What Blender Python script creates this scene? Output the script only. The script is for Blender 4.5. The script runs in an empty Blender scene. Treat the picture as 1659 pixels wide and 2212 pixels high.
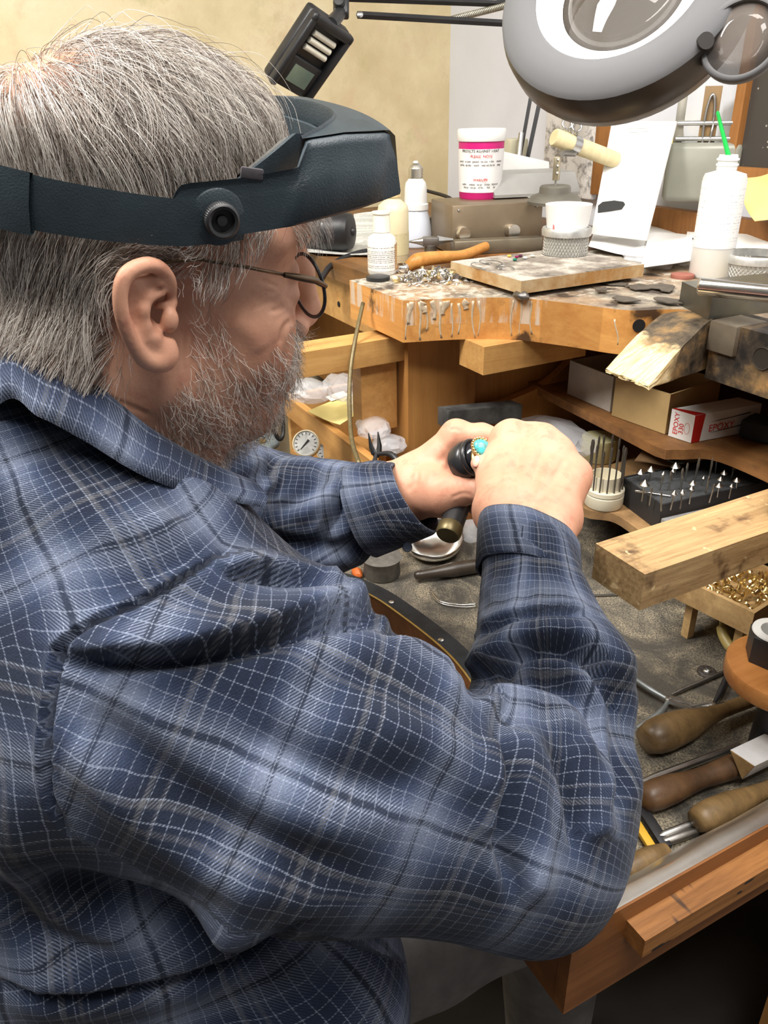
import bpy, bmesh, math, random
import numpy as np
from math import sin, cos, pi, radians, atan2, sqrt
from mathutils import Vector, Matrix
random.seed(7); RNG = np.random.default_rng(7)
SC = bpy.context.scene
COL = SC.collection

# ------------------------------------------------------------------ camera
F = 1740.; CX = 829.5; CY = 1106.
PITCH = radians(27.2); ROLL = .02; YAW = radians(27.5)
CAM = np.array([0, 0, 1.25])
_d = np.array([-cos(YAW), sin(YAW), 0]); _r = np.array([sin(YAW), cos(YAW), 0]); _z = np.array([0, 0, 1.])
FW = _d * cos(PITCH) - _z * sin(PITCH); _u = _d * sin(PITCH) + _z * cos(PITCH)
RT = _r * cos(ROLL) - _u * sin(ROLL); UPV = _r * sin(ROLL) + _u * cos(ROLL)
camd = bpy.data.cameras.new('camera'); cam = bpy.data.objects.new('camera', camd); COL.objects.link(cam)
camd.sensor_fit = 'VERTICAL'; camd.sensor_height = 36; camd.sensor_width = 36
camd.lens = F / 2212 * 36; camd.clip_start = .02
cam.matrix_world = Matrix(((RT[0], UPV[0], -FW[0], CAM[0]), (RT[1], UPV[1], -FW[1], CAM[1]), (RT[2], UPV[2], -FW[2], CAM[2]), (0, 0, 0, 1)))
SC.camera = cam

# ------------------------------------------------------------------ world, lights, exposure
W = bpy.data.worlds.new('world'); SC.world = W; W.use_nodes = True
bg = W.node_tree.nodes['Background']; bg.inputs[0].default_value = (1, .97, .93, 1); bg.inputs[1].default_value = .11
def area(name, loc, aim, sx, sy, power, col=(1, .97, .92)):
    l = bpy.data.lights.new(name, 'AREA'); l.shape = 'RECTANGLE'; l.size = sx; l.size_y = sy; l.energy = power; l.color = col
    o = bpy.data.objects.new(name, l); COL.objects.link(o); o.location = loc
    o.rotation_euler = (Vector(aim) - Vector(loc)).to_track_quat('-Z', 'Y').to_euler()
    return o
area('ceiling_fluorescent_light', (-1.05, -.75, 2.55), (-1.05, -.75, 0), .35, 1.2, 66)
area('ceiling_fluorescent_light', (-.35, .7, 2.55), (-.35, .7, 0), .35, 1.2, 23)
area('ceiling_fluorescent_light', (.35, .1, 2.55), (.35, .1, 0), .35, 1.2, 27)
cy = SC.cycles; cy.max_bounces = 6; cy.diffuse_bounces = 3; cy.glossy_bounces = 3; cy.transmission_bounces = 4; cy.transparent_max_bounces = 6; cy.sample_clamp_indirect = 4
SC.view_settings.view_transform = 'Standard'; SC.view_settings.look = 'None'
SC.view_settings.exposure = .27; SC.view_settings.gamma = 1; SC.view_settings.use_curve_mapping = False

# ------------------------------------------------------------------ pixel -> place helpers
def ray(px, py): return FW + RT * ((px - CX) / F) + UPV * ((CY - py) / F)
def at(px, py, t): return CAM + ray(px, py) * t
def onz(px, py, z): v = ray(px, py); return CAM + v * ((z - CAM[2]) / v[2])
def onx(px, py, x): v = ray(px, py); return CAM + v * ((x - CAM[0]) / v[0])
def ony(px, py, y): v = ray(px, py); return CAM + v * ((y - CAM[1]) / v[1])
def proj(p):
    q = np.asarray(p, float) - CAM; t = q @ FW
    return np.stack([CX + F * (q @ RT) / t, CY - F * (q @ UPV) / t, t], -1)

# ------------------------------------------------------------------ object helpers
def tag(o, label=None, cat=None, group=None, kind=None):
    if label: o['label'] = label
    if cat: o['category'] = cat
    if group: o['group'] = group
    if kind: o['kind'] = kind
    return o
def empty(name, loc=(0, 0, 0), label=None, cat=None, group=None, rot=None):
    o = bpy.data.objects.new(name, None); COL.objects.link(o); o.location = loc; o.empty_display_size = .02
    if rot is not None: o.rotation_euler = rot
    return tag(o, label, cat, group)
def link(name, me, mat, parent=None, smooth=None, world=True):
    o = bpy.data.objects.new(name, me); COL.objects.link(o)
    if mat is not None and not me.materials: me.materials.append(mat)
    if parent is not None:
        o.parent = parent
        if world: o.matrix_parent_inverse = MW(parent).inverted()
    if smooth is not None: shade(me, smooth)
    return o
def MW(o):
    m = o.matrix_basis.copy()
    if o.parent: m = MW(o.parent) @ o.matrix_parent_inverse @ m
    return m
def shade(me, ang=35):
    if ang is True or ang >= 180:
        me.polygons.foreach_set('use_smooth', [True] * len(me.polygons)); return
    if not ang: return
    me.polygons.foreach_set('use_smooth', [True] * len(me.polygons))
    me.set_sharp_from_angle(angle=radians(ang))
def mesh(name, v, f, smooth=None):
    me = bpy.data.meshes.new(name); me.from_pydata([tuple(map(float, p)) for p in v], [], [tuple(int(i) for i in q) for q in f]); me.update()
    if smooth: shade(me, smooth)
    return me
def bm_mesh(bm, name='m', smooth=35):
    bmesh.ops.recalc_face_normals(bm, faces=bm.faces[:])
    me = bpy.data.meshes.new(name); bm.to_mesh(me); bm.free()
    if smooth: shade(me, smooth)
    return me
class MB:
    """collects shapes for one mesh"""
    def __init__(s): s.v = []; s.f = []
    def add(s, v, f):
        n = len(s.v); s.v += [tuple(map(float, p)) for p in v]; s.f += [tuple(int(i) + n for i in q) for q in f]; return s
    def box(s, c, size, R=None, bev=0):
        bm = bmesh.new(); bmesh.ops.create_cube(bm, size=1)
        for v in bm.verts: v.co = Vector((v.co.x * size[0], v.co.y * size[1], v.co.z * size[2]))
        if bev: bmesh.ops.bevel(bm, geom=bm.edges[:], offset=bev, segments=2, affect='EDGES', profile=.5)
        bm.verts.index_update()
        M3 = np.array(R) if R is not None else np.eye(3)
        s.add([M3 @ np.array(v.co) + np.array(c) for v in bm.verts], [[v.index for v in f.verts] for f in bm.faces]); bm.free(); return s
    def lathe(s, prof, M4=None, n=28, cap=True, sx=1, sy=1):
        """prof: list of (r, z); axis z"""
        v = []; f = []; k = len(prof)
        for r, z in prof:
            for j in range(n):
                a = 2 * pi * j / n; v.append((r * cos(a) * sx, r * sin(a) * sy, z))
        for i in range(k - 1):
            for j in range(n):
                f.append((i * n + j, i * n + (j + 1) % n, (i + 1) * n + (j + 1) % n, (i + 1) * n + j))
        if cap:
            if prof[0][0] > 1e-6: f.append(list(range(n))[::-1])
            if prof[-1][0] > 1e-6: f.append([(k - 1) * n + j for j in range(n)])
        if M4 is not None:
            A = np.array(M4); v = [(A[:3, :3] @ np.array(p) + A[:3, 3]) for p in v]
        return s.add(v, f)
    def tube(s, pts, r, n=10, cap=True):
        pts = [np.asarray(p, float) for p in pts]; k = len(pts)
        rr = r if hasattr(r, '__len__') else [r] * k
        v = []; f = []; up = None
        for i, p in enumerate(pts):
            t = pts[min(i + 1, k - 1)] - pts[max(i - 1, 0)]; t = t / (np.linalg.norm(t) + 1e-12)
            if up is None:
                up = np.array([0, 0, 1.]) if abs(t[2]) < .9 else np.array([1., 0, 0])
            e1 = np.cross(up, t); e1 /= np.linalg.norm(e1) + 1e-12; e2 = np.cross(t, e1); up = e2
            for j in range(n):
                a = 2 * pi * j / n; v.append(p + (e1 * cos(a) + e2 * sin(a)) * rr[i])
        for i in range(k - 1):
            for j in range(n): f.append((i * n + j, i * n + (j + 1) % n, (i + 1) * n + (j + 1) % n, (i + 1) * n + j))
        if cap: f += [list(range(n))[::-1], [(k - 1) * n + j for j in range(n)]]
        return s.add(v, f)
    def prism(s, poly, h, M4=None):
        """polygon in xy extruded 0..h along z"""
        n = len(poly); v = [(x, y, 0) for x, y in poly] + [(x, y, h) for x, y in poly]
        f = [list(range(n))[::-1], list(range(n, 2 * n))] + [(i, (i + 1) % n, n + (i + 1) % n, n + i) for i in range(n)]
        if M4 is not None:
            A = np.array(M4); v = [(A[:3, :3] @ np.array(p) + A[:3, 3]) for p in v]
        return s.add(v, f)
    def mesh(s, name='m', smooth=35, bev=0, seg=2):
        bm = bmesh.new(); vs = [bm.verts.new(p) for p in s.v]
        for q in s.f:
            try: bm.faces.new([vs[i] for i in q])
            except ValueError: pass
        if bev:
            ed = [e for e in bm.edges if len(e.link_faces) == 2 and e.calc_face_angle(0) > radians(40)]
            bmesh.ops.bevel(bm, geom=ed, offset=bev, segments=seg, affect='EDGES', profile=.5, clamp_overlap=True)
        return bm_mesh(bm, name, smooth)
    def build(s, name, mat, parent=None, smooth=35, bev=0, seg=2): return link(name, s.mesh(name, smooth, bev, seg), mat, parent)
def M4(o, x, y, z):
    """frame matrix from origin and three axes"""
    m = np.eye(4); m[:3, 0] = x; m[:3, 1] = y; m[:3, 2] = z; m[:3, 3] = o; return m
def nz(v): v = np.asarray(v, float); return v / (np.linalg.norm(v) + 1e-12)
def axis(o, zdir, xhint=(1, 0, 0)):
    z = nz(zdir); x = np.asarray(xhint, float); x = x - z * (x @ z)
    if np.linalg.norm(x) < 1e-3: x = np.array([0, 1., 0]) - z * z[1]
    x = nz(x); return M4(o, x, np.cross(z, x), z)
def spline(pts, n=24, closed=False):
    P = np.array(pts, float); k = len(P); out = []
    segs = k if closed else k - 1
    for i in range(segs):
        p0 = P[(i - 1) % k] if closed or i > 0 else 2 * P[0] - P[1]; p1 = P[i]; p2 = P[(i + 1) % k]
        p3 = P[(i + 2) % k] if closed or i + 2 < k else 2 * P[-1] - P[-2]
        for j in range(n):
            t = j / n
            out.append(.5 * ((2 * p1) + (-p0 + p2) * t + (2 * p0 - 5 * p1 + 4 * p2 - p3) * t * t + (-p0 + 3 * p1 - 3 * p2 + p3) * t ** 3))
    if not closed: out.append(P[-1])
    return np.array(out)
def rotz(a): return np.array([[cos(a), -sin(a), 0], [sin(a), cos(a), 0], [0, 0, 1.]])

# ------------------------------------------------------------------ materials
_M = {}
class NT:
    def __init__(s, name):
        s.m = bpy.data.materials.new(name); s.m.use_nodes = True; s.t = s.m.node_tree; s.b = s.t.nodes['Principled BSDF']
    def n(s, typ, **kw):
        nd = s.t.nodes.new('ShaderNode' + typ)
        for k, v in kw.items():
            if k in nd.inputs: nd.inputs[k].default_value = v
            else: setattr(nd, k, v)
        return nd
    def l(s, a, b): s.t.links.new(a, b)
    def math(s, op, a, b=None, c=None):
        nd = s.t.nodes.new('ShaderNodeMath'); nd.operation = op
        for i, x in enumerate((a, b, c)):
            if x is None: continue
            if isinstance(x, (int, float)): nd.inputs[i].default_value = x
            else: s.l(x, nd.inputs[i])
        return nd.outputs[0]
    def ramp(s, fac, stops, interp='LINEAR'):
        nd = s.t.nodes.new('ShaderNodeValToRGB'); cr = nd.color_ramp; cr.interpolation = interp
        while len(cr.elements) < len(stops): cr.elements.new(.5)
        for e, (p, c) in zip(cr.elements, stops):
            e.position = p; e.color = (*c, 1) if hasattr(c, '__len__') else (c, c, c, 1)
        s.l(fac, nd.inputs[0]); return nd.outputs[0]
    def mix(s, fac, a, b, mode='MIX'):
        nd = s.t.nodes.new('ShaderNodeMix'); nd.data_type = 'RGBA'; nd.blend_type = mode
        for sock, x in ((nd.inputs[0], fac), (nd.inputs[6], a), (nd.inputs[7], b)):
            if isinstance(x, (int, float)): sock.default_value = x
            elif isinstance(x, tuple): sock.default_value = (*x, 1)
            else: s.l(x, sock)
        return nd.outputs[2]
    def noise(s, vec, scale, detail=3, rough=.55, dist=0):
        nd = s.n('TexNoise', Scale=scale, Detail=detail, Roughness=rough, Distortion=dist)
        if vec is not None: s.l(vec, nd.inputs['Vector'])
        return nd.outputs['Fac']
    def coord(s, kind='Object', scale=None, rot=None):
        tc = s.n('TexCoord').outputs[kind]
        if scale is None and rot is None: return tc
        mp = s.n('Mapping'); s.l(tc, mp.inputs[0])
        if scale is not None: mp.inputs['Scale'].default_value = scale
        if rot is not None: mp.inputs['Rotation'].default_value = rot
        return mp.outputs[0]
    def set(s, **kw):
        for k, v in kw.items():
            i = s.b.inputs[k.replace('_', ' ')]
            if hasattr(v, 'is_linked') or isinstance(v, bpy.types.NodeSocket): s.l(v, i)
            elif isinstance(v, tuple) and len(v) == 3 and i.type == 'RGBA': i.default_value = (*v, 1)
            else: i.default_value = v
    def bump(s, h, strength=.3, dist=.002):
        b = s.n('Bump', Strength=strength, Distance=dist); s.l(h, b.inputs['Height']); s.l(b.outputs[0], s.b.inputs['Normal'])
def srgb(r, g, b):
    f = lambda c: (c / 255 / 12.92) if c / 255 <= .04045 else ((c / 255 + .055) / 1.055) ** 2.4
    return (f(r), f(g), f(b))
def mat(name, c, rough=.5, metal=0, var=.18, scale=18, bump=0, bscale=120, dirt=None, dirt_amt=.5, **kw):
    """plain material with mottled colour, optional dirt colour and fine relief"""
    if name in _M: return _M[name]
    t = NT(name); co = t.coord()
    nz_ = t.noise(co, scale, 4)
    a = tuple(x * (1 - var) for x in c); b = tuple(min(1, x * (1 + var)) for x in c)
    col = t.ramp(nz_, [(.3, a), (.7, b)])
    if dirt:
        d = t.ramp(t.noise(co, scale * .45, 6, .65), [(.5 - .1, 0), (.5 + .15, dirt_amt)])
        col = t.mix(d, col, dirt)
    t.set(Base_Color=col, Metallic=metal)
    t.set(Roughness=t.math('MULTIPLY_ADD', nz_, .25 * rough, rough * .88))
    if bump: t.bump(t.noise(co, bscale, 3), bump, .001)
    t.set(**kw); _M[name] = t.m; return t.m
def wood(name, c1, c2, scale=1., axis_='y', rough=.55, dirt=None, dirt_amt=.6, dscale=6, grain=1.):
    if name in _M: return _M[name]
    t = NT(name); s = {'x': (1.5, 26, 26), 'y': (26, 1.5, 26), 'z': (26, 26, 1.5)}[axis_]
    co = t.coord('Object', tuple(k * scale for k in s)); o2 = t.coord()
    g = t.noise(co, 1.2, 5, .6, .6); g2 = t.noise(co, 7, 4, .7)
    h = t.math('MULTIPLY_ADD', g2, .35 * grain, t.math('MULTIPLY', g, .75))
    col = t.ramp(h, [(.32, c1), (.72, c2)])
    if dirt:
        d = t.ramp(t.noise(o2, dscale, 6, .68), [(.46, 0), (.7, dirt_amt)]); col = t.mix(d, col, dirt)
    t.set(Base_Color=col, Roughness=rough); t.bump(g2, .25, .0006); _M[name] = t.m; return t.m
def glass(name, c=(1, 1, 1), rough=.02, alpha=.25, trans=0):
    if name in _M: return _M[name]
    t = NT(name); co = t.coord(); v = t.noise(co, 40, 2)
    t.set(Base_Color=t.ramp(v, [(.3, tuple(x * .95 for x in c)), (.7, c)]), Roughness=rough, Alpha=alpha)
    if trans: t.b.inputs['Transmission Weight'].default_value = trans; t.b.inputs['IOR'].default_value = 1.3
    _M[name] = t.m; return t.m
def emit(name, c, s):
    if name in _M: return _M[name]
    t = NT(name); t.set(Base_Color=c, Emission_Color=c, Emission_Strength=s); _M[name] = t.m; return t.m
# ------------------------------------------------------------------ materials of the place
WD_BENCH = wood('honey_maple', srgb(176, 118, 58), srgb(216, 164, 96), 1, 'x', .5, srgb(120, 72, 34), .35, 9)
WD_BENCHY = wood('honey_maple_y', srgb(178, 126, 66), srgb(218, 172, 106), 1, 'y', .5, srgb(110, 70, 36), .45, 8)
WD_DARK = wood('brown_wood', srgb(132, 84, 40), srgb(176, 120, 64), 1, 'z', .55, srgb(70, 44, 24), .4, 6)
WD_SIDE = wood('oak_panel', srgb(164, 112, 56), srgb(196, 142, 80), 1, 'z', .5, srgb(120, 80, 44), .3, 5)
WD_TRAY = wood('orange_drawer_wood', srgb(112, 66, 30), srgb(158, 102, 54), 1, 'y', .42, srgb(84, 48, 24), .5, 7)
WD_ARM = wood('worn_beech', srgb(150, 118, 76), srgb(198, 166, 116), 1, 'y', .6, srgb(96, 62, 34), .55, 16)
BLACK = mat('black_plastic', (.018, .018, .02), .42, 0, .25, 30, .15, 300)
STEEL = mat('steel', (.5, .5, .49), .32, 1, .15, 40, .1, 200)
STEEL_D = mat('dull_steel', (.3, .29, .275), .45, 1, .25, 25, .25, 150, (.12, .1, .08), .5)
BRASS = mat('brass', (.62, .45, .18), .35, 1, .2, 30)
WHITE = mat('white_plastic', (.82, .82, .8), .4, 0, .04, 10)
PAPER = mat('white_paper', (.86, .85, .82), .8, 0, .03, 12)
def wall_material():
    t = NT('aged_plaster'); co = t.coord(); a = t.noise(co, 3.2, 6, .6); b = t.noise(co, 16, 5, .65); c = t.noise(co, 90, 3)
    col = t.ramp(a, [(.3, srgb(206, 188, 146)), (.5, srgb(226, 210, 170)), (.7, srgb(234, 221, 188))])
    col = t.mix(t.ramp(b, [(.52, 0), (.72, .55)]), col, srgb(214, 184, 150)); col = t.mix(t.ramp(t.noise(co, 7, 5, .7), [(.58, 0), (.74, .5)]), col, srgb(176, 168, 118))
    t.set(Base_Color=col, Roughness=.85); t.bump(t.math('ADD', b, t.math('MULTIPLY', c, .4)), .35, .004); return t.m
def structure(o): o['kind'] = 'structure'; return o
WX, WY = -2.35, 1.477
structure(MB().box((WX - .05, -.4, 1.3), (.1, 4.2, 2.7)).build('wall_left', wall_material()))
structure(MB().box(((WX + 1.2) / 2, WY + .05, 1.3), (1.2 - WX, .1, 2.7)).build('wall_back', mat('bluish_white_paint', srgb(228, 231, 240), .7, 0, .04, 5, .2, 60)))
structure(MB().box((-.6, -.4, -.05), (3.8, 4.2, .1)).build('floor', mat('dark_floor', srgb(52, 46, 42), .6, 0, .25, 8)))
structure(MB().box((-.6, -.4, 2.7), (3.8, 4.2, .1)).build('ceiling', mat('ceiling_tile', srgb(225, 224, 220), .85, 0, .05, 10)))

# ------------------------------------------------------------------ jeweller's bench
TOPZ, BOTZ = .965, .898
def bench_top_material():
    t = NT('bench_top_wood'); co = t.coord('Object', (1.5, 20, 20)); o = t.coord(); g = t.noise(co, 1.3, 5, .6, .6); g2 = t.noise(co, 7, 4, .7)
    h = t.math('MULTIPLY_ADD', g2, .3, t.math('MULTIPLY', g, .75)); col = t.ramp(h, [(.3, srgb(176, 112, 50)), (.72, srgb(220, 164, 92))])
    # butcher-block staves
    sx = t.n('SeparateXYZ'); t.l(o, sx.inputs[0]); geo = t.n('NewGeometry'); nn = t.n('SeparateXYZ'); t.l(geo.outputs['Normal'], nn.inputs[0])
    st = t.math('FLOOR', t.math('DIVIDE', sx.outputs[1], .045)); wn = t.n('TexWhiteNoise', noise_dimensions='1D'); t.l(st, wn.inputs['W'])
    col = t.mix(1., col, t.ramp(wn.outputs[0], [(0, .86), (1, 1.1)]), 'MULTIPLY')
    # grey flux and grime worn into the top
    up = t.ramp(nn.outputs[2], [(.5, 0), (.9, 1)]); gr = t.ramp(t.noise(o, 7, 6, .7), [(.3, .55), (.6, 1)])
    top = t.ramp(t.noise(o, 34, 6, .72), [(.3, srgb(66, 60, 54)), (.45, srgb(128, 120, 108)), (.58, srgb(168, 158, 140)), (.7, srgb(222, 216, 206))])
    col = t.mix(t.math('MULTIPLY', up, gr), col, top)
    # pale flux smeared down the edge near the soldering corner
    cs = t.coord('Object', (70, 70, 9)); fs = t.ramp(t.noise(cs, 1., 4, .6), [(.48, 0), (.6, .7)]); fx = t.ramp(sx.outputs[0], [(0, 0), (1, 0)]); fx = t.math('MULTIPLY', t.math('LESS_THAN', sx.outputs[0], -1.0), t.math('GREATER_THAN', sx.outputs[2], .925))
    col = t.mix(t.math('MULTIPLY', fs, fx), col, srgb(208, 200, 186))
    # burns on the edge
    col = t.mix(t.ramp(t.noise(o, 17, 4, .55), [(.575, 0), (.66, .9)]), col, srgb(44, 28, 18))
    t.set(Base_Color=col, Roughness=.55); t.bump(t.noise(o, 120, 4), .3, .001); return t.m
BT = bench_top_material()
bench = empty('jewellers_bench', (-.8, 1.1, 0), "jeweller's workbench of honey-coloured wood with a scooped front edge", 'workbench')
arc = [(-1.12, .624), (-1.088, .712), (-1.04, .785), (-.968, .832), (-.889, .872), (-.862, .925), (-.83, .947), (-.70, .947), (-.6, .88), (-.52, .77), (-.465, .70), (-.44, .645)]
arcs = spline(arc, 8)
poly = [(-1.313, .624)] + [tuple(p) for p in arcs] + [(-.25, .64), (-.25, 1.42), (-1.313, 1.42)]
m = MB().prism(poly, TOPZ - BOTZ, M4((0, 0, BOTZ), (1, 0, 0), (0, 1, 0), (0, 0, 1)))
m.build('bench_top', BT, bench, 35, .003)
# white runs of dried flux down the front edge
fl = mat('dried_flux', srgb(190, 172, 146), .35, 0, .15, 200)
def face_pt(px, py):
    """point on the scooped front edge seen at this pixel"""
    best = None
    for i in range(len(arcs) - 1):
        a, b = arcs[i], arcs[i + 1]; n = np.array([b[1] - a[1], a[0] - b[0], 0]); v = ray(px, py); dn = v @ n
        if abs(dn) < 1e-9: continue
        k = ((np.array([a[0], a[1], 0]) - CAM) @ n) / dn; p = CAM + v * k; h = ((p[:2] - a) @ (b - a)) / ((b - a) @ (b - a))
        if -.05 <= h <= 1.05 and k > 0 and (best is None or k < best[0]): best = (k, p, nz(n))
    return best
for x, y0, y1, w_ in [(880, 655, 733, 4), (887, 652, 700, 9), (905, 652, 735, 5), (914, 652, 676, 12), (922, 660, 715, 4), (935, 650, 690, 9), (950, 652, 730, 5), (962, 650, 680, 12), (978, 655, 728, 4), (992, 655, 722, 4), (1008, 650, 668, 13), (1020, 650, 730, 4), (1036, 650, 726, 4), (1108, 648, 726, 4), (1125, 648, 726, 3), (1145, 650, 722, 4), (1330, 690, 745, 3)]:
    a = face_pt(x, y0)
    if a is None: continue
    r = w_ * a[0] / F * .5; dx = random.uniform(-5, 5); pts = []; rs = []; nf = None
    for q_ in np.linspace(0, 1, 9):
        h_ = face_pt(x + dx * q_ + 2.5 * sin(q_ * 5 + x), y0 + (y1 - y0) * q_)
        if h_ is None: continue
        nf = h_[2] if h_[2] @ (CAM - h_[1]) > 0 else -h_[2]; pts.append(h_[1]); rs.append(r * (1.5 - q_ * .9 + .5 * (q_ > .95)) * random.uniform(.75, 1.2))
    if len(pts) < 3: continue
    pts = np.array(pts); mb = MB().tube(pts, rs, 8); V_ = np.array(mb.v); i_ = np.repeat(np.arange(len(pts)), 8); off = ((V_ - pts[i_]) @ nf); mb.v = [tuple(p) for p in V_ - np.outer(off * .75, nf)]
    mb.build('flux_drip', fl, bench, 180)
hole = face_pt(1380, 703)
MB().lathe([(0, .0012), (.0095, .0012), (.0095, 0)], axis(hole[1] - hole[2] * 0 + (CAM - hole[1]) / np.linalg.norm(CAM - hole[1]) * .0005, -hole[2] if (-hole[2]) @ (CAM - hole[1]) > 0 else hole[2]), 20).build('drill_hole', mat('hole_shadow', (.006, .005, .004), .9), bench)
# charred block with the mandrel hole, right of the pin
def charred(name, seed=0., lo=.46):
    t = NT(name); o = t.coord(); n = t.noise(o, 22 + seed, 6, .65); n2 = t.noise(o, 90, 4)
    col = t.ramp(n, [(.34, srgb(26, 22, 19)), (lo, srgb(62, 52, 42)), (.6, srgb(122, 98, 66)), (.74, srgb(186, 142, 86))])
    t.set(Base_Color=col, Roughness=.7); t.bump(n2, .5, .0015); return t.m
CHAR = charred('charred_wood'); CHAR2 = charred('charred_pin', 6, .5)
blk = MB().box((-.665, .963, .925), (.22, .07, .083)).build('front_block', CHAR, bench, 35, .009, 3)
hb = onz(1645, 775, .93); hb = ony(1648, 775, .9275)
MB().lathe([(.0155, 0), (.0148, .0022), (.0135, .0012), (0, .0008)], axis(hb, (0, -1, 0)), 24, cap=False).build('mandrel_socket', mat('socket_shade', (.02, .015, .01), .8), bench)  # no hole is cut: the dark disc paints the shade inside it
pl = MB().box((-.752, .95, .947), (.046, .06, .042), None, .002).build('pin_plate', mat('grimy_plate', srgb(108, 98, 84), .6, .3, .25, 30), bench)
# legs, panels
pn = lambda a, b, mt, nm='side_panel', bev=.002: MB().box([(p + q) / 2 for p, q in zip(a, b)], [abs(q - p) for p, q in zip(a, b)]).build(nm, mt, bench, 35, bev)
pn((-1.225, .66, .05), (-1.168, .80, BOTZ), WD_SIDE, 'front_post'); pn((-1.225, .8, .05), (-1.18, 1.4, BOTZ), WD_SIDE, 'side_panel'); pn((-.33, .70, .05), (-.27, .78, BOTZ), WD_SIDE, 'front_post'); pn((-.33, .78, .05), (-.285, 1.4, BOTZ), WD_SIDE, 'side_panel')
pn((-1.18, 1.385, .05), (-.33, 1.4, BOTZ), WD_DARK, 'back_panel')
pn((-1.10, .72, .852), (-1.03, .93, BOTZ), WD_BENCHY, 'cleat', .002)
# upper shelf under the top, with a scooped front
def shelf(pts, z, th, nm, mt):
    return MB().prism(pts, th, M4((0, 0, z - th), (1, 0, 0), (0, 1, 0), (0, 0, 1))).build(nm, mt, bench, 35, .002)
s1 = [tuple(p[:2]) for p in spline([onz(1205, 858, .765)[:2], onz(1320, 915, .765)[:2], onz(1418, 965, .765)[:2]], 4)] + [tuple(p) for p in spline([onz(1440, 972, .765)[:2], onz(1475, 972, .765)[:2], onz(1560, 978, .765)[:2], (-.6, .96), (-.45, .9)], 6)] + [(-.33, .9), (-.33, 1.38), (-1.18, 1.38), (-1.18, .93)]
shelf(s1, .765, .016, 'upper_shelf', wood('shelf_ply', srgb(112, 74, 40), srgb(160, 112, 64), 1, 'x', .6, srgb(60, 40, 26), .6, 14))
s2 = [tuple(p) for p in spline([(-1.0, .86), onz(1252, 1092, .675)[:2], onz(1330, 1112, .675)[:2], onz(1410, 1163, .675)[:2], (-.675, .85), (-.63, .98), (-.5, 1.05)], 6)] + [(-.33, 1.05), (-.33, 1.38), (-1.18, 1.38), (-1.18, .9)]
shelf(s2, .675, .014, 'lower_shelf', wood('lower_shelf_ply', srgb(136, 104, 66), srgb(178, 142, 98), 1, 'x', .6, srgb(84, 60, 40), .6, 14))
# scooped bracket at the left end of the shelves
bk = [(.90, .70), (.90, BOTZ)] + [tuple(p) for p in spline([(.93, BOTZ), (.955, .87), (.985, .83), (.99, .79), (1.0, .765)], 5)] + [(1.3, .765), (1.3, .675), (.88, .675)]
MB().prism([(y, z) for y, z in [(.80, .675), (.80, .745)] + [tuple(p) for p in spline([(.86, .748), (.94, .765), (1.0, .80), (1.04, .85), (1.06, BOTZ)], 6)] + [(1.38, BOTZ), (1.38, .675)]], .018, M4((-1.165, 0, 0), (0, 1, 0), (0, 0, 1), (1, 0, 0))).build('shelf_bracket', WD_SIDE, bench, 35, .0015)
# pull-out arm rests
def armrest(x0, x1, y0, z1, th, mt, label, bev):
    o = MB().box(((x0 + x1) / 2, (y0 + 1.05) / 2, z1 - th / 2), (x1 - x0, 1.05 - y0, th)).build('arm_rest', mt, None, 35, bev, 1); return tag(o, label, 'arm rest', 'pull-out arm rests')
armrest(-1.24, -1.18, .36, .89, .042, WD_BENCHY, 'yellow wooden pull-out arm rest passing beside the bearded chin', .003)
def beech_end():
    t = NT('burnt_beech'); o = t.coord(); co = t.coord('Object', (26, 1.5, 26)); g = t.noise(co, 6, 5, .7)
    col = t.ramp(g, [(.3, srgb(140, 108, 68)), (.7, srgb(198, 166, 118))]); col = t.mix(t.ramp(t.noise(o, 24, 4, .6), [(.58, 0), (.72, .9)]), col, srgb(66, 38, 20))
    col = t.mix(t.ramp(t.noise(o, 70, 3, .5), [(.66, 0), (.7, .8)]), col, srgb(226, 196, 148)); t.set(Base_Color=col, Roughness=.5); t.bump(t.noise(o, 150, 3), .4, .001); return t.m
armrest(-.478, -.416, .466, .885, .037, beech_end(), 'thick wooden arm rest with burn marks above the tool tray', .004)
# bench pin
A_, B_ = onz(1438, 664, .963), onz(1547, 690, .963); C_, D_ = onz(1310, 797, .912), onz(1402, 832, .905)
A_[1] += .02
dn = lambda p, z: np.array([p[0], p[1], z])
pv = [A_, B_, D_, C_, dn(A_, .89), dn(B_, .89), D_ - np.array([0, 0, .006]), C_ - np.array([0, 0, .004])]
bm = bmesh.new(); vv = [bm.verts.new(p) for p in pv]
for q in [(0, 3, 2, 1), (4, 5, 6, 7), (0, 1, 5, 4), (1, 2, 6, 5), (2, 3, 7, 6), (3, 0, 4, 7)]: bm.faces.new([vv[i] for i in q])
bmesh.ops.subdivide_edges(bm, edges=bm.edges[:], cuts=9, use_grid_fill=True)
for v in bm.verts:
    f = np.clip(((np.array(v.co) - A_) @ (C_ - A_)) / ((C_ - A_) @ (C_ - A_)), 0, 1)
    v.co += Vector((random.uniform(-1, 1), random.uniform(-1, 1), random.uniform(-1, 1))) * .0012 * f
    v.co.z += .010 * sin(pi * f) * (1 if v.co.z > .905 else .2)
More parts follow.
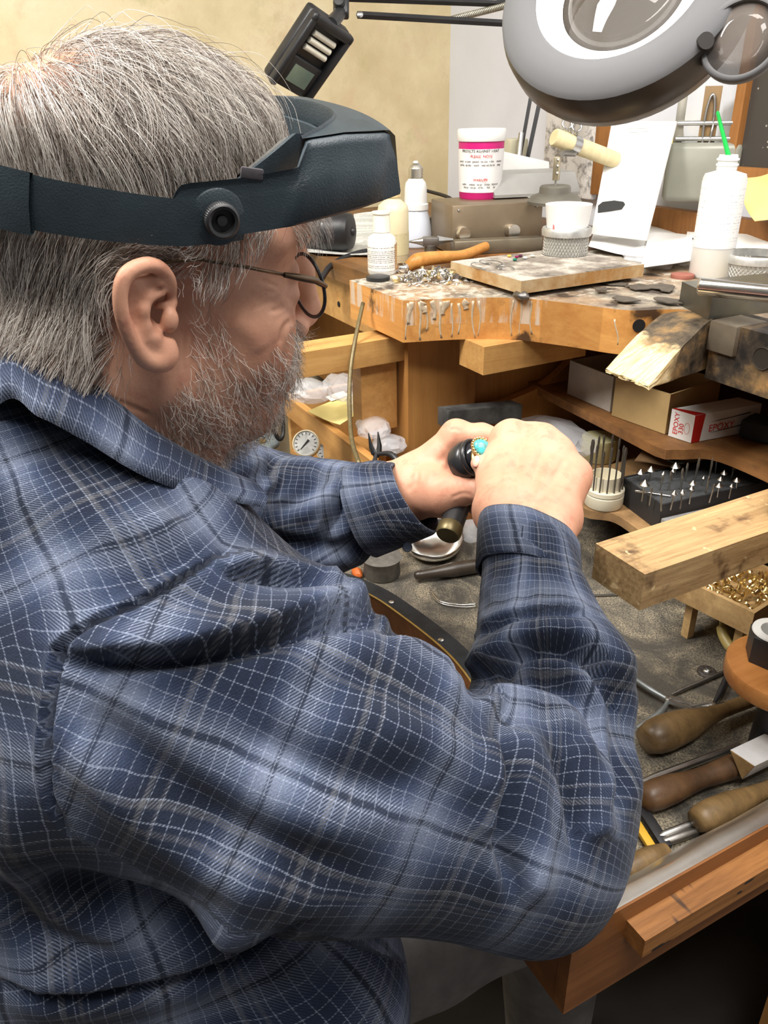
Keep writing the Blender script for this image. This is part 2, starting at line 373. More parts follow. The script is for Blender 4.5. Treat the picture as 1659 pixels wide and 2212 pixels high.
def pin_material():
    t = NT('pin_wood'); o = t.coord(); n = t.noise(o, 26, 6, .65); tipn = t.noise(o, 60, 3)
    sx = t.n('SeparateXYZ'); t.l(o, sx.inputs[0])
    f = t.math('ADD', t.math('MULTIPLY', t.math('SUBTRACT', sx.outputs[1], .835), 12.), t.math('MULTIPLY', t.math('SUBTRACT', n, .5), 1.3))
    dk = t.ramp(n, [(.35, srgb(34, 29, 25)), (.5, srgb(96, 82, 64)), (.68, srgb(168, 132, 84))])
    lt = t.ramp(t.noise(t.coord('Object', (60, 6, 6)), 4, 4), [(.3, srgb(206, 172, 112)), (.7, srgb(244, 226, 184))])
    t.set(Base_Color=t.mix(t.ramp(f, [(-.0, 0), (.25, 1)]), lt, dk), Roughness=.65); t.bump(t.noise(o, 140, 4), .5, .0012); return t.m
tag(link('bench_pin', bm_mesh(bm, 'bench_pin', 50), pin_material()), 'wedge-shaped wooden bench pin, charred behind and filed pale at its tip', 'bench pin')

# ------------------------------------------------------------------ catch tray pulled out under the bench
tray = empty('catch_tray', (-.69, .7, .53), 'pulled-out orange wooden tool tray lined with dusty sheet metal', 'tray')
TX0, TX1, TY0, TY1, TZ = -1.075, -.309, .328, 1.1, .638
tb = lambda a, b, mt, nm, bev=.0015: MB().box([(p + q) / 2 for p, q in zip(a, b)], [abs(q - p) for p, q in zip(a, b)]).build(nm, mt, tray, 35, bev)
tb((TX1 - .014, TY0, .532), (TX1, TY1, TZ), WD_TRAY, 'side_board'); tb((TX0, TY0, .532), (TX0 + .014, TY1, TZ), WD_TRAY, 'side_board')
def runner_material():
    t = NT('runner_wood'); o = t.coord(); co = t.coord('Object', (26, 1.5, 26)); g = t.noise(co, 5, 5, .7); col = t.ramp(g, [(.3, srgb(126, 80, 38)), (.7, srgb(176, 120, 64))])
    sx = t.n('SeparateXYZ'); t.l(o, sx.inputs[0]); v = t.noise(t.coord('Object', (4, 22, 60)), 1.2, 3)
    col = t.mix(t.ramp(v, [(.6, 0), (.63, 1)]), col, (.012, .01, .01)); t.set(Base_Color=col, Roughness=.5); t.bump(g, .3, .001); return t.m
rp = onx(1400, 1980, TX1 + .02)
MB().box((TX1 + .011, (rp[1] + TY1) / 2, .607), (.022, TY1 - rp[1], .022)).build('runner', runner_material(), tray, 35, .0015)
arcT = spline([(-.45, .328), (-.50, .375), (-.57, .422), (-.67, .442), (-.79, .431), (-.867, .412), (-.95, .365), (-.99, .328)], 8)
fb = [(TX1, TY0)] + [tuple(p) for p in arcT] + [(TX0, TY0)]
def strip(path, z0, z1, off, nm, mt, bev=0):
    """vertical board that follows a path in plan, thickness off towards +y"""
    P = np.array(path); T = np.gradient(P, axis=0); N = np.stack([T[:, 1], -T[:, 0]], 1); N /= np.linalg.norm(N, axis=1, keepdims=True) + 1e-9; Q = P + N * off
    n = len(P); v = [(*p, z0) for p in P] + [(*p, z1) for p in P] + [(*q, z0) for q in Q] + [(*q, z1) for q in Q]; f = []
    for i in range(n - 1): f += [(i, i + 1, n + i + 1, n + i), (2 * n + i, 3 * n + i, 3 * n + i + 1, 2 * n + i + 1), (n + i, n + i + 1, 3 * n + i + 1, 3 * n + i), (i, 2 * n + i, 2 * n + i + 1, i + 1)]
    f += [(0, n, 3 * n, 2 * n), (n - 1, 3 * n - 1, 4 * n - 1, 2 * n - 1)]
    return MB().add(v, f).build(nm, mt, tray, 40)
sg = 1 if True else -1
tb((-.455, TY0, .532), (TX1 - .0145, TY0 + .014, TZ), WD_TRAY, 'front_board'); tb((TX0 + .0145, TY0, .532), (-.985, TY0 + .014, TZ), WD_TRAY, 'front_board')
strip(arcT, .532, .632, .012, 'curved_front', WD_TRAY)
strip(arcT, .632, .6345, .024, 'metal_lip', mat('blued_steel_lip', srgb(74, 82, 92), .38, .85, .25, 40, .2, 200))
MB().tube([(*p, .6335) for p in arcT], .0016, 8).build('brass_edge', BRASS, tray, 180)
for px_, py_ in ((953, 1382), (846, 1300)):
    MB().lathe([(0, .0014), (.002, .0014), (.0034, .0006), (.0046, 0)], axis(onz(px_, py_, .6347), (0, 0, 1)), 16).build('rivet', STEEL, tray, 180)
def floor_material():
    t = NT('dusty_sheet_metal'); o = t.coord(); n = t.noise(o, 9, 6, .7, 1.2); n2 = t.noise(o, 420, 2, .6); n3 = t.noise(o, 5, 4)
    d = t.math('MULTIPLY', t.ramp(n, [(.42, .1), (.68, .9)]), t.ramp(n2, [(.38, .2), (.6, 1)]))
    col = t.mix(d, t.ramp(n3, [(.3, srgb(66, 65, 64)), (.7, srgb(104, 101, 96))]), srgb(176, 162, 134))
    t.set(Base_Color=col, Roughness=.6, Metallic=t.ramp(d, [(0, .75), (.7, 0)])); t.bump(t.math('ADD', n2, n), .3, .001); return t.m
FZ = .562
fp = [(TX1 - .013, TY0 + .006), (-.452, TY0 + .006)] + [(p[0], p[1] + .006) for p in arcT] + [(TX0 + .013, TY0 + .006), (TX0 + .014, TY1), (TX1 - .014, TY1)]
MB().prism(fp, .004, M4((0, 0, FZ - .004), (1, 0, 0), (0, 1, 0), (0, 0, 1))).build('tray_floor', floor_material(), tray)
# folded metal flange along the near side
fv = []; prof = [(TX1 - .002, .6385), (TX1 - .014, .6385), (-.331, .632), (-.345, .612), (-.357, .59), (-.363, .563)]
for y in np.linspace(TY0 + .0, TY1, 14): fv += [(x + .0012 * sin(y * 60) * (0 < i < 5), y, z) for i, (x, z) in enumerate(prof)]
MB().add(fv, [(i * 6 + j, i * 6 + j + 1, (i + 1) * 6 + j + 1, (i + 1) * 6 + j) for i in range(13) for j in range(5)]).build('metal_flange', mat('polished_flange', (.8, .78, .74), .34, 1, .12, 18, .1, 60), tray, 60)
pk = onx(1586, 1882, TX1 + .001); MB().lathe([(0, .0008), (.0022, .0006), (.0026, 0)], axis(np.array([TX1 + .0005, pk[1], pk[2]]), (1, 0, 0)), 14).build('pink_speck', mat('pink_dot', (.9, .12, .5), .5), tray)
# ------------------------------------------------------------------ signed-distance modelling for the organic shapes
class Grid:
    def __init__(s, lo, hi, h):
        s.o = np.array(lo, np.float32); s.h = h
        s.n = (np.ceil((np.array(hi) - s.o) / h).astype(int) + 1)
        s.D = np.full(s.n, .05, np.float32)
        s.ax = [(s.o[i] + h * np.arange(s.n[i])).astype(np.float32) for i in range(3)]
    def sub(s, lo, hi):
        a = np.clip(np.floor((np.array(lo) - s.o) / s.h).astype(int), 0, s.n - 1); b = np.clip(np.ceil((np.array(hi) - s.o) / s.h).astype(int) + 1, 1, s.n)
        sl = tuple(slice(a[i], max(b[i], a[i] + 1)) for i in range(3))
        g = [s.ax[0][sl[0]][:, None, None], s.ax[1][sl[1]][None, :, None], s.ax[2][sl[2]][None, None, :]]
        return sl, g
    def _op(s, fn, lo, hi, k, cut):
        pad = k * 1.2 + .006
        sl, g = s.sub(np.array(lo) - pad, np.array(hi) + pad)
        d = fn(*g); a = s.D[sl]
        if cut:
            d = -d; h = np.clip(.5 - .5 * (d - a) / -k, 0, 1) if False else np.clip(.5 + .5 * (d - a) / k, 0, 1)
            s.D[sl] = a + (d - a) * h + k * h * (1 - h)
        else:
            h = np.clip(.5 + .5 * (a - d) / k, 0, 1)
            s.D[sl] = a + (d - a) * h - k * h * (1 - h)
    def ell(s, c, r, k=.01, R=None, cut=False):
        c = np.array(c, float); r = np.array(r, float) if hasattr(r, '__len__') else np.array([r] * 3)
        m = r.max() if R is not None else r
        def fn(X, Y, Z):
            x, y, z = X - c[0], Y - c[1], Z - c[2]
            if R is not None:
                A = np.array(R); x, y, z = A[0, 0] * x + A[1, 0] * y + A[2, 0] * z, A[0, 1] * x + A[1, 1] * y + A[2, 1] * z, A[0, 2] * x + A[1, 2] * y + A[2, 2] * z
            k0 = np.sqrt((x / r[0]) ** 2 + (y / r[1]) ** 2 + (z / r[2]) ** 2) + 1e-9
            k1 = np.sqrt((x / r[0] ** 2) ** 2 + (y / r[1] ** 2) ** 2 + (z / r[2] ** 2) ** 2) + 1e-9
            return k0 * (k0 - 1) / k1
        s._op(fn, c - m, c + m, k, cut); return s
    def cone(s, a, b, r1, r2, k=.01, cut=False):
        a = np.array(a, float); b = np.array(b, float); ab = b - a; L = ab @ ab + 1e-12; m = max(r1, r2)
        def fn(X, Y, Z):
            x, y, z = X - a[0], Y - a[1], Z - a[2]
            h = np.clip((x * ab[0] + y * ab[1] + z * ab[2]) / L, 0, 1)
            return np.sqrt((x - h * ab[0]) ** 2 + (y - h * ab[1]) ** 2 + (z - h * ab[2]) ** 2) - (r1 + (r2 - r1) * h)
        s._op(fn, np.minimum(a, b) - m, np.maximum(a, b) + m, k, cut); return s
    def chain(s, pts, rs, k=.006, cut=False):
        rs = rs if hasattr(rs, '__len__') else [rs] * len(pts)
        for i in range(len(pts) - 1): s.cone(pts[i], pts[i + 1], rs[i], rs[i + 1], k, cut)
        return s
    def nets(s):
        D = s.D; S = D < 0; n = np.array(D.shape)
        c = np.zeros(n - 1, np.int8)
        for dx in (0, 1):
            for dy in (0, 1):
                for dz in (0, 1): c += S[dx:n[0] - 1 + dx, dy:n[1] - 1 + dy, dz:n[2] - 1 + dz]
        mix = (c > 0) & (c < 8); I = np.argwhere(mix); idx = np.full(n - 1, -1, np.int32); idx[mix] = np.arange(len(I))
        acc = np.zeros((len(I), 3)); cnt = np.zeros(len(I))
        cor = [(0, 0, 0), (1, 0, 0), (0, 1, 0), (1, 1, 0), (0, 0, 1), (1, 0, 1), (0, 1, 1), (1, 1, 1)]
        val = [D[I[:, 0] + a, I[:, 1] + b, I[:, 2] + e] for a, b, e in cor]
        for p in range(8):
            for q in range(p + 1, 8):
                df = np.array(cor[q]) - np.array(cor[p])
                if np.abs(df).sum() != 1: continue
                m = (val[p] < 0) != (val[q] < 0); t = np.where(m, val[p] / (val[p] - val[q] + 1e-12), 0)
                acc += m[:, None] * (np.array(cor[p]) + t[:, None] * df); cnt += m
        V = s.o + s.h * (I + acc / cnt[:, None]); Fc = []
        for ax in range(3):
            b, e = [(1, 2), (2, 0), (0, 1)][ax]
            sl0 = [slice(None)] * 3; sl1 = [slice(None)] * 3; sl0[ax] = slice(0, -1); sl1[ax] = slice(1, None)
            ch = S[tuple(sl0)] != S[tuple(sl1)]; E = np.argwhere(ch)
            E = E[(E[:, b] > 0) & (E[:, e] > 0) & (E[:, b] < n[b] - 1) & (E[:, e] < n[e] - 1)]
            def cell(ob, oe):
                q = E.copy(); q[:, b] -= ob; q[:, e] -= oe; return idx[q[:, 0], q[:, 1], q[:, 2]]
            quad = np.stack([cell(1, 1), cell(0, 1), cell(0, 0), cell(1, 0)], 1)
            ins = S[E[:, 0], E[:, 1], E[:, 2]]; quad[~ins] = quad[~ins][:, ::-1]; Fc.append(quad)
        return V, np.concatenate(Fc)
    def sample(s, P):
        """trilinear distance at points (n,3)"""
        q = (P - s.o) / s.h; q = np.clip(q, 0, s.n - 1.001); i = q.astype(int); f = q - i; out = 0
        for dx in (0, 1):
            for dy in (0, 1):
                for dz in (0, 1):
                    w = (f[:, 0] if dx else 1 - f[:, 0]) * (f[:, 1] if dy else 1 - f[:, 1]) * (f[:, 2] if dz else 1 - f[:, 2])
                    out = out + w * s.D[i[:, 0] + dx, i[:, 1] + dy, i[:, 2] + dz]
        return out
    def grad(s, P, e=.002):
        g = np.stack([s.sample(P + np.eye(3)[i] * e) - s.sample(P - np.eye(3)[i] * e) for i in range(3)], 1)
        return g / (np.linalg.norm(g, axis=1, keepdims=True) + 1e-9)
def vnormals(V, Fq):
    a = np.cross(V[Fq[:, 2]] - V[Fq[:, 0]], V[Fq[:, 3]] - V[Fq[:, 1]]); N = np.zeros_like(V)
    for i in range(4): np.add.at(N, Fq[:, i], a)
    return N / (np.linalg.norm(N, axis=1, keepdims=True) + 1e-12)
def quads_mesh(name, V, Fq, uv=None):
    me = bpy.data.meshes.new(name); me.vertices.add(len(V)); me.vertices.foreach_set('co', np.asarray(V, np.float32).ravel())
    me.loops.add(Fq.size); me.loops.foreach_set('vertex_index', Fq.astype(np.int32).ravel()); me.polygons.add(len(Fq))
    me.polygons.foreach_set('loop_start', np.arange(0, Fq.size, 4, dtype=np.int32)); me.polygons.foreach_set('use_smooth', np.ones(len(Fq), bool))
    me.update(calc_edges=True)
    if uv is not None:
        l = me.uv_layers.new(name='UVMap'); l.data.foreach_set('uv', np.asarray(uv, np.float32)[Fq.ravel()].ravel())
    return me
def smooth_verts(V, Fq, it=1, lam=.5):
    E = np.concatenate([Fq[:, [0, 1]], Fq[:, [1, 2]], Fq[:, [2, 3]], Fq[:, [3, 0]]])
    for _ in range(it):
        A = np.zeros_like(V); c = np.zeros(len(V))
        np.add.at(A, E[:, 0], V[E[:, 1]]); np.add.at(A, E[:, 1], V[E[:, 0]]); np.add.at(c, E[:, 0], 1); np.add.at(c, E[:, 1], 1)
        V = V + lam * (A / np.maximum(c, 1)[:, None] - V)
    return V
def polydist(Q, pts):
    """distance of 2D points to a polyline, signed side, and the parameter 0..1 along it"""
    pts = spline(np.array(pts, float), 6) if len(pts) > 2 else np.array(pts, float); best = np.full(len(Q), 1e9); side = np.zeros(len(Q)); par = np.zeros(len(Q))
    L = np.concatenate([[0], np.cumsum(np.linalg.norm(np.diff(pts, axis=0), axis=1))])
    for i in range(len(pts) - 1):
        a = pts[i]; ab = pts[i + 1] - a; l2 = ab @ ab + 1e-9; w = Q - a; h = np.clip(w @ ab / l2, 0, 1)
        r = w - h[:, None] * ab; dd = np.hypot(r[:, 0], r[:, 1]); m = dd < best
        best[m] = dd[m]; side[m] = np.sign(ab[0] * w[m, 1] - ab[1] * w[m, 0]); par[m] = (L[i] + h[m] * sqrt(l2)) / L[-1]
    return best, side, par
def inpoly(Q, poly):
    x, y = Q[:, 0], Q[:, 1]; c = np.zeros(len(Q), bool); n = len(poly)
    for i in range(n):
        x1, y1 = poly[i]; x2, y2 = poly[i - 1]
        c ^= ((y1 > y) != (y2 > y)) & (x < (x2 - x1) * (y - y1) / (y2 - y1 + 1e-9) + x1)
    return c
def folds(V, N, strokes, zone=None):
    """cloth folds: ('r'idge | 'c'rease | 's'tep, points, width_px, height_m)"""
    Q = proj(V); fac = np.clip(-(N * nzr(V - CAM)).sum(1) * 3 + .3, 0, 1); d = np.zeros(len(V))
    for kind, pts, w, h in strokes:
        P = np.array(pts, float); m = (Q[:, 0] > P[:, 0].min() - 3 * w) & (Q[:, 0] < P[:, 0].max() + 3 * w) & (Q[:, 1] > P[:, 1].min() - 3 * w) & (Q[:, 1] < P[:, 1].max() + 3 * w)
        if zone is not None: m &= zone
        if not m.any(): continue
        b, sd, pr = polydist(Q[m][:, :2], pts); end = np.clip(np.minimum(pr, 1 - pr) * 6 + .15, 0, 1); x = b / w
        if kind == 'r': v = np.exp(-x * x)
        elif kind == 'c': v = -np.exp(-x * x * 1.6) + .35 * np.exp(-(x - 1.3) ** 2 * 2)
        else:  # step: raised on the left-hand side of the stroke, dropping sharply across it
            u = x * sd; v = np.where(u < 0, np.exp(-u * u * .55), np.exp(-u * u * 9)) - .7 * np.exp(-(u - .55) ** 2 * 8)
        d[m] += h * v * end * fac[m]
    return d
def nzr(a): return a / (np.linalg.norm(a, axis=1, keepdims=True) + 1e-12)

# ------------------------------------------------------------------ the jeweller: head
HC = at(316.1, 594, .5345)
def head_frame(yaw, pit, rol):
    f = np.array([-sin(yaw) * cos(pit), cos(yaw) * cos(pit), -sin(pit)]); rr = np.array([cos(yaw), sin(yaw), 0]); u = np.cross(rr, f)
    return rr * cos(rol) + u * sin(rol), f, -rr * sin(rol) + u * cos(rol)
HR, HF, HU = head_frame(-.0405, .1743, -.1294)
HB = np.stack([HR, HF, HU])              # rows: right, forward, up
def hw(p): return HC + np.asarray(p, float) @ HB          # head-local -> world
def wh(p): return (np.asarray(p, float) - HC) @ HB.T
def hl(px, py, x):
    v = ray(px, py); o = CAM - HC; k = (x - o @ HR) / (v @ HR); return HB @ (o + v * k)
def hlm(P):
    """pixels of head-local points mirrored to the near side"""
    q = np.array(P); q[:, 0] = np.abs(q[:, 0]); return proj(hw(q))
HG = Grid((-.1, -.125, -.24), (.108, .14, .145), .0015)
g = HG
g.ell((0, -.008, .048), (.073, .099, .083), .01)
g.ell((0, .03, .02), (.066, .068, .085), .02)
g.ell((0, .035, -.045), (.062, .064, .062), .025)
g.cone((.045, .0, -.052), (.012, .075, -.094), .024, .02, .02); g.cone((-.045, .0, -.052), (-.012, .075, -.094), .024, .02, .02)
g.ell((0, .076, -.089), (.024, .019, .021), .02)
g.ell((0, .088, -.06), (.03, .02, .024), .02)
for s_ in (1, -1):
    g.ell((.047 * s_, .062, -.008), (.021, .024, .018), .02)            # cheek bone
    g.ell((.044 * s_, .068, -.034), (.02, .022, .024), .02)             # cheek
    g.cone((.052 * s_, .066, .043), (.012 * s_, .096, .042), .011, .01, .014)   # brow
    g.ell((.034 * s_, .1, .018), (.017, .016, .013), .012, cut=True)      # socket
    g.ell((.033 * s_, .0805, .019), (.0125, .0125, .0115), .004)          # lids over the eyeball
    g.ell((.034 * s_, .086, .006), (.014, .008, .006), .008)              # bag under the eye
    g.ell((.0135 * s_, .104, -.026), (.0085, .0105, .0085), .006)         # nostril wing
g.chain([(0, .097, .034), (0, .106, .012), (0, .115, -.013)], [.008, .009, .011], .01)
g.ell((0, .1125, -.0185), (.0125, .0125, .0115), .006)
g.cone((-.02, .099, -.062), (.02, .099, -.062), .007, .007, .008)
g.cone((0, -.02, -.03), (0, -.045, -.2), .062, .07, .02); g.cone((0, .03, -.09), (0, .0, -.2), .04, .05, .025)  # neck
g.cone((.035, -.05, -.05), (.03, -.06, -.2), .03, .035, .02); g.cone((-.035, -.05, -.05), (-.03, -.06, -.2), .03, .035, .02)
# ears: near one shaped in detail
def E_(px, py, x): return hl(px, py, x)
for m in (1, -1):
    q = lambda p: np.array([p[0] * m, p[1], p[2]])
    rim = [(370, 640, .077), (366, 606, .082), (346, 580, .088), (320, 572, .092), (292, 579, .096), (270, 597, .0985), (260, 628, .0995), (261, 668, .0995), (271, 706, .0975), (288, 742, .094), (311, 772, .089), (338, 780, .085), (357, 766, .083), (363, 740, .081)]
    # plate
    pl = [(325, 620, .083), (300, 650, .086), (305, 700, .085), (325, 740, .082)]
    g.chain([q(E_(*p)) for p in pl], [.009, .0105, .0095, .008], .004)
    g.chain([q(E_(*p)) for p in [(352, 610, .08), (285, 620, .092), (280, 690, .092), (318, 757, .085)]], [.004, .0045, .0045, .005], .005)
    g.ell(q(E_(322, 668, .099)), (.0075, .0165, .021), .004, cut=True)           # hollow inside the rim
    g.ell(q(E_(345, 674, .0905)), (.0125, .0095, .0145), .003, cut=True)          # concha
    g.ell(q(E_(333, 624, .0965)), (.007, .007, .005), .003, cut=True)           # fossa
    rr_ = [.0028, .0034, .0036, .0037, .0037, .0037, .0036, .0036, .0037, .004, .0052, .006, .0055, .004]
    sp_ = spline([list(q(E_(*p))) + [r_] for p, r_ in zip(rim, rr_)], 5); g.chain(sp_[:, :3], sp_[:, 3], .0018)
    g.chain([q(E_(*p)) for p in [(348, 632, .0845), (322, 640, .088), (309, 668, .0905), (313, 704, .0895), (331, 731, .0865), (346, 744, .084)]], [.0026, .003, .0034, .0034, .0034, .003], .003)
    g.ell(q(E_(367, 692, .0825)), (.005, .0052, .0075), .004)                    # tragus
    g.ell(q(E_(352, 768, .083)), (.0065, .009, .010), .004)                       # lobe
    g.cone(q(E_(372, 655, .0785)), q(E_(340, 660, .0805)), .0032, .002, .003)       # crus
HV, HFc = g.nets()
HV = smooth_verts(HV, HFc, 1, .4)
_w = hw(HV); _n = vnormals(_w, HFc)
HV = HV + (_n @ HB.T) * folds(_w, _n, [('c', [(600, 640), (578, 648), (556, 668)], 6, .0009), ('c', [(600, 632), (574, 632), (548, 640)], 6, .0008), ('c', [(602, 622), (580, 612), (560, 606)], 6, .0007),  # crow's feet
    ('c', [(612, 655), (600, 668), (585, 672)], 7, .0011), ('c', [(628, 690), (612, 712), (604, 745)], 8, .0014), ('c', [(452, 640), (448, 690), (440, 740)], 7, .0006), ('c', [(430, 700), (434, 740), (428, 790)], 6, .0006), ('c', [(395, 720), (398, 760), (394, 800)], 6, .0007), ('c', [(412, 720), (414, 760), (410, 800)], 6, .0005),
    ('c', [(200, 850), (260, 870), (330, 900)], 8, .0008), ('c', [(230, 890), (300, 920), (360, 960)], 8, .0008), ('r', [(500, 690), (540, 720), (570, 760)], 22, .0012)])[:, None]
def skin_material():
    t = NT('skin'); co = t.coord('Object'); n1 = t.noise(co, 14, 5, .6); n2 = t.noise(co, 60, 4, .65); n3 = t.noise(co, 420, 2)
    base = t.ramp(n1, [(.25, srgb(192, 136, 111)), (.5, srgb(208, 155, 128)), (.75, srgb(218, 170, 145))])
    col = t.mix(t.ramp(n2, [(.52, 0), (.74, .45)]), base, srgb(172, 100, 82))
    t.set(Base_Color=col, Roughness=.5, Subsurface_Weight=.0, Subsurface_Radius=(.006, .002, .001), Subsurface_Scale=1.)
    t.b.inputs['Specular IOR Level'].default_value = .35
    t.bump(t.math('ADD', t.math('MULTIPLY', n2, .6), n3), .25, .0006)
    return t.m
SKIN = skin_material()
# ------------------------------------------------------------------ hair
def hair_material(name, dark, mid, light, bias=.5, rough=.38):
    t = NT(name); hi = t.n('HairInfo')
    col = t.ramp(hi.outputs['Random'], [(.0, dark), (bias * .5, mid), (bias, tuple((a + b) / 2 for a, b in zip(mid, light))), (1, light)])
    t.set(Base_Color=col, Roughness=rough); t.b.inputs['Specular IOR Level'].default_value = .6
    return t.m
def strands(name, P, mat, r0, r1, parent):
    """P: (n, k, 3) world points"""
    n, k, _ = P.shape; c = bpy.data.hair_curves.new(name); c.add_curves([k] * n)
    c.attributes['position'].data.foreach_set('vector', P.astype(np.float32).ravel())
    ra = c.attributes.get('radius') or c.attributes.new('radius', 'FLOAT', 'POINT')
    ra.data.foreach_set('value', np.tile(np.linspace(r0, r1, k), n).astype(np.float32))
    c.materials.append(mat); o = bpy.data.objects.new(name, c); COL.objects.link(o)
    if parent is not None: o.parent = parent; o.matrix_parent_inverse = MW(parent).inverted()
    return o
def roots(mask, n):
    a = HV[HFc[:, 0]]; b = HV[HFc[:, 1]]; c = HV[HFc[:, 2]]; d = HV[HFc[:, 3]]; cen = (a + b + c + d) / 4
    ok = np.argwhere(mask(cen)).ravel(); ar = np.linalg.norm(np.cross(c[ok] - a[ok], d[ok] - b[ok]), axis=1); pk = RNG.choice(ok, n, p=ar / ar.sum())
    u, v = RNG.random((2, n, 1)); return a[pk] * (1 - u) * (1 - v) + b[pk] * u * (1 - v) + c[pk] * u * v + d[pk] * (1 - u) * v
def grow(R0, dirf, k, seg, lift, wob=.25, keep=.8, stop=None, tuck=None):
    """advect strands over the head surface; dirf(p, s, n) -> direction; lift(s) -> target height"""
    P = [R0]; p = R0.copy(); n = len(p); ph = RNG.normal(0, 1, (n, 3)) * wob; prev = None
    seg = seg if hasattr(seg, '__len__') else np.full(n, seg)
    for i in range(1, k):
        s = i / (k - 1); N = HG.grad(p, .003); d = dirf(p, s, N) + ph * (.4 + s) + RNG.normal(0, .06, (n, 3))
        d = nzr(d - N * (d * N).sum(1, keepdims=True) * .9)
        if prev is not None: d = nzr(d + prev * keep)
        prev = d; live = np.ones(n) if stop is None else np.where(stop(p), .02, 1.); p = p + d * (seg * live)[:, None]
        sd = HG.sample(p); N = HG.grad(p, .003); p = p + N * np.clip(lift(s) * hgt * (1 if tuck is None else tuck(p)) - sd, -.004, .01)[:, None] * .8
        P.append(p.copy())
    return np.stack(P, 1)
def clump(P, n_guides, amt):
    """draw strands together into locks"""
    n = len(P); gi = RNG.choice(n, n_guides, replace=False); near = np.empty(n, int)
    for i in range(0, n, 2000): near[i:i + 2000] = ((P[i:i + 2000, None, 0] - P[None, gi, 0]) ** 2).sum(2).argmin(1)
    G = P[gi][near]; k = P.shape[1]; s = np.linspace(0, 1, k)[None, :, None]; a = amt * RNG.uniform(.3, 1, (n, 1, 1))
    T = G + (P[:, :1] - G[:, :1]) * (1 - .72 * s); return P + (T - P) * a * np.clip(s * 1.6, 0, 1)
CROWN = hl(112, 170, -.005)
def scalp_mask(c):
    q = hlm(c); x, y, z = np.abs(c[:, 0]), c[:, 1], c[:, 2]
    line = np.where(y > .07, .072, np.where(y > .035, .03 + (y - .035) * .9, np.where(y > .004, .022, np.where(y > -.03, .024 - (.004 - y) * .2, -.055))))
    return (z > line) & (x < .082)
def bald(c): return np.exp(-((c - CROWN) ** 2).sum(1) / .03 ** 2)
# upper hair, above the head band
r0 = roots(lambda c: scalp_mask(c) & (c[:, 2] > .058), 15000); r0 = r0[RNG.random(len(r0)) > .93 * bald(r0)]
n_ = len(r0); hgt = RNG.uniform(.35, 1, n_) ** 1.5 * np.where(RNG.random(n_) < .04, 1.8, 1)
def d_up(p, s, N):
    rad = p - CROWN; dist = np.linalg.norm(rad, axis=1, keepdims=True); rad = rad / (dist + .01)
    side = np.sign(p[:, :1] + .012)
    sw = np.cross(N, rad) * .5 * np.exp(-dist / .05)
    fwdw = np.clip((p[:, 1:2] + .03) / .08, 0, 1)
    tgt = rad * (1.25 - .9 * s) + np.array([0, 0, -1.]) * (.15 + 1.1 * s) + np.array([0, 1., 0]) * (.55 * (1 - s) - .5 * s * s * (1 - fwdw)) + side * np.array([[1., 0, 0]]) * .25 + sw
    return tgt
UP_S = grow(r0, d_up, 11, RNG.uniform(.0045, .0085, n_), lambda s: .0045 + .012 * min(1, s * 2.2) - .006 * max(0, s - .6), .16, .8, lambda p: p[:, 2] < .062 + np.clip(p[:, 1], 0, 1) * .3, lambda p: np.clip((p[:, 2] - .064 - np.clip(p[:, 1], 0, 1) * .3) / .03, .12, 1))
UP_S = clump(UP_S, 900, .75)
# lower hair, from the band down to the nape and the side burns
r1 = roots(lambda c: scalp_mask(c) & (c[:, 2] < .06), 7500); n1 = len(r1); hgt = RNG.uniform(.4, 1.1, n1)
def d_lo(p, s, N):
    y = p[:, 1:2]; front = np.clip((y - .012) / .02, 0, 1); back = np.clip((-.02 - y) / .03, 0, 1)
    return np.array([0, 0, -1.]) * (.45 + .4 * front + .45 * back + .5 * s) + np.array([0, 1., 0]) * (-front * .45 - (1 - front) * (1.15 - .75 * back) * (1 - .3 * s)) + N * .1
LO_S = grow(r1, d_lo, 9, np.where(r1[:, 1] > .012, RNG.uniform(.0015, .003, n1), np.where(r1[:, 2] > .0, RNG.uniform(.004, .0072, n1), RNG.uniform(.0025, .005, n1))), lambda s: .003 + .011 * min(1, s * 2), .2)
LO_S = clump(LO_S, 420, .75)
# fringe hanging below the visor at the forehead
r2 = roots(lambda c: (c[:, 1] > .07) & (c[:, 2] > .06) & (c[:, 2] < .085) & (np.abs(c[:, 0]) < .05), 220); n2 = len(r2); hgt = np.ones(n2)
FR_S = grow(r2, lambda p, s, N: np.array([[0, .25, -1.]]) + np.zeros((len(p), 1)), 8, RNG.uniform(.003, .0065, n2), lambda s: .004 + .012 * s, .3)
# beard and moustache
BEARD = [(398, 560), (445, 560), (470, 660), (500, 735), (545, 790), (580, 770), (600, 735), (640, 690), (660, 720), (650, 860), (620, 960), (540, 1040), (420, 1030), (330, 930), (330, 880), (378, 850), (402, 800), (408, 700)]
def bmask(c): return inpoly(hlm(c)[:, :2], BEARD) & (c[:, 2] > -.15) & (c[:, 1] > -.005)
r3 = roots(bmask, 4200); n3 = len(r3); hgt = RNG.uniform(.5, 1.3, n3)
q3 = hlm(r3); edge = np.clip((560 - q3[:, 0]) / 120, 0, 1) * np.clip((820 - q3[:, 1]) / 160, 0, 1); keep3 = RNG.random(n3) > .72 * edge; r3 = r3[keep3]; n3 = len(r3); hgt = hgt[keep3]
def d_bd(p, s, N): return np.array([[0, .45, -.8]]) + N * .25 + RNG.normal(0, .12, (len(p), 3))
must = r3[:, 1] > .085
BD_S = grow(r3, d_bd, 7, np.where(must, RNG.uniform(.0016, .003, n3), RNG.uniform(.001, .0027, n3)), lambda s: .0015 + .0055 * s, .55)
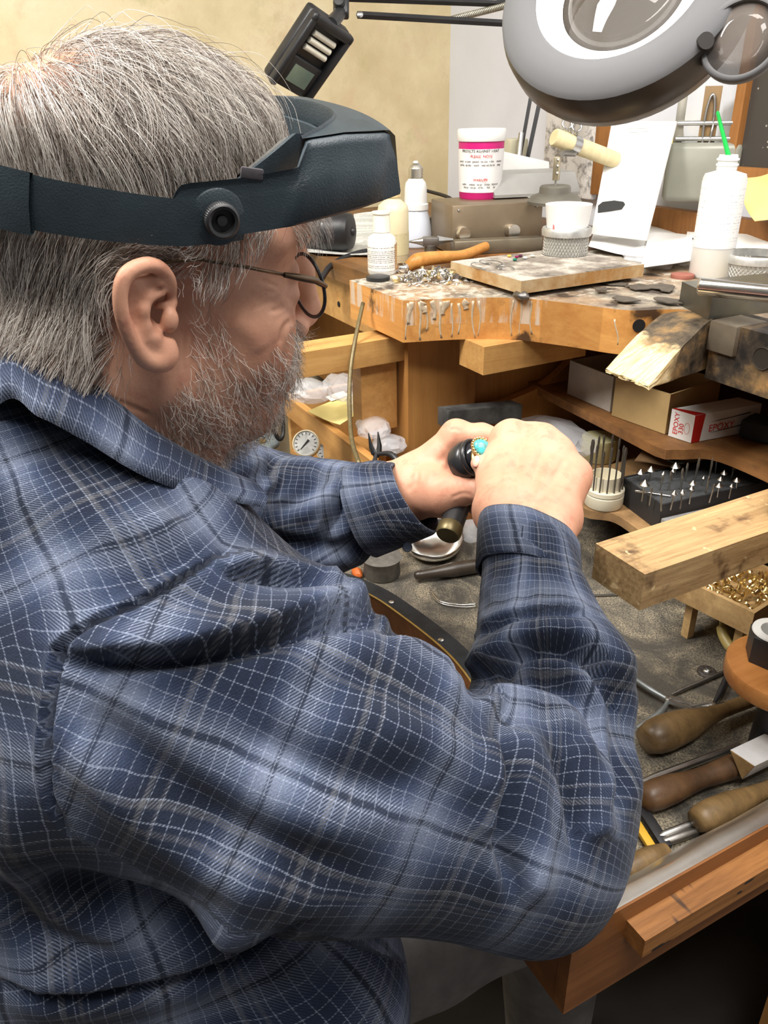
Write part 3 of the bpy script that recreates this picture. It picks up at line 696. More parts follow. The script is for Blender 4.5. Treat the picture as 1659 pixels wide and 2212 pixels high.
# eyebrows
r4 = roots(lambda c: (c[:, 1] > .075) & (np.abs(c[:, 2] - .048) < .006) & (np.abs(c[:, 0]) > .012) & (np.abs(c[:, 0]) < .055), 320); n4 = len(r4); hgt = RNG.uniform(.5, 1.2, n4)
EB_S = grow(r4, lambda p, s, N: np.sign(p[:, :1]) * np.array([[1., 0, 0]]) + np.array([[0, .2, -.35]]), 5, .0028, lambda s: .002 + .006 * s, .35)
# ear and nape fuzz
r5 = roots(lambda c: (c[:, 1] < -.02) & (c[:, 2] < -.02) & (c[:, 2] > -.075), 500); n5 = len(r5); hgt = np.ones(n5)
NP_S = grow(r5, lambda p, s, N: np.array([[0, -.2, -1.]]) + N * .05, 5, .003, lambda s: .002 + .004 * s, .3)
MH = hair_material('grey_hair', srgb(52, 42, 37), srgb(138, 122, 111), srgb(244, 238, 230), .56)
MFR = hair_material('white_fringe', srgb(120, 110, 102), srgb(210, 202, 194), srgb(250, 246, 240), .4)
MBD = hair_material('grizzled_beard', srgb(48, 38, 31), srgb(128, 112, 98), srgb(240, 232, 222), .5)
# ------------------------------------------------------------------ shirt
SH_R = at(310, 1480, .545); EL_R = at(1128, 1812, .588); WR_R = at(1140, 1215, .692)
EL_L = at(560, 1110, .97); WR_L = at(812, 1078, .912); SH_L = np.array([-.80, .06, .95])
NB = hw((0, -.045, -.15))
SG = Grid((-1.02, -.36, .46), (-.2, .56, 1.13), .0032)
s = SG
PEL = np.array([-.62, -.1, .52])
s.ell((-.615, -.04, .86), (.2, .155, .21), .03)                 # chest and back
s.ell((-.60, .0, .66), (.205, .21, .2), .06)                     # belly
s.ell((-.61, -.06, .54), (.2, .19, .16), .06)                    # hips
s.cone(NB - np.array([0, .0, .06]), NB, .088, .05, .05)               # neck base
s.cone((-.615, -.02, .985), at(235, 1215, .535), .085, .085, .05)      # right shoulder
s.cone((-.62, -.02, .98), (-.78, .02, .96), .09, .085, .05)         # left shoulder
s.cone(at(-40, 1000, .515), at(190, 1050, .55), .066, .048, .04)            # cloth rising to the collar
s.ell(at(600, 2150, .72), (.12, .12, .12), .05)
s.cone(at(410, 1260, .58), at(600, 1345, .60), .062, .05, .05)        # chest in front of the shoulder
# right sleeve
s.cone(SH_R, at(690, 1655, .55), .117, .098, .03)
s.cone(at(690, 1655, .55), EL_R, .098, .073, .03)
s.ell(at(1190, 1690, .615), .06, .04)
s.cone(EL_R, at(1190, 1500, .655), .068, .062, .025)
s.cone(at(1190, 1500, .655), WR_R, .061, .0405, .02)
# left sleeve
s.cone(SH_L, EL_L, .095, .075, .03); s.cone(EL_L, at(700, 1118, .94), .074, .065, .02); s.cone(at(700, 1118, .94), WR_L, .065, .046, .02)
SV, SF = s.nets()
SN = vnormals(SV, SF)
SQ = proj(SV)
SLEEVE = [(470, 1205), (330, 1290), (200, 1350), (132, 1405), (112, 1500), (100, 1620), (108, 1720), (150, 1800), (330, 1890), (600, 1985), (870, 2075), (1300, 2120), (1460, 1700), (1440, 1380), (1300, 1050), (960, 1050), (985, 1440), (860, 1345), (800, 1290), (700, 1235), (560, 1195)]
inR = inpoly(SQ[:, :2], SLEEVE) & (SQ[:, 2] < .8)
dl = SV - SH_L; axL = [(SH_L, EL_L), (EL_L, WR_L)]
def segd(V, a, b):
    ab = b - a; h = np.clip((V - a) @ ab / (ab @ ab), 0, 1); return np.linalg.norm(V - a - h[:, None] * ab, axis=1), h
dL = np.minimum(segd(SV, SH_L, EL_L)[0] - .09, segd(SV, EL_L, WR_L)[0] - .075)
inL = (dL < .012) & (SV[:, 0] < -.6) & ~inR & ((SV[:, 1] > .1) | (SV[:, 0] < -.84))
def sleeve_uv(V, S, E, W, r=.095):
    a = nz(E - S); b = nz(W - E); n = nz(np.cross(a, b)); d1, h1 = segd(V, S, E); d2, h2 = segd(V, E, W); la = np.linalg.norm(E - S)
    # extend the first segment backwards over the shoulder
    h1 = (V - S) @ (E - S) / la ** 2; first = d1 <= d2
    p1 = V - S - np.outer(h1 * la, a); p2 = V - E - np.outer((V - E) @ b, b)
    t1 = np.arctan2(p1 @ n, -(p1 @ np.cross(a, n))); t2 = np.arctan2(p2 @ n, -(p2 @ np.cross(b, n)))
    u = np.where(first, t1, t2); v = np.where(first, h1 * la, la + (V - E) @ b)
    return np.stack([u * r, v], 1)
UV = np.zeros((len(SV), 2))
ctr = np.array([-.615, -.02]); ang = np.arctan2(SV[:, 0] - ctr[0], -(SV[:, 1] - ctr[1])); rad = np.hypot(SV[:, 0] - ctr[0], SV[:, 1] - ctr[1])
UV[:, 0] = ang * .2 + .05; UV[:, 1] = SV[:, 2] + np.clip(.2 - rad, 0, .2) * np.clip((SV[:, 2] - .8) / .12, 0, 1) * .9
# on top of the shoulder and upper back the cloth is laid out across the body
w = np.clip((SV[:, 2] - .78) / .1, 0, 1)[:, None] * np.clip((SN[:, 2:3] * .6 - SN[:, 1:2] * .2 + .35) / .3, 0, 1)
cr = np.array([.88, .47, 0]); al = np.array([-.3, .62, -.72])
UVr = sleeve_uv(SV, SH_R, EL_R, WR_R); UVr[:, 0] += .31
UVl = sleeve_uv(SV, SH_L, EL_L, WR_L)
UV[inR] = UVr[inR]; UV[inL] = UVl[inL]
# folds: loose noise on the large scale, then the ones the cloth shows
ph = SV * 26; lf = (np.sin(ph[:, 0] + 1.7 * np.sin(ph[:, 2] * .7)) * np.sin(ph[:, 1] * 1.1 + ph[:, 2] * .6 + 2)) * .0022
STR = [
    ('c', [(478, 1203), (330, 1291), (205, 1350), (135, 1402), (114, 1500), (101, 1620), (108, 1720), (150, 1800)], 10, .0045),
    ('r', [(478, 1188), (330, 1276), (200, 1335), (118, 1395), (96, 1500), (84, 1620), (90, 1720)], 12, .0022),
    # big fold from the arm hole to the chest
    ('s', [(150, 1402), (250, 1408), (380, 1402), (520, 1380), (660, 1345), (790, 1322), (850, 1345)], 46, .015),
    ('s', [(480, 1225), (560, 1235), (650, 1262), (720, 1300)], 30, .009),
    ('c', [(820, 1372), (880, 1372), (930, 1392), (985, 1440)], 22, .009),
    ('r', [(800, 1345), (870, 1345), (930, 1372)], 22, .006),
    ('r', [(560, 1450), (700, 1420), (830, 1420), (940, 1470), (1000, 1560)], 50, .007),
    ('c', [(180, 1520), (300, 1640), (450, 1760), (620, 1850), (800, 1900)], 60, .006),
    ('r', [(150, 1600), (260, 1740), (420, 1850), (620, 1930)], 45, .005),
    ('c', [(520, 1560), (640, 1640), (760, 1690), (900, 1700)], 60, .005),
    ('r', [(720, 1540), (860, 1580), (980, 1640), (1060, 1740)], 50, .006),
    ('c', [(1075, 1560), (1085, 1680), (1082, 1800), (1110, 1930)], 26, .008),
    ('r', [(1040, 1590), (1050, 1700), (1045, 1810)], 30, .005),
    ('r', [(1130, 1560), (1150, 1700), (1165, 1850), (1150, 1960)], 34, .007),
    ('c', [(1190, 1620), (1230, 1720), (1250, 1840)], 24, .006),
    ('r', [(1240, 1600), (1290, 1700), (1300, 1820)], 30, .006),
    # bunching at the inside of the elbow
    ('s', [(1010, 1445), (1060, 1432), (1130, 1392), (1220, 1385), (1290, 1425), (1330, 1500)], 40, .013),
    ('c', [(1000, 1500), (1060, 1480), (1140, 1470), (1230, 1490), (1290, 1560), (1310, 1660)], 30, .009),
    ('r', [(1020, 1520), (1100, 1515), (1190, 1540), (1240, 1600)], 28, .007),
    ('s', [(1045, 1370), (1100, 1335), (1180, 1320), (1260, 1330)], 30, .006),
    ('c', [(1290, 1420), (1330, 1520), (1345, 1640), (1330, 1760)], 26, .009),
    ('r', [(1040, 1290), (1130, 1262), (1230, 1290)], 26, .003),
    # back and waist
    ('r', [(0, 1700), (40, 1840), (140, 1960), (330, 2010), (560, 1990)], 50, .008),
    ('s', [(0, 2100), (160, 2105), (320, 2080), (480, 2020), (600, 1990)], 46, .012),
    ('c', [(0, 1900), (100, 2010), (260, 2060)], 40, .005),
    ('r', [(0, 2160), (200, 2170), (420, 2120), (640, 2040)], 40, .006),
    ('r', [(0, 1050), (120, 1080), (260, 1130), (400, 1170)], 60, .004),
    ('c', [(330, 1060), (430, 1110), (520, 1180)], 50, .004),
    # far sleeve
    ('c', [(490, 1075), (560, 1030), (600, 1010)], 22, .006), ('r', [(560, 1060), (620, 1020), (690, 1000)], 20, .006),
    ('c', [(600, 1110), (670, 1060), (720, 1015)], 20, .006), ('r', [(640, 1130), (700, 1080), (740, 1040)], 20, .006),
    ('c', [(690, 1170), (730, 1110), (745, 1060)], 18, .006), ('r', [(720, 1190), (765, 1130), (770, 1060)], 16, .005),
    ('c', [(560, 1160), (640, 1180), (740, 1180), (840, 1150)], 24, .007), ('r', [(600, 1195), (700, 1215), (800, 1195)], 24, .006),
]
near = SQ[:, 2] < .8; FARS = STR[-8:]; NEARS = STR[:-8]
SV2 = SV + SN * (lf + 1.45 * folds(SV, SN, NEARS, near) + folds(SV, SN, FARS, ~near))[:, None]
def plaid_material():
    t = NT('blue_plaid_flannel'); uv = t.n('UVMap').outputs[0]; sp = t.n('SeparateXYZ'); t.l(uv, sp.inputs[0])
    PER = .094
    st = [(0, srgb(30, 37, 54)), (.1, srgb(34, 42, 60)), (.2, srgb(54, 64, 88)), (.28, srgb(99, 108, 129)), (.325, srgb(109, 117, 136)), (.335, srgb(46, 52, 66)), (.36, srgb(46, 52, 66)), (.37, srgb(108, 116, 135)), (.43, srgb(99, 108, 129)), (.53, srgb(54, 65, 89)), (.64, srgb(33, 40, 58)), (.71, srgb(26, 31, 45)), (.72, srgb(83, 84, 89)), (.745, srgb(81, 82, 87)), (.755, srgb(27, 33, 47)), (.82, srgb(28, 34, 49)), (.83, srgb(72, 73, 80)), (.845, srgb(72, 73, 80)), (.855, srgb(28, 36, 52)), (1, srgb(30, 37, 54))]
    def side(c, off):
        f = t.math('FRACT', t.math('ADD', t.math('DIVIDE', c, PER), off)); col = t.ramp(f, st)
        ln = t.math('FRACT', t.math('ADD', t.math('DIVIDE', c, PER / 12), off)); m = t.math('LESS_THAN', t.math('ABSOLUTE', t.math('SUBTRACT', ln, .5)), .045)
        return t.mix(t.math('MULTIPLY', m, .34), col, srgb(172, 182, 204))
    # slight wander of the threads
    wn = t.n('TexNoise', Scale=26., Detail=2.); t.l(uv, wn.inputs['Vector'])
    wob = t.math('MULTIPLY', t.math('SUBTRACT', wn.outputs['Fac'], .5), .006)
    U_ = t.math('ADD', sp.outputs[0], wob); V_ = t.math('ADD', sp.outputs[1], wob)
    A = side(U_, .1); B = side(V_, .42)
    tw = t.math('FRACT', t.math('DIVIDE', t.math('ADD', sp.outputs[0], sp.outputs[1]), .0021))
    tw = t.math('GREATER_THAN', tw, .5)
    col = t.mix(tw, A, B)
    col = t.mix(.3, col, t.mix(.5, A, B))
    fz = t.noise(t.coord(), 900, 2); col = t.mix(1., col, t.ramp(fz, [(.3, .8), (.7, 1.15)]), 'MULTIPLY')
    t.set(Base_Color=col, Roughness=.95, Sheen_Weight=.08, Sheen_Roughness=.5); t.b.inputs['Specular IOR Level'].default_value = .15
    th = t.math('ADD', t.math('MULTIPLY', tw, .6), fz); t.bump(th, .55, .0009)
    return t.m
PLAID = plaid_material()
PERSON = None
def make_shirt(parent):
    o = link('shirt', quads_mesh('shirt', SV2, SF, UV), PLAID, parent); o['label'] = 'blue plaid flannel shirt'
    # cuffs: open, slightly flared bands
    def cuff(rim, base, parent, uo):
        """rim/base: centre, normal-plane axes and radii of the open end and of the seam"""
        n = 72; v = []; f = []; uv = []
        prof = [(0, .0), (.02, .003), (.5, .0025), (.93, .002), (1, 0), (1.0, -.0028), (.9, -.003), (.4, -.003)]
        for k, (h, off) in enumerate(prof):
            for j in range(n):
                a = 2 * pi * j / n
                c = base[0] * (1 - h) + rim[0] * h; e1 = base[1] * (1 - h) + rim[1] * h; e2 = base[2] * (1 - h) + rim[2] * h
                d = e1 * cos(a) + e2 * sin(a); L = np.linalg.norm(d); wv = 1 + .025 * sin(3 * a + uo * 9) + .012 * sin(7 * a)
                v.append(c + d * (wv + off / L)); uv.append((a * L + uo, h * np.linalg.norm(rim[0] - base[0]) + uo * 2))
        for k in range(len(prof) - 1):
            for j in range(n): f.append((k * n + j, k * n + (j + 1) % n, (k + 1) * n + (j + 1) % n, (k + 1) * n + j))
        me = quads_mesh('cuff', np.array(v), np.array(f), np.array(uv)); return link('cuff', me, PLAID, parent)
    def ring(left, right, t1, t2, other):
        """ellipse from two silhouette pixels and the half depth vector"""
        a = at(*left, t1); b = at(*right, t2); return ((a + b) / 2, (b - a) / 2, np.asarray(other, float))
    ax = nz(WR_R - EL_R)
    def e2(axis_, e1, r): return nz(np.cross(axis_, e1)) * r
    r1 = ring((1034, 1122), (1246, 1168), .745, .715, (0, 0, 0)); r0 = ring((1032, 1225), (1250, 1268), .70, .68, (0, 0, 0))
    c1 = cuff((r1[0], r1[1], e2(ax, r1[1], .044)), (r0[0], r0[1], e2(ax, r0[1], .043)), o, .11)
    axl = nz(WR_L - EL_L)
    q1 = ring((862, 1003), (936, 1150), .90, .875, 0); q0 = ring((756, 1012), (806, 1200), .925, .90, 0)
    c2 = cuff((q1[0], q1[1], e2(axl, q1[1], .05)), (q0[0], q0[1], e2(axl, q0[1], .05)), o, .37)
    btn = MB().lathe([(0, .0022), (.003, .0022), (.0048, .0024), (.0055, .0012), (.0055, 0)], axis(at(880, 1182, .872), -FW), 16).build('button', mat('dark_button', (.02, .025, .04), .3), c2)
    # collar: stand and fold
    top = [(0, 742, .50), (110, 786, .487), (205, 836, .492), (330, 935, .505), (452, 1005, .54), (548, 1046, .568)]
    low = [(0, 872, .455), (85, 896, .448), (180, 948, .462), (300, 1022, .474), (420, 1068, .513), (560, 1095, .552)]
    T = [at(*p) for p in top]; Lw = [at(*p) for p in low]
    far = lambda p: np.array([2 * NB[0] - p[0] - .02, p[1], p[2]])
    backT = [hw((.055, -.12, -.105)), hw((0, -.135, -.1)), hw((-.06, -.115, -.105))]; backL = [hw((.08, -.14, -.135)), hw((0, -.155, -.135)), hw((-.085, -.135, -.135))]
    Lf = [far(p) for p in T[1:]]; LfL = [far(p) for p in Lw[1:]]
    Tp = spline(T[::-1] + backT + Lf, 12); Lp = spline(Lw[::-1] + backL + LfL, 12)
    n = len(Tp); v = []; uv = []; L = 0
    for i in range(n):
        if i: L += np.linalg.norm(Lp[i] - Lp[i - 1])
        inn = Tp[i] + (NB - Tp[i]) * .1 - np.array([0, 0, .03]); out = nz(Lp[i] - np.array([NB[0], NB[1], Lp[i][2]]))
        rowp = [inn, Tp[i] * .96 + inn * .04 - out * .003, Tp[i] + np.array([0, 0, .003]), Tp[i] + out * .004, Tp[i] * .5 + Lp[i] * .5 + out * .009, Lp[i] + out * .004, Lp[i] + out * .001, Tp[i] * .3 + Lp[i] * .7 - out * .001]
        v += rowp; uv += [(L, k * .011 + .03) for k in range(len(rowp))]
    k = 8; f = [(i * k + j, (i + 1) * k + j, (i + 1) * k + j + 1, i * k + j + 1) for i in range(n - 1) for j in range(k - 1)]
    link('collar', quads_mesh('collar', np.array(v), np.array(f), np.array(uv)), PLAID, o)
    return o
# ------------------------------------------------------------------ trousers
def make_trousers(parent):
    g = Grid((-1.0, -.35, .02), (-.3, .75, .62), .0075)
    g.ell((-.61, -.08, .46), (.19, .18, .12), .04)
    KR = np.array([-.50, .48, .42]); KL = np.array([-.84, .46, .42])
    g.cone((-.52, -.02, .45), KR, .098, .075, .04); g.cone((-.72, -.02, .45), KL, .098, .075, .04)
    g.cone(KR, KR + np.array([0, .02, -.34]), .072, .058, .03); g.cone(KL, KL + np.array([0, .02, -.34]), .072, .058, .03)
    V, Fq = g.nets(); N = vnormals(V, Fq); V = V + N * (np.sin(V[:, 1] * 60 + V[:, 0] * 30) * np.sin(V[:, 0] * 45) * .003)[:, None]
    m = mat('charcoal_trousers', srgb(118, 114, 112), .9, 0, .2, 40, .4, 700)
    return link('trousers', quads_mesh('trousers', V, Fq), m, parent)
def make_stool():
    b = np.array([-.61, -.07, 0]); e = empty('work_stool', b, 'low round dark stool hidden beneath the seated person', 'stool'); v = mat('dark_vinyl', srgb(40, 38, 38), .5)
    MB().lathe([(0, .285), (.17, .285), (.185, .3), (.185, .325), (.17, .34), (0, .345)], axis(b, (0, 0, 1)), 40).build('seat', v, e, 50)
    MB().lathe([(0, .05), (.03, .05), (.025, .285), (0, .285)], axis(b, (0, 0, 1)), 20).build('post', STEEL_D, e, 50)
    MB().lathe([(0, 0), (.2, 0), (.2, .02), (.05, .05), (0, .05)], axis(b, (0, 0, 1)), 36).build('base', BLACK, e, 50)
# ------------------------------------------------------------------ hands
def hand_right():
    P = dict(w=(1138, 1165, .715), w2=(1140, 1120, .738))
    pts = [at(*p) for p in P.values()]
    cs = pts + [at(1020, 1200, .68), at(1290, 880, .92), at(1020, 880, .92), at(1290, 1200, .68), at(1150, 890, .78), at(1290, 900, .76), at(1020, 900, .76)]; lo = np.min(cs, 0) - .02; hi = np.max(cs, 0) + .02
    g = Grid(lo, hi, .0013); A = at
    # wrist: oval section from two cones side by side
    g.cone(A(1112, 1185, .705), A(1090, 1110, .745), .024, .026, .012); g.cone(A(1172, 1185, .70), A(1190, 1120, .735), .024, .0265, .012)
    mcp = [A(1094, 952, .808), A(1148, 950, .806), A(1194, 976, .798), A(1236, 1024, .787)]
    root = [A(1080, 1100, .752), A(1118, 1096, .748), A(1160, 1100, .744), A(1198, 1115, .742)]
    rad = [(.0225, .0175), (.0225, .0175), (.0225, .017), (.0215, .0165)]
    for m, r, (a, b) in zip(mcp, root, rad): g.cone(r, m, a, b, .016)
    g.cone(A(1095, 1030, .79), A(1195, 1050, .78), .024, .024, .02)          # fill of the palm
    # knuckles
    for (x, y, t), r in zip([(1104, 934, .797), (1176, 944, .793), (1212, 976, .789), (1246, 1026, .778)], [.0118, .0118, .0112, .0118]): g.ell(A(x, y, t), r, .014)
    # fingers curl away behind the knuckles and close on the ring
    pip = [A(1083, 942, .842), A(1150, 946, .848), A(1202, 975, .84), A(1252, 1030, .818)]
    tip = [A(1066, 975, .848), A(1100, 985, .868), A(1130, 1012, .868), A(1170, 1050, .852)]
    for i in range(4):
        mid = (pip[i] + tip[i]) / 2 + FW * .012 * (i > 0)
        g.chain([mcp[i], pip[i]], [.0135, .0108], .008); g.chain([pip[i], mid, tip[i]], [.0104, .0095, .0078], .005)
    # thumb
    g.chain([A(1082, 1095, .757), A(1072, 1048, .785), A(1066, 1020, .796)], [.021, .0155, .0122], .012)
    g.chain([A(1066, 1020, .796), A(1050, 1012, .793), A(1034, 1001, .790)], [.0112, .0096, .008], .004)
    # tendons
    for m, r in zip(mcp, root): g.cone(r * .45 + m * .55 - FW * .0175, m - FW * .012, .003, .004, .014)
    V, Fq = g.nets(); V = smooth_verts(V, Fq, 1, .4); N = vnormals(V, Fq)
    d = folds(V, N, [('r', [(1088, 1060), (1096, 1000), (1104, 950)], 9, .0011), ('r', [(1128, 1060), (1142, 1000), (1158, 950)], 9, .0012), ('r', [(1162, 1070), (1182, 1015), (1200, 975)], 9, .0011), ('r', [(1196, 1085), (1220, 1050), (1238, 1025)], 9, .001),
        ('c', [(1112, 1040), (1120, 990), (1128, 950)], 9, .0008), ('c', [(1150, 1050), (1164, 1000), (1178, 965)], 9, .0008), ('c', [(1184, 1065), (1204, 1020), (1222, 990)], 9, .0008),
        ('c', [(1060, 1090), (1100, 1080), (1150, 1084), (1200, 1104)], 7, .0006), ('c', [(1070, 1108), (1120, 1098), (1180, 1108)], 6, .0006), ('c', [(1092, 942), (1104, 934), (1118, 940)], 5, .0005), ('c', [(1166, 950), (1178, 944), (1190, 952)], 5, .0005),
        ('r', [(1130, 1110), (1165, 1060), (1175, 1030), (1205, 1010)], 5, .0006), ('r', [(1100, 1100), (1118, 1060), (1112, 1020)], 5, .0005)])
    return V + N * d[:, None], Fq
def hand_left():
    A = at; cs = [A(820, 900, .84), A(1110, 1130, .95), A(820, 1130, .95), A(1110, 900, .82), A(1110, 1130, .8)]
    g = Grid(np.min(cs, 0) - .02, np.max(cs, 0) + .02, .0013)
    g.cone(A(800, 1058, .925), A(890, 1040, .9), .029, .027, .012); g.cone(A(800, 1085, .915), A(892, 1072, .893), .028, .027, .012)
    mcp = [A(986, 944, .878), A(1004, 960, .905), A(1010, 985, .925), A(1005, 1015, .938)]
    root = [A(905, 1028, .893), A(912, 1030, .908), A(915, 1045, .918), A(915, 1060, .925)]
    for m, r in zip(mcp, root): g.cone(r, m, .0245, .0165, .016)
    g.ell(A(984, 934, .874), .0125, .012)
    # index finger laid across the top of the holder
    g.chain([mcp[0], A(1040, 940, .868), A(1088, 950, .862)], [.015, .0118, .0105], .008); g.chain([A(1088, 950, .862), A(1118, 975, .862)], [.0102, .009], .005)
    # thenar and thumb below the holder
    g.chain([A(900, 1062, .885), A(952, 1062, .866), A(996, 1057, .853)], [.026, .0245, .0165], .014)
    g.chain([A(996, 1057, .853), A(1040, 1060, .842), A(1072, 1052, .838)], [.0162, .0128, .0098], .007)
    # the other fingers wrap round the handle from behind, tips showing below
    for i, (tp, y) in enumerate([(1012, 1088), (1024, 1096), (1034, 1103)]):
        g.chain([mcp[i + 1], A(1062 + 4 * i, 985 + 26 * i, .915 + .01 * i), A(1054 + 3 * i, 1040 + 22 * i, .895), A(tp, y, .872 - .004 * i)], [.0125, .0108, .0098, .0072], .005)
    V, Fq = g.nets(); V = smooth_verts(V, Fq, 1, .4); N = vnormals(V, Fq)
    d = folds(V, N, [('r', [(890, 1035), (940, 990), (982, 940)], 10, .0012), ('c', [(935, 1040), (970, 1005), (992, 965)], 9, .001), ('c', [(985, 1030), (998, 1000), (996, 962)], 6, .0008), ('c', [(880, 1060), (900, 1040), (905, 1015)], 6, .0006), ('c', [(975, 1075), (1000, 1066), (1020, 1070)], 5, .0005), ('c', [(972, 930), (984, 926), (994, 932)], 5, .0005)])
    return V + N * d[:, None], Fq
def core():
    """what the clothes hide: trunk and arms, so that the body is whole"""
    g = Grid((-.98, -.25, .5), (-.22, .5, 1.1), .008)
    g.ell((-.615, -.03, .84), (.16, .12, .2), .03); g.ell((-.60, -.02, .64), (.16, .15, .16), .05)
    g.cone(hw((0, -.045, -.19)), (-.61, -.03, .95), .06, .09, .04); g.cone((-.61, -.03, .95), SH_R, .07, .06, .03); g.cone((-.61, -.03, .95), SH_L, .07, .06, .03)
    g.chain([SH_R, EL_R, at(1150, 1500, .66), at(1145, 1190, .705)], [.06, .034, .02, .018], .02); g.chain([SH_L, EL_L, at(830, 1070, .915)], [.06, .045, .03], .02)
    return g.nets()
def make_person():
    vs, fs, n = [], [], 0
    for V, Fq in ((hw(HV), HFc), hand_right(), hand_left(), core()):
        vs.append(V); fs.append(Fq + n); n += len(V)
    o = link('person', quads_mesh('person', np.concatenate(vs), np.concatenate(fs)), SKIN)
    tag(o, 'seated grey-bearded person in a blue plaid shirt bent over a ring', 'person')
    for nm, S, m, a, b in (('hair', UP_S, MH, .00016, .00006), ('nape_hair', LO_S, MH, .00016, .00006), ('fringe', FR_S, MFR, .00013, .00005), ('beard', BD_S, MBD, .00013, .00006), ('eyebrow', EB_S, MBD, .00014, .00006), ('neck_hair', NP_S, MBD, .0001, .00005)):
        strands(nm, hw(S), m, a, b, o)
    sh = make_shirt(o); make_trousers(o)
    nl = mat('finger_nail', srgb(226, 176, 156), .3, 0, .05)
    nb = at(1028, 996, .7835); ax_ = nz(-FW * .72 - RT * .5 + UPV * .25)
    MB().lathe([(0, .0009), (.0028, .0007), (.0046, .0001), (.005, -.0008)], axis(nb, ax_, UPV), 18, sx=1.25, sy=.85).build('thumb_nail', nl, o, 180)
    return o
PERSON = make_person(); make_stool()
# ------------------------------------------------------------------ small helpers for things on the bench
def mpp(p): return ((np.asarray(p) - CAM) @ FW) / F          # metres per pixel at a place
Z3 = np.array([0, 0, 1.])
def print_mat(name, base, ink, rows=26., amt=.85, dens=.5, metal=0):
    """flat printed matter: rows of small illegible type"""
    if name in _M: return _M[name]
    t = NT(name); uv = t.coord('Generated'); sp = t.n('SeparateXYZ'); t.l(uv, sp.inputs[0])
    row = t.math('FRACT', t.math('MULTIPLY', sp.outputs[2], rows)); inr = t.math('LESS_THAN', t.math('ABSOLUTE', t.math('SUBTRACT', row, .5)), .2)
    rid = t.math('FLOOR', t.math('MULTIPLY', sp.outputs[2], rows)); wn = t.n('TexWhiteNoise', noise_dimensions='1D'); t.l(rid, wn.inputs['W'])
    cb = t.n('CombineXYZ'); t.l(t.math('MULTIPLY', t.math('ADD', sp.outputs[0], sp.outputs[1]), 60), cb.inputs[0]); t.l(t.math('MULTIPLY', rid, 3.7), cb.inputs[1])
    ch = t.math('GREATER_THAN', t.noise(cb.outputs[0], 1.2, 2), 1 - dens - .02); on = t.math('GREATER_THAN', wn.outputs[0], .35)
    f = t.math('MULTIPLY', t.math('MULTIPLY', inr, ch), t.math('MULTIPLY', on, amt))
    t.set(Base_Color=t.mix(f, base, ink), Roughness=.6, Metallic=metal); _M[name] = t.m; return t.m
def text(body, o, x, y, size, mt, parent, name='lettering'):
    c = bpy.data.curves.new(name, 'FONT'); c.body = body; c.size = size; c.align_x = 'LEFT'; c.extrude = .0001; c.materials.append(mt)
    tmp = bpy.data.objects.new(name, c); me_ = bpy.data.meshes.new_from_object(tmp); bpy.data.objects.remove(tmp); ob = bpy.data.objects.new(name, me_); COL.objects.link(ob); x = nz(x); y = np.asarray(y, float); y = nz(y - x * (x @ y)); ob.matrix_basis = Matrix(M4(o, x, y, np.cross(x, y)).tolist())
    if parent is not None: ob.parent = parent; ob.matrix_parent_inverse = MW(parent).inverted()
    return ob
def lat(prof, base, k=1., zdir=Z3, n=28): return MB().lathe([(r * k, z * k) for r, z in prof], axis(base, zdir), n)
INK = mat('black_ink', (.02, .02, .02), .6)
RED_INK = mat('red_ink', (.65, .03, .03), .6)
FROST = glass('frosted_plastic', (.92, .92, .88), .35, .72)
FROST_Y = glass('yellowed_plastic', (.86, .76, .5), .35, .86)
CLEAR = glass('clear_plastic', (.95, .97, 1), .08, .22)
BAG = glass('plastic_bag', (.95, .96, 1), .25, .3)
GOLD = mat('gold', (.84, .67, .34), .28, 1, .15, 60); SILVER = mat('silver', (.8, .79, .77), .22, 1, .12, 60)

# ------------------------------------------------------------------ side table
T2 = .955
st = empty('side_table', (-1.8, 1.0, 0), 'brown wooden side table against the plaster wall behind the bench end', 'table')
MB().box((-1.83, 1.08, T2 - .0175), (.98, .76, .035)).build('table_top', wood('dark_table_top', srgb(96, 66, 38), srgb(140, 98, 54), 1, 'x', .5, srgb(60, 40, 24), .6, 8), st, 35, .002)
MB().box((-1.84, .74, .872), (.96, .03, .095)).build('apron', WD_BENCHY, st, 35, .002)
MB().box((-1.84, .95, .70), (.96, .02, .42)).build('back_board', WD_SIDE, st, 35, .002)
for x in (-2.28, -1.38):
    for y in (.74, 1.4): MB().box((x, y, .41), (.06, .06, .82)).build('leg', WD_SIDE, st, 35, .002)
MB().lathe([(0, .001), (.006, .001), (.006, 0)], axis(ony(732, 657, .7245), (0, -1, 0)), 14).build('screw_hole', mat('hole_shadow', (.006, .005, .004), .9), st)

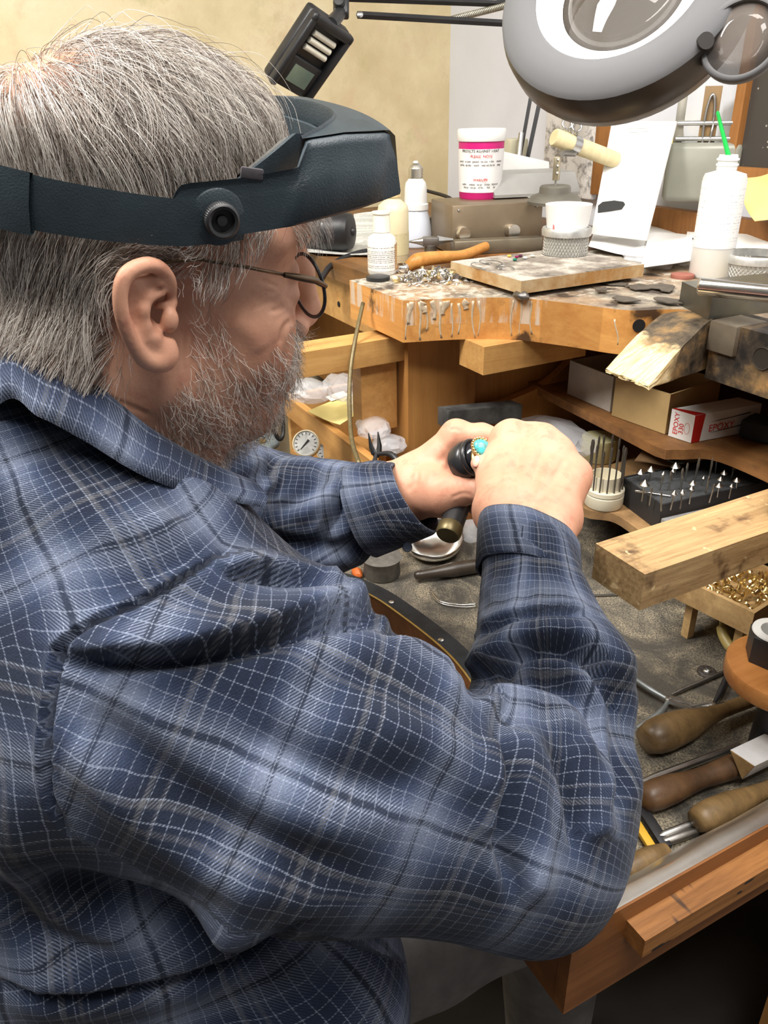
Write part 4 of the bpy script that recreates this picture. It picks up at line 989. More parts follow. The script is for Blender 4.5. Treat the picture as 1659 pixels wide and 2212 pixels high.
# ------------------------------------------------------------------ bottles and jars
b = onz(826, 590, TOPZ); k = mpp(b)
wb = empty('dropper_bottle', b, 'small white bottle with tapered cap and tan label', 'bottle')
lat([(0, 0), (29, 0), (30.5, 2), (30.5, 66), (27, 76), (18, 82), (16, 86), (16, 88)], b, k).build('body', WHITE, wb, 40)
lat([(0, 0), (16.5, 0), (19, 2), (17.5, 36), (20, 38), (20, 42), (0, 42)], b + Z3 * 84 * k, k).build('cap', mat('cream_cap', srgb(236, 232, 216), .45, 0, .04), wb, 40)
MB().lathe([(31.2 * k, 6 * k), (31.2 * k, 58 * k)], axis(b, Z3), 40, cap=False).build('label', print_mat('bottle_print', srgb(236, 230, 222), srgb(60, 40, 36), 14, .9, .5), wb, 180)
MB().add([b + np.array([cos(a), sin(a), 0]) * 31.8 * k + Z3 * z * k for a in np.linspace(.55, 1.6, 9) for z in (8, 62)], [(2 * i, 2 * i + 2, 2 * i + 3, 2 * i + 1) for i in range(8)]).build('stained_strip', print_mat('tan_print', srgb(190, 150, 104), srgb(120, 80, 50), 10, .6, .5), wb, 180)
b = onz(850, 566, T2); k = mpp(b)
yb = empty('squeeze_bottle', b, 'yellowed translucent bottle behind the small white bottle', 'bottle')
lat([(0, 0), (31, 0), (33, 3), (33, 104), (30, 116), (20, 124), (15, 128), (15, 134)], b, k).build('body', FROST_Y, yb, 40)
lat([(0, 0), (30, 0), (30, 60), (0, 60)], b + Z3 * 2 * k, k).build('liquid', mat('cloudy_liquid', srgb(214, 196, 146), .3), yb, 40)
lat([(0, 0), (17, 0), (17, 20), (15, 23), (0, 23)], b + Z3 * 132 * k, k).build('cap', mat('tan_cap', srgb(214, 190, 140), .5), yb, 40)
MB().lathe([(33.6 * k, 18 * k), (33.6 * k, 62 * k)], axis(b, Z3), 40, cap=False).build('label', print_mat('blue_print', srgb(206, 194, 152), srgb(40, 44, 96), 7, .8, .35), yb, 180)
b = onz(898, 500, T2); b = at(898, 500, 1.78); b[2] = T2; k = mpp(b)
rb = empty('reflector_bulb', b, 'white reflector bulb standing on its face, screw base up', 'light bulb')
lat([(0, 0), (34, 0), (36, 4), (35, 30), (31, 52), (25, 72), (24, 76)], b, k).build('reflector', mat('bulb_enamel', srgb(214, 220, 232), .15, 0, .04), rb, 180)
lat([(25, 0), (27, 1), (27, 12), (24, 14), (23, 44), (21, 54), (14, 62)], b + Z3 * 74 * k, k).build('collar', WHITE, rb, 40)
lat([(14, 0)] + [(14.5 + (1.4 if i % 2 else -.6), 2 + i * 2.6) for i in range(9)] + [(11, 27), (7, 31), (0, 33)], b + Z3 * 134 * k, k).build('screw_base', mat('tin_screw', (.6, .58, .52), .35, 1), rb, 180)
lat([(0, 0), (6, 0), (5, 5), (0, 6)], b + Z3 * 164 * k, k).build('contact', WHITE, rb, 180)
# motor
a1, a2 = at(684, 500, 1.72), at(752, 500, 1.70); k = mpp(a1); zd = nz(a2 - a1); L = np.linalg.norm(a2 - a1) / k
mo = empty('flex_shaft_motor', (a1 + a2) / 2, 'black cylindrical motor lying on papers beside the forehead', 'motor')
MB().lathe([(r * k, z * k) for r, z in [(0, -40), (37, -38), (39, -30), (39, 6), (37, 8), (37, 12), (40, 14), (40, L - 6), (36, L + 6), (24, L + 10), (10, L + 11), (8, L + 16), (0, L + 17)]], axis(a1, zd), 36).build('housing', BLACK, mo, 40)
MB().lathe([(40.5 * k, 20 * k), (41.5 * k, 22 * k), (41.5 * k, 30 * k), (40.5 * k, 32 * k)], axis(a1, zd), 36, cap=False).build('band', mat('worn_band', (.06, .06, .06), .3, .4), mo, 40)
# papers under the motor and behind
def sheet(name, pts, mt, label, cat, th=.0012, bump=.003, nx=8, group=None):
    """paper from four corners, gently buckled"""
    P = [np.asarray(p, float) for p in pts]; v = []; f = []; n = nz(np.cross(P[1] - P[0], P[3] - P[0])); n = n if n[2] > 0 else -n
    sd = random.random() * 6
    for s_ in (0, 1):
        for i in range(nx + 1):
            for j in range(nx + 1):
                u, w_ = i / nx, j / nx; p = P[0] * (1 - u) * (1 - w_) + P[1] * u * (1 - w_) + P[2] * u * w_ + P[3] * (1 - u) * w_
                v.append(p + n * (bump * (.5 + .5 * sin(4 * u + sd) * sin(5 * w_ + sd * 2)) + th * s_))
    m_ = (nx + 1) ** 2
    for i in range(nx):
        for j in range(nx):
            a = i * (nx + 1) + j; q = (a, a + 1, a + nx + 2, a + nx + 1); f += [q[::-1], tuple(x + m_ for x in q)]
    ring = [i * (nx + 1) for i in range(nx + 1)] + [nx * (nx + 1) + j for j in range(1, nx + 1)] + [i * (nx + 1) + nx for i in range(nx - 1, -1, -1)] + [j for j in range(nx - 1, 0, -1)]
    for i in range(len(ring)): a, b_ = ring[i], ring[(i + 1) % len(ring)]; f.append((a, b_, b_ + m_, a + m_))
    o = MB().add(v, f).build(name, mt, None, 60); return tag(o, label, cat, group)
NEWS = print_mat('newsprint', srgb(214, 212, 204), srgb(70, 70, 70), 40, .7, .55)
sheet('newspaper', [onz(640, 552, T2 + .001), onz(800, 556, T2 + .001), onz(850, 515, T2 + .001), onz(690, 515, T2 + .001)], mat('grey_newsprint', srgb(196, 196, 190), .8, 0, .2, 60), 'crumpled newspaper under the black motor', 'newspaper', .002, .012)
nb = at(765, 520, 1.95); sheet('newspaper', [at(764, 535, 1.86), at(822, 540, 1.86), at(815, 462, 1.95), at(764, 466, 1.95)], NEWS, 'folded newsprint standing behind the black motor', 'newspaper', .004, .004)
# stake anvil
b = onz(930, 556, T2); b = at(930, 556, 1.62); b[2] = T2 + .0; k = mpp(b)
an = empty('stake_anvil', b, 'little steel horn anvil on a round foot behind the heap of findings', 'anvil')
lat([(0, 0), (40, 0), (40, 4), (22, 8), (14, 12), (13, 30), (15, 34)], b, k).build('foot', STEEL_D, an, 40)
xr = RT - Z3 * (RT @ Z3); xr = nz(xr)
MB().tube([b + Z3 * 42 * k + xr * x * k for x in (-48, -30, -16, -14)], [1.5 * k, 5 * k, 9 * k, 10 * k], 14).build('horn', STEEL, an, 60)
MB().box(b + Z3 * 42 * k + xr * 0, (34 * k, 24 * k, 18 * k), rotz(atan2(xr[1], xr[0])), .001).build('face', STEEL_D, an)
MB().tube([b + Z3 * 44 * k + xr * x * k for x in (14, 30, 48)], [9 * k, 6 * k, 3 * k], 4).build('tail', STEEL, an, 30)
# taupe box behind the anvil
p = at(946, 505, 1.82); p[2] = T2; k = mpp(p); MBx = MB().box(p + Z3 * 27 * k, (55 * k, 40 * k, 54 * k), rotz(.9), .003)
tag(MBx.build('instrument_case', mat('taupe_enamel', srgb(120, 108, 92), .4, .2), None), 'small taupe metal case between bulb and control unit', 'case')
# ------------------------------------------------------------------ control unit with knobs
pA, pB = at(975, 540, 1.66), at(1168, 520, 1.70); pA[2] = pB[2] = T2; ux = nz(pB - pA); uy = np.cross(Z3, ux); Wd = np.linalg.norm(pB - pA); kk = mpp(pA)
H = 100 * kk; Rb = np.stack([ux, uy, Z3], 1); cu = empty('control_unit', (pA + pB) / 2, 'metal control unit with two cylindrical knobs under the pink jar', 'power supply')
TAUPE = mat('champagne_metal', srgb(138, 122, 100), .42, .55, .12, 14, .1, 200)
MB().box((pA + pB) / 2 + uy * .07 + Z3 * (H / 2 + .004), (Wd, .14, H), Rb, .0025).build('housing', TAUPE, cu)
for fx in (.07, .93):
    for fz in (.1, .9): MB().lathe([(0, .0022), (.002, .002), (.0028, 0)], axis(pA + ux * Wd * fx + Z3 * (.004 + H * fz), -uy), 10).build('screw', STEEL, cu, 180)
for px_, py_ in ((995, 482), (1100, 487)):
    c = pA + ux * ((px_ - 975) / 193 * Wd) + Z3 * (.004 + H * .45); kn = MB().lathe([(.0135, 0), (.0135, .02), (.0125, .022), (0, .022)], axis(c, -uy), 28).build('knob', SILVER, cu, 40)
for i in range(6):
    c = pA + ux * Wd * (.4 + .035 * i + (.08 if i > 2 else 0)) + Z3 * (H * .26); MB().lathe([(0, .002), (.0016, .0012), (.0016, 0)], axis(c, -uy), 10).build('indicator', mat('orange_led', (.7, .12, .04), .3), cu, 180)
TZ2 = T2 + .004 + H
# jar on the unit
jb = at(1036, 428, 1.74); jb[2] = TZ2; k = mpp(jb); SJ = 1.0
jr = empty('powder_jar', jb, 'white-lidded plastic jar with a pink base and printed label', 'jar')
lat([(0, 0), (42, 0), (44, 3), (48, 112), (48, 114)], jb, k).build('body', mat('magenta_plastic', srgb(206, 30, 120), .4, 0, .06), jr, 40)
MB().lathe([(45.2 * k, 14 * k), (48.4 * k, 98 * k)], axis(jb, Z3), 40, cap=False).build('label', mat('label_paper', (.84, .83, .82), .6, 0, .03), jr, 180)
lat([(0, 0), (50, 0), (51, 2), (51, 20), (49, 23), (0, 24)], jb + Z3 * 112 * k, k, n=40).build('lid', WHITE, jr, 40)
vw = nz(np.array([CAM[0] - jb[0], CAM[1] - jb[1], 0])); tx = np.cross(Z3, vw)
for z, s_, w_, m_ in [(92, 7.5, 'PROTECTS AGAINST HEAT WHILE SOLDERING', INK), (82, 7.5, 'PLEASE NOTE', RED_INK), (73, 5.5, 'use this compound to coat the stones', INK), (66, 5.5, 'and keep the work wet while heating', INK), (37, 7, 'WARRANTY', RED_INK), (29, 5.2, 'seller makes no promise beyond', INK), (23, 5.2, 'the price paid for this jar', INK)]:
    body = w_[:22] if s_ > 7 and len(w_) > 22 else w_
    r_ = (45.6 + z * .036) * k; n_ = len(body); half = n_ * s_ * .27 * k
    for i in range(0, n_, 6):
        seg = body[i:i + 6]; a = (i * s_ * .54 * k - half) / r_; nrm = vw * cos(a + .12) + tx * sin(a + .12)
        st_ = jb + (vw * cos(a) + tx * sin(a)) * (r_ + .0004) + Z3 * z * k; text(seg, st_, np.cross(Z3, nrm), Z3, s_ * k, m_, jr)
# sloped grey scale on the unit, white card leaning on it
sA, sB = at(1068, 434, 1.70), at(1252, 430, 1.74); sA[2] = sB[2] = TZ2 + .003; ux2 = nz(sB - sA); uy2 = np.cross(Z3, ux2); W2 = np.linalg.norm(sB - sA); k = mpp(sA)
sc = empty('pocket_scale', (sA + sB) / 2, 'flat grey metal scale with a sloping front edge', 'scale')
MB().prism([(0, 0), (0, 6 * k), (.035, 44 * k), (.12, 46 * k), (.12, 0)], W2, M4(sA, uy2, Z3, ux2)).build('body', mat('brushed_grey', srgb(176, 174, 170), .4, .5, .08), sc, 35, .001)
for f in (.08, .9): lat([(0, 0), (.007, 0), (.007, .004), (0, .004)], sA + ux2 * W2 * f + uy2 * .03 - Z3 * .003).build('foot', BLACK, sc)
cA, cB = at(1080, 396, 1.80), at(1185, 406, 1.86)
sheet('index_card', [cA, cB, cB + Z3 * .055 + uy2 * .01, cA + Z3 * .066 + uy2 * .01], PAPER, 'blank white card propped behind the grey scale', 'card', .001, .001)
# steel bar
bA, bB = at(981, 536, 1.60), at(1172, 531, 1.63); bA[2] = bB[2] = T2 + .012; ub = nz(bB - bA)
o = MB().box((bA + bB) / 2 + np.cross(Z3, ub) * .015 + Z3 * .014, (np.linalg.norm(bB - bA), .03, .028), np.stack([ub, np.cross(Z3, ub), Z3], 1), .003).build('steel_bar', mat('oiled_steel', srgb(134, 124, 106), .4, .7, .2, 22)); tag(o, 'flat steel bar lying in front of the control unit', 'steel bar')
o = MB().box((bA + bB) / 2 + np.cross(Z3, ub) * .015 + Z3 * -.006, (.1, .03, .012), np.stack([ub, np.cross(Z3, ub), Z3], 1), .001).build('packing_block', WD_DARK); tag(o, 'wood packing under the flat steel bar', 'block')
# third hand: weighted foot, ball joint, clip holding a dowel
b = at(1197, 436, 1.68); b[2] = TZ2 - .028; b = at(1197, 440, 1.62); k = mpp(b)
th = empty('third_hand', b, 'third-hand stand on a round cast foot gripping a wooden dowel', 'holder')
lat([(0, 0), (57, 0), (58, 6), (50, 16), (34, 22), (33, 34), (30, 37), (0, 37)], b, k).build('foot', mat('cast_grey', srgb(120, 116, 106), .55, .5, .15), th, 40)
MB().tube([b + Z3 * 36 * k, b + Z3 * 46 * k], 3 * k, 10).build('stem', STEEL, th, 60)
MB().box(b + Z3 * 70 * k, (13 * k, 12 * k, 46 * k), rotz(.6), .001).build('joint_block', mat('nickel_brass', srgb(170, 160, 136), .35, .8), th)
for z in (58, 72, 84): MB().lathe([(0, 2 * k), (2.6 * k, 2 * k), (3 * k, 0)], axis(b + Z3 * z * k - FW * 8 * k, -FW), 10).build('joint_screw', STEEL_D, th, 60)
d0, d1 = at(1196, 296, 1.60), at(1330, 346, 1.66); MB().tube([d0, d0 + (d1 - d0) * .02, d1], [16 * k, 18 * k, 17 * k], 22).build('dowel', wood('pale_dowel', srgb(206, 188, 140), srgb(232, 218, 176), 1, 'x', .6), th, 40)
dc = d0 + (d1 - d0) * .33; dd = nz(d1 - d0)
MB().lathe([(19.5 * k, -9 * k), (19.5 * k, 9 * k)], axis(dc, dd), 24, cap=False).build('clip_band', STEEL, th, 180)
for px_, py_ in ((1225, 268), (1246, 274)):
    q = at(px_, py_, 1.595); MB().tube([dc + (q - dc) * .45] + [q + (UPV * sin(a) + RT * cos(a)) * 10 * k for a in np.linspace(-1.2, 4.3, 12)] + [dc + (q - dc) * .45], 2.6 * k, 8).build('clip_ear', STEEL, th, 180)
MB().tube([b + Z3 * 92 * k, at(1215, 330, 1.6), dc - UPV * 18 * k], 7 * k, 10).build('clip_arm', STEEL_D, th, 60)
# sieve basket with white cup inside
def sieve(base, k, r, h, label, cup=True):
    s_ = empty('sieve_basket', base, label, 'sieve', 'round mesh sieves')
    nm = 44; rows = 9
    for i in range(rows): pass
    m_ = MB()
    for j in range(nm):
        a = 2 * pi * j / nm; c, s2 = cos(a), sin(a); b2 = 2 * pi * (j + 6) / nm
        m_.tube([base + np.array([cos(a + q * .5) * r, sin(a + q * .5) * r, h * q]) for q in (0, .33, .66, 1)], .0007, 4, False)
        m_.tube([base + np.array([cos(a - q * .5) * r, sin(a - q * .5) * r, h * q]) for q in (0, .33, .66, 1)], .0007, 4, False)
    o_ = m_.build('mesh_wall', mat('wire_mesh', (.55, .54, .5), .35, .9), s_, 180)
    MB().lathe([(r * .985, 0), (r * .985, h)], axis(base, Z3), 32, cap=False).build('inner_wall', glass('mesh_haze', (.62, .6, .55), .6, .55), s_, 180)
    MB().lathe([(0, .001), (r, .001), (r + .001, 0), (r + .0015, .003), (r, .004)], axis(base, Z3), 32).build('bottom', STEEL_D, s_, 40)
    MB().lathe([(r - .001, h), (r + .004, h - .001), (r + .005, h + .008), (r + .003, h + .0125), (r - .002, h + .0125), (r - .002, h)], axis(base, Z3), 36, cap=False).build('rim', mat('galvanised', (.62, .62, .6), .5, .8, .2, 60), s_, 50)
    return s_
b = onz(1220, 552, TOPZ + .012); b = at(1220, 552, 1.46); k = mpp(b)
sv = sieve(b, k, 47 * k, 44 * k, 'wire mesh sieve holding a white cup on the soldering board')
o = MB().lathe([(0, .004), (.034, .004), (.036, .05), (.041, .088), (.039, .088), (.033, .05), (.03, .006)], axis(b, Z3), 36, cap=False).build('plastic_cup', WHITE, None, 40); tag(o, 'white plastic cup standing inside the mesh sieve', 'cup')
ra = at(1198, 462, 1.415); o = MB().tube([ra, at(1195, 500, 1.415)], .0012, 6).build('red_pick', mat('red_plastic', (.75, .05, .04), .4)); tag(o, 'thin red pick hanging in the white cup', 'pick')
# leaning white card with a black patch
l0, l1, l2, l3 = at(1277, 505, 1.66), at(1396, 519, 1.58), at(1462, 262, 1.60), at(1322, 262, 1.68)
lc = empty('leaning_card', (l0 + l1) / 2, 'tall white card leaning upright with a black printed patch', 'card')
nrm = nz(np.cross(l1 - l0, l3 - l0)); nrm = nrm if nrm @ FW < 0 else -nrm
MB().add([*(l0, l1, l2, l3), *[p - nrm * .003 for p in (l0, l1, l2, l3)]], [(0, 1, 2, 3), (7, 6, 5, 4), (0, 4, 5, 1), (1, 5, 6, 2), (2, 6, 7, 3), (3, 7, 4, 0)]).build('board', PAPER, lc)
bi = lambda u, w_: (l0 * (1 - u) * (1 - w_) + l1 * u * (1 - w_) + l2 * u * w_ + l3 * (1 - u) * w_) + nrm * .0004
pt = [bi(.05, .185), bi(.46, .235)] + [bi(.5, .28), bi(.46, .3), bi(.3, .305), bi(.1, .285), bi(.03, .25)]
MB().add(pt, [tuple(range(7))]).build('printed_patch', INK, lc)
for w_ in (.93, .9): MB().add([bi(.25, w_), bi(.62, w_ + .01), bi(.62, w_ + .013), bi(.25, w_ + .003)], [(0, 1, 2, 3)]).build('pencil_line', mat('pencil', (.55, .55, .55), .7), lc)
# tall squeeze bottle with a green stick
b = onz(1532, 596, TOPZ); k = mpp(b)
sq = empty('refill_bottle', b, 'translucent bottle with printed label holding a green stick', 'bottle')
lat([(0, 0), (41, 0), (43, 3), (43, 196), (40, 204), (20, 210), (19, 214)], b, k).build('body', FROST, sq, 40)
lat([(0, 0), (40.5, 0), (40.5, 56), (0, 56)], b + Z3 * 3 * k, k).build('liquid', mat('pale_liquid', srgb(222, 210, 176), .2), sq, 40)
lat([(20, 0), (20, 6), (22, 7), (22, 10), (19, 11), (19, 16), (22, 17), (22, 20), (19, 21), (18, 27), (16, 27), (16, 0)], b + Z3 * 213 * k, k).build('threaded_neck', WHITE, sq, 40)
MB().lathe([(43.6 * k, 62 * k), (43.6 * k, 192 * k)], axis(b, Z3), 44, cap=False).build('label', print_mat('bottle_label2', (.85, .85, .83), (.1, .1, .1), 22, .5, .42), sq, 180)
g0, g1 = b + Z3 * 150 * k, at(1550, 240, 1.36); o = MB().tube([g0, b + Z3 * 236 * k, g1 - (g1 - g0) * .02, g1], [4.5 * k, 5 * k, 3.6 * k, 1.5 * k], 10).build('green_stick', mat('green_plastic', srgb(22, 170, 70), .35)); tag(o, 'slim bright green stick poking out of the bottle neck', 'stick')
# grey hanging unit with two rails
gc = at(1515, 372, 1.66); k = mpp(gc); hn = nz(np.array([CAM[0] - gc[0], CAM[1] - gc[1], 0])); hx = np.cross(Z3, hn); hx = hx if hx @ RT > 0 else -hx; Rg = np.stack([hx, -hn, Z3], 1)
gu = empty('foot_pedal', gc, 'rounded grey enamel pedal case hanging by two flat rails', 'pedal')
MB().box(gc, (150 * k, 50 * k, 118 * k), Rg, .012).build('case', mat('grey_enamel', srgb(150, 150, 138), .35, .1, .06), gu, 60)
for x in (-58, 62): MB().box(gc + hx * x * k + Z3 * 130 * k, (18 * k, 6 * k, 160 * k), Rg, .0008).build('rail', mat('aluminium_rail', srgb(176, 172, 160), .4, .6), gu)
for z in (66, 96): MB().tube([gc + hx * -62 * k + Z3 * z * k + hn * 8 * k, gc + hx * 62 * k + Z3 * z * k + hn * 8 * k], 5 * k, 12).build('cross_bar', STEEL, gu, 60)
MB().box(gc + Z3 * 110 * k, (34 * k, 10 * k, 110 * k), Rg, .001).build('tongue', mat('tongue_wood', srgb(140, 112, 74), .5), gu)
MB().tube([gc + Z3 * (95 + 55 * sin(a)) * k + hx * (9 * cos(a)) * k + hn * 10 * k for a in np.linspace(0, 2 * pi, 20)], 3 * k, 8).build('buckle', STEEL, gu, 180)
# notes, papers, framed board at the back
sheet('sticky_note', [at(1425, 362, 1.72), at(1462, 362, 1.72), at(1473, 264, 1.74), at(1434, 266, 1.74)], mat('yellow_note', srgb(246, 226, 64), .7, 0, .03), 'bright yellow sticky note behind the leaning card', 'note', .001, .001)
yp = [at(1592, 400, 1.55), at(1625, 490, 1.5), at(1700, 470, 1.48), at(1690, 372, 1.56)]
sheet('envelope', yp, mat('manila', srgb(240, 206, 130), .7, 0, .06), 'creased manila paper flap at the back of the bench', 'paper', .001, .02)
fr = empty('framed_board', at(1640, 270, 1.68), 'dark speckled board in a brown wood frame against the back wall', 'board')
q = [ony(1588, 365, 1.45), ony(1760, 385, 1.45)]; xl, xr_ = q[0][0], q[1][0]
zb = q[0][2]
t_ = NT('speckled_slate'); o_ = t_.coord(); vv_ = t_.n('TexVoronoi', Scale=70.); t_.l(o_, vv_.inputs[0]); t_.set(Base_Color=t_.ramp(vv_.outputs['Distance'], [(.1, srgb(170, 166, 156)), (.16, srgb(66, 62, 58))]), Roughness=.4)
MB().box(((xl + xr_) / 2, 1.462, zb + .22), (xr_ - xl, .012, .44)).build('panel', t_.m, fr)
for a, b_ in (((xl - .02, 1.44, zb - .02), (xr_, 1.465, zb + .005)), ((xl - .02, 1.44, zb - .02), (xl + .002, 1.465, zb + .44))): MB().box([(u + w_) / 2 for u, w_ in zip(a, b_)], [abs(w_ - u) for u, w_ in zip(a, b_)]).build('frame_bar', WD_DARK, fr, 35, .002)
text('M T O T', np.array([xl + .075, 1.4545, zb + .17]), (0, 0, -1), (1, 0, 0), .028, mat('chalk', (.62, .6, .56), .8), fr)
bk_ = MB().box((-1.1, 1.44, TOPZ + .03), (.9, .03, .055)).build('back_rail', WD_DARK, None, 35, .002); tag(bk_, 'brown wooden rail along the back of the bench', 'rail')
# speckled white panel on the wall
t_ = NT('ink_spattered_board'); o_ = t_.coord(); t_.set(Base_Color=t_.mix(t_.ramp(t_.noise(o_, 24, 6, .75), [(.5, 0), (.62, .75)]), srgb(222, 218, 214), srgb(72, 64, 64)), Roughness=.6)
pa, pb = ony(1172, 405, 1.45), ony(1282, 405, 1.45)
o = MB().box(((pa[0] + pb[0]) / 2, 1.455, pa[2] + .11), (abs(pb[0] - pa[0]), .02, .25), None, .006).build('spattered_board', t_.m); tag(o, 'white board spattered with dark stains leaning on the back wall', 'board')
a_, b_ = ony(1282, 400, 1.452), ony(1312, 400, 1.452)
o = MB().box(((a_[0] + b_[0]) / 2, 1.452, a_[2] + .12), (abs(b_[0] - a_[0]), .02, .28), None, .003).build('wood_post', WD_DARK); tag(o, 'narrow dark wooden post behind the dowel', 'post')
# loose papers on the bench
for i, (pts, z, lb) in enumerate([([(1270, 545), (1440, 560), (1480, 470), (1290, 480)], .004, 'white sheet of paper under the leaning card'), ([(1380, 590), (1500, 570), (1490, 500), (1400, 520)], .010, 'crumpled white paper left of the refill bottle'), ([(1480, 520), (1640, 520), (1640, 440), (1500, 450)], .012, 'white paper spread behind the refill bottle'), ([(1570, 560), (1690, 555), (1690, 500), (1590, 505)], .016, 'white receipt paper at the far end of the bench')]):
    sheet('paper_sheet', [onz(x, y, TOPZ + z) for x, y in pts], PAPER, lb, 'paper', .001, .014)
def crumple(name, c, size, mt, label, cat, seed=0, sub=3, parent=None):
    bm = bmesh.new(); bmesh.ops.create_icosphere(bm, subdivisions=sub, radius=1); r = np.random.default_rng(seed); ks = r.normal(0, 1, (7, 3)) * 3; ph_ = r.random(7) * 6
    for v in bm.verts:
        p = np.array(v.co); d_ = sum(abs(sin(p @ q + h)) for q, h in zip(ks, ph_)) / 7; p = p * (.62 + .6 * d_); v.co = Vector(c) + Vector((p[0] * size[0], p[1] * size[1], max(p[2], -.6) * size[2]))
    o_ = link(name, bm_mesh(bm, name, 30), mt, parent); return tag(o_, label, cat) if parent is None else o_
crumple('plastic_bag', onz(1400, 575, TOPZ) + Z3 * .014, (.055, .04, .02), BAG, 'crumpled clear plastic bag beside the soldering board', 'plastic bag', 3)
crumple('tissue', onz(1345, 600, TOPZ) + Z3 * .004, (.02, .012, .006), PAPER, 'scrap of white tissue in front of the soldering board', 'tissue', 5, 2)
for i, (x, y, rx, an_) in enumerate([(1330, 612, .026, .3), (1390, 620, .034, 1.1), (1435, 622, .03, 2.2), (1350, 646, .03, .8), (1440, 650, .028, .2), (1300, 625, .018, 2)]):
    c = onz(x, y, TOPZ + .0015 + .0008 * i); pts = [(cos(a) * rx * q_, sin(a) * rx * .7 * q_) for a in np.linspace(0, 2 * pi, 13)[:-1] for q_ in [random.uniform(.45, 1.25)]]
    o = MB().prism(pts, .0015, M4(c, (cos(an_), sin(an_), 0), (-sin(an_), cos(an_), 0), Z3)).build('leather_scrap', mat('sooty_leather', srgb(86, 78, 68), .7, 0, .3, 60)); tag(o, ['sooty offcut just right of the soldering board', 'long sooty offcut left of the red disc', 'sooty offcut beside the steel bench block', 'sooty offcut nearest the bench front edge', 'sooty offcut touching the corner of the bench block', 'smallest sooty offcut by the white tissue'][i], 'scrap', 'offcuts by the pin')
o = lat([(0, 0), (24, 0), (25, 3), (24, 8), (20, 9), (0, 9)], onz(1474, 600, TOPZ), mpp(onz(1474, 600, TOPZ))).build('polishing_disc', mat('brick_red', srgb(150, 92, 78), .6)); tag(o, 'small brick-red disc in front of the refill bottle', 'disc')
b = onz(1625, 598, TOPZ); sieve(b, mpp(b), 62 * mpp(b), 34 * mpp(b), 'low mesh sieve behind the steel rod')
# steel bench block and rod
q0, q1, q2 = onz(1458, 654, TOPZ), onz(1530, 691, TOPZ), onz(1690, 672, TOPZ); ux3 = nz(q2 - q1); uy3 = nz(q0 - q1)
o = MB().add([p + Z3 * z for z in (0, .034) for p in (q1, q1 + ux3 * .2, q1 + ux3 * .2 + uy3 * .095, q1 + uy3 * .095)], [(3, 2, 1, 0), (4, 5, 6, 7), (0, 1, 5, 4), (1, 2, 6, 5), (2, 3, 7, 6), (3, 0, 4, 7)]).build('bench_block', mat('ground_steel', srgb(112, 110, 102), .42, .75, .12, 30, .1, 200, srgb(150, 140, 110), .4), None, 35, .0015); tag(o, 'square steel bench block under the round rod', 'steel block')
r0_, r1_ = onz(1508, 618, TOPZ + .0465), onz(1720, 640, TOPZ + .0465); o = MB().tube([r0_ + (r1_ - r0_) * f for f in (0, .008, .03, 1)], [.004, .0095, .0122, .0122], 26).build('steel_rod', mat('polished_rod', (.66, .64, .6), .18, 1, .08, 40)); tag(o, 'polished round steel rod resting on the bench block', 'rod')
# soldering board with trinkets
c0, c1, c3 = onz(980, 575, TOPZ + .022), onz(1133, 612, TOPZ + .022), onz(1372, 572, TOPZ + .022); a = nz(np.array([1., 0, 0])); L1, L2 = .205, .255
sb0 = np.array([-1.235, .785, TOPZ + .006])
def solder_mat():
    t = NT('scorched_board'); o = t.coord(); n = t.noise(o, 16, 6, .7); geo = t.n('NewGeometry'); s_ = t.n('SeparateXYZ'); t.l(geo.outputs['Normal'], s_.inputs[0])
    top = t.ramp(n, [(.32, srgb(70, 62, 56)), (.48, srgb(148, 138, 126)), (.62, srgb(206, 198, 186)), (.75, srgb(120, 84, 56))]); sd = t.ramp(n, [(.35, srgb(168, 122, 66)), (.7, srgb(206, 186, 148))])
    t.set(Base_Color=t.mix(t.ramp(s_.outputs[2], [(.5, 0), (.8, 1)]), sd, top), Roughness=.75); t.bump(t.noise(o, 90, 4), .4, .001); return t.m
sbd = empty('soldering_board', sb0 + np.array([.1, .12, 0]), 'scorched square soldering board raised at the corner of the bench', 'soldering board')
MB().box(sb0 + np.array([L1 / 2, L2 / 2, .012]), (L1, L2, .02)).build('board', solder_mat(), sbd, 35, .0015)
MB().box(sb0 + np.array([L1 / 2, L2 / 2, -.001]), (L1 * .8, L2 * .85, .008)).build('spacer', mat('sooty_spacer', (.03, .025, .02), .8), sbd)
crumple('foil', np.array([-1.035, .79, TOPZ + .004]), (.016, .012, .008), STEEL_D, '', '', 9, 2, sbd)
SBZ = TOPZ + .028
for i, (x, y, r_) in enumerate([(1060, 566, .026), (1090, 578, .02), (1050, 574, .034)]):
    c = onz(x, y, SBZ + .0012 + .001 * i); o = MB().tube([c + np.array([cos(a) * r_, sin(a) * r_ * .6, 0]) for a in np.linspace(0, 5.4, 22)], .0009, 6).build('wire_loop', STEEL, None, 180); tag(o, ['middle-sized wire loop on the soldering board', 'smallest wire loop on the soldering board', 'largest wire loop on the soldering board'][i], 'wire', 'wire loops on the soldering board')
for i, (x, y, c_) in enumerate([(1116, 558, (.25, .02, .08)), (1124, 556, (.1, .02, .05)), (1112, 564, (.02, .2, .12)), (1134, 560, (.8, .8, .8)), (1150, 556, (.75, .72, .6)), (1100, 556, (.8, .5, .1))]):
    c = onz(x, y, SBZ); o = MB().lathe([(0, 0), (.003, .001), (.0042, .0025), (.003, .0045), (0, .005)], axis(c, Z3), 8).build('loose_stone', mat('stone_%d' % i, c_, .1, 0, .1), None, 20); tag(o, ['dark red', 'deep plum', 'dark green', 'white', 'pale straw', 'amber'][i] + ' cut stone loose on the soldering board', 'gemstone', 'loose stones')
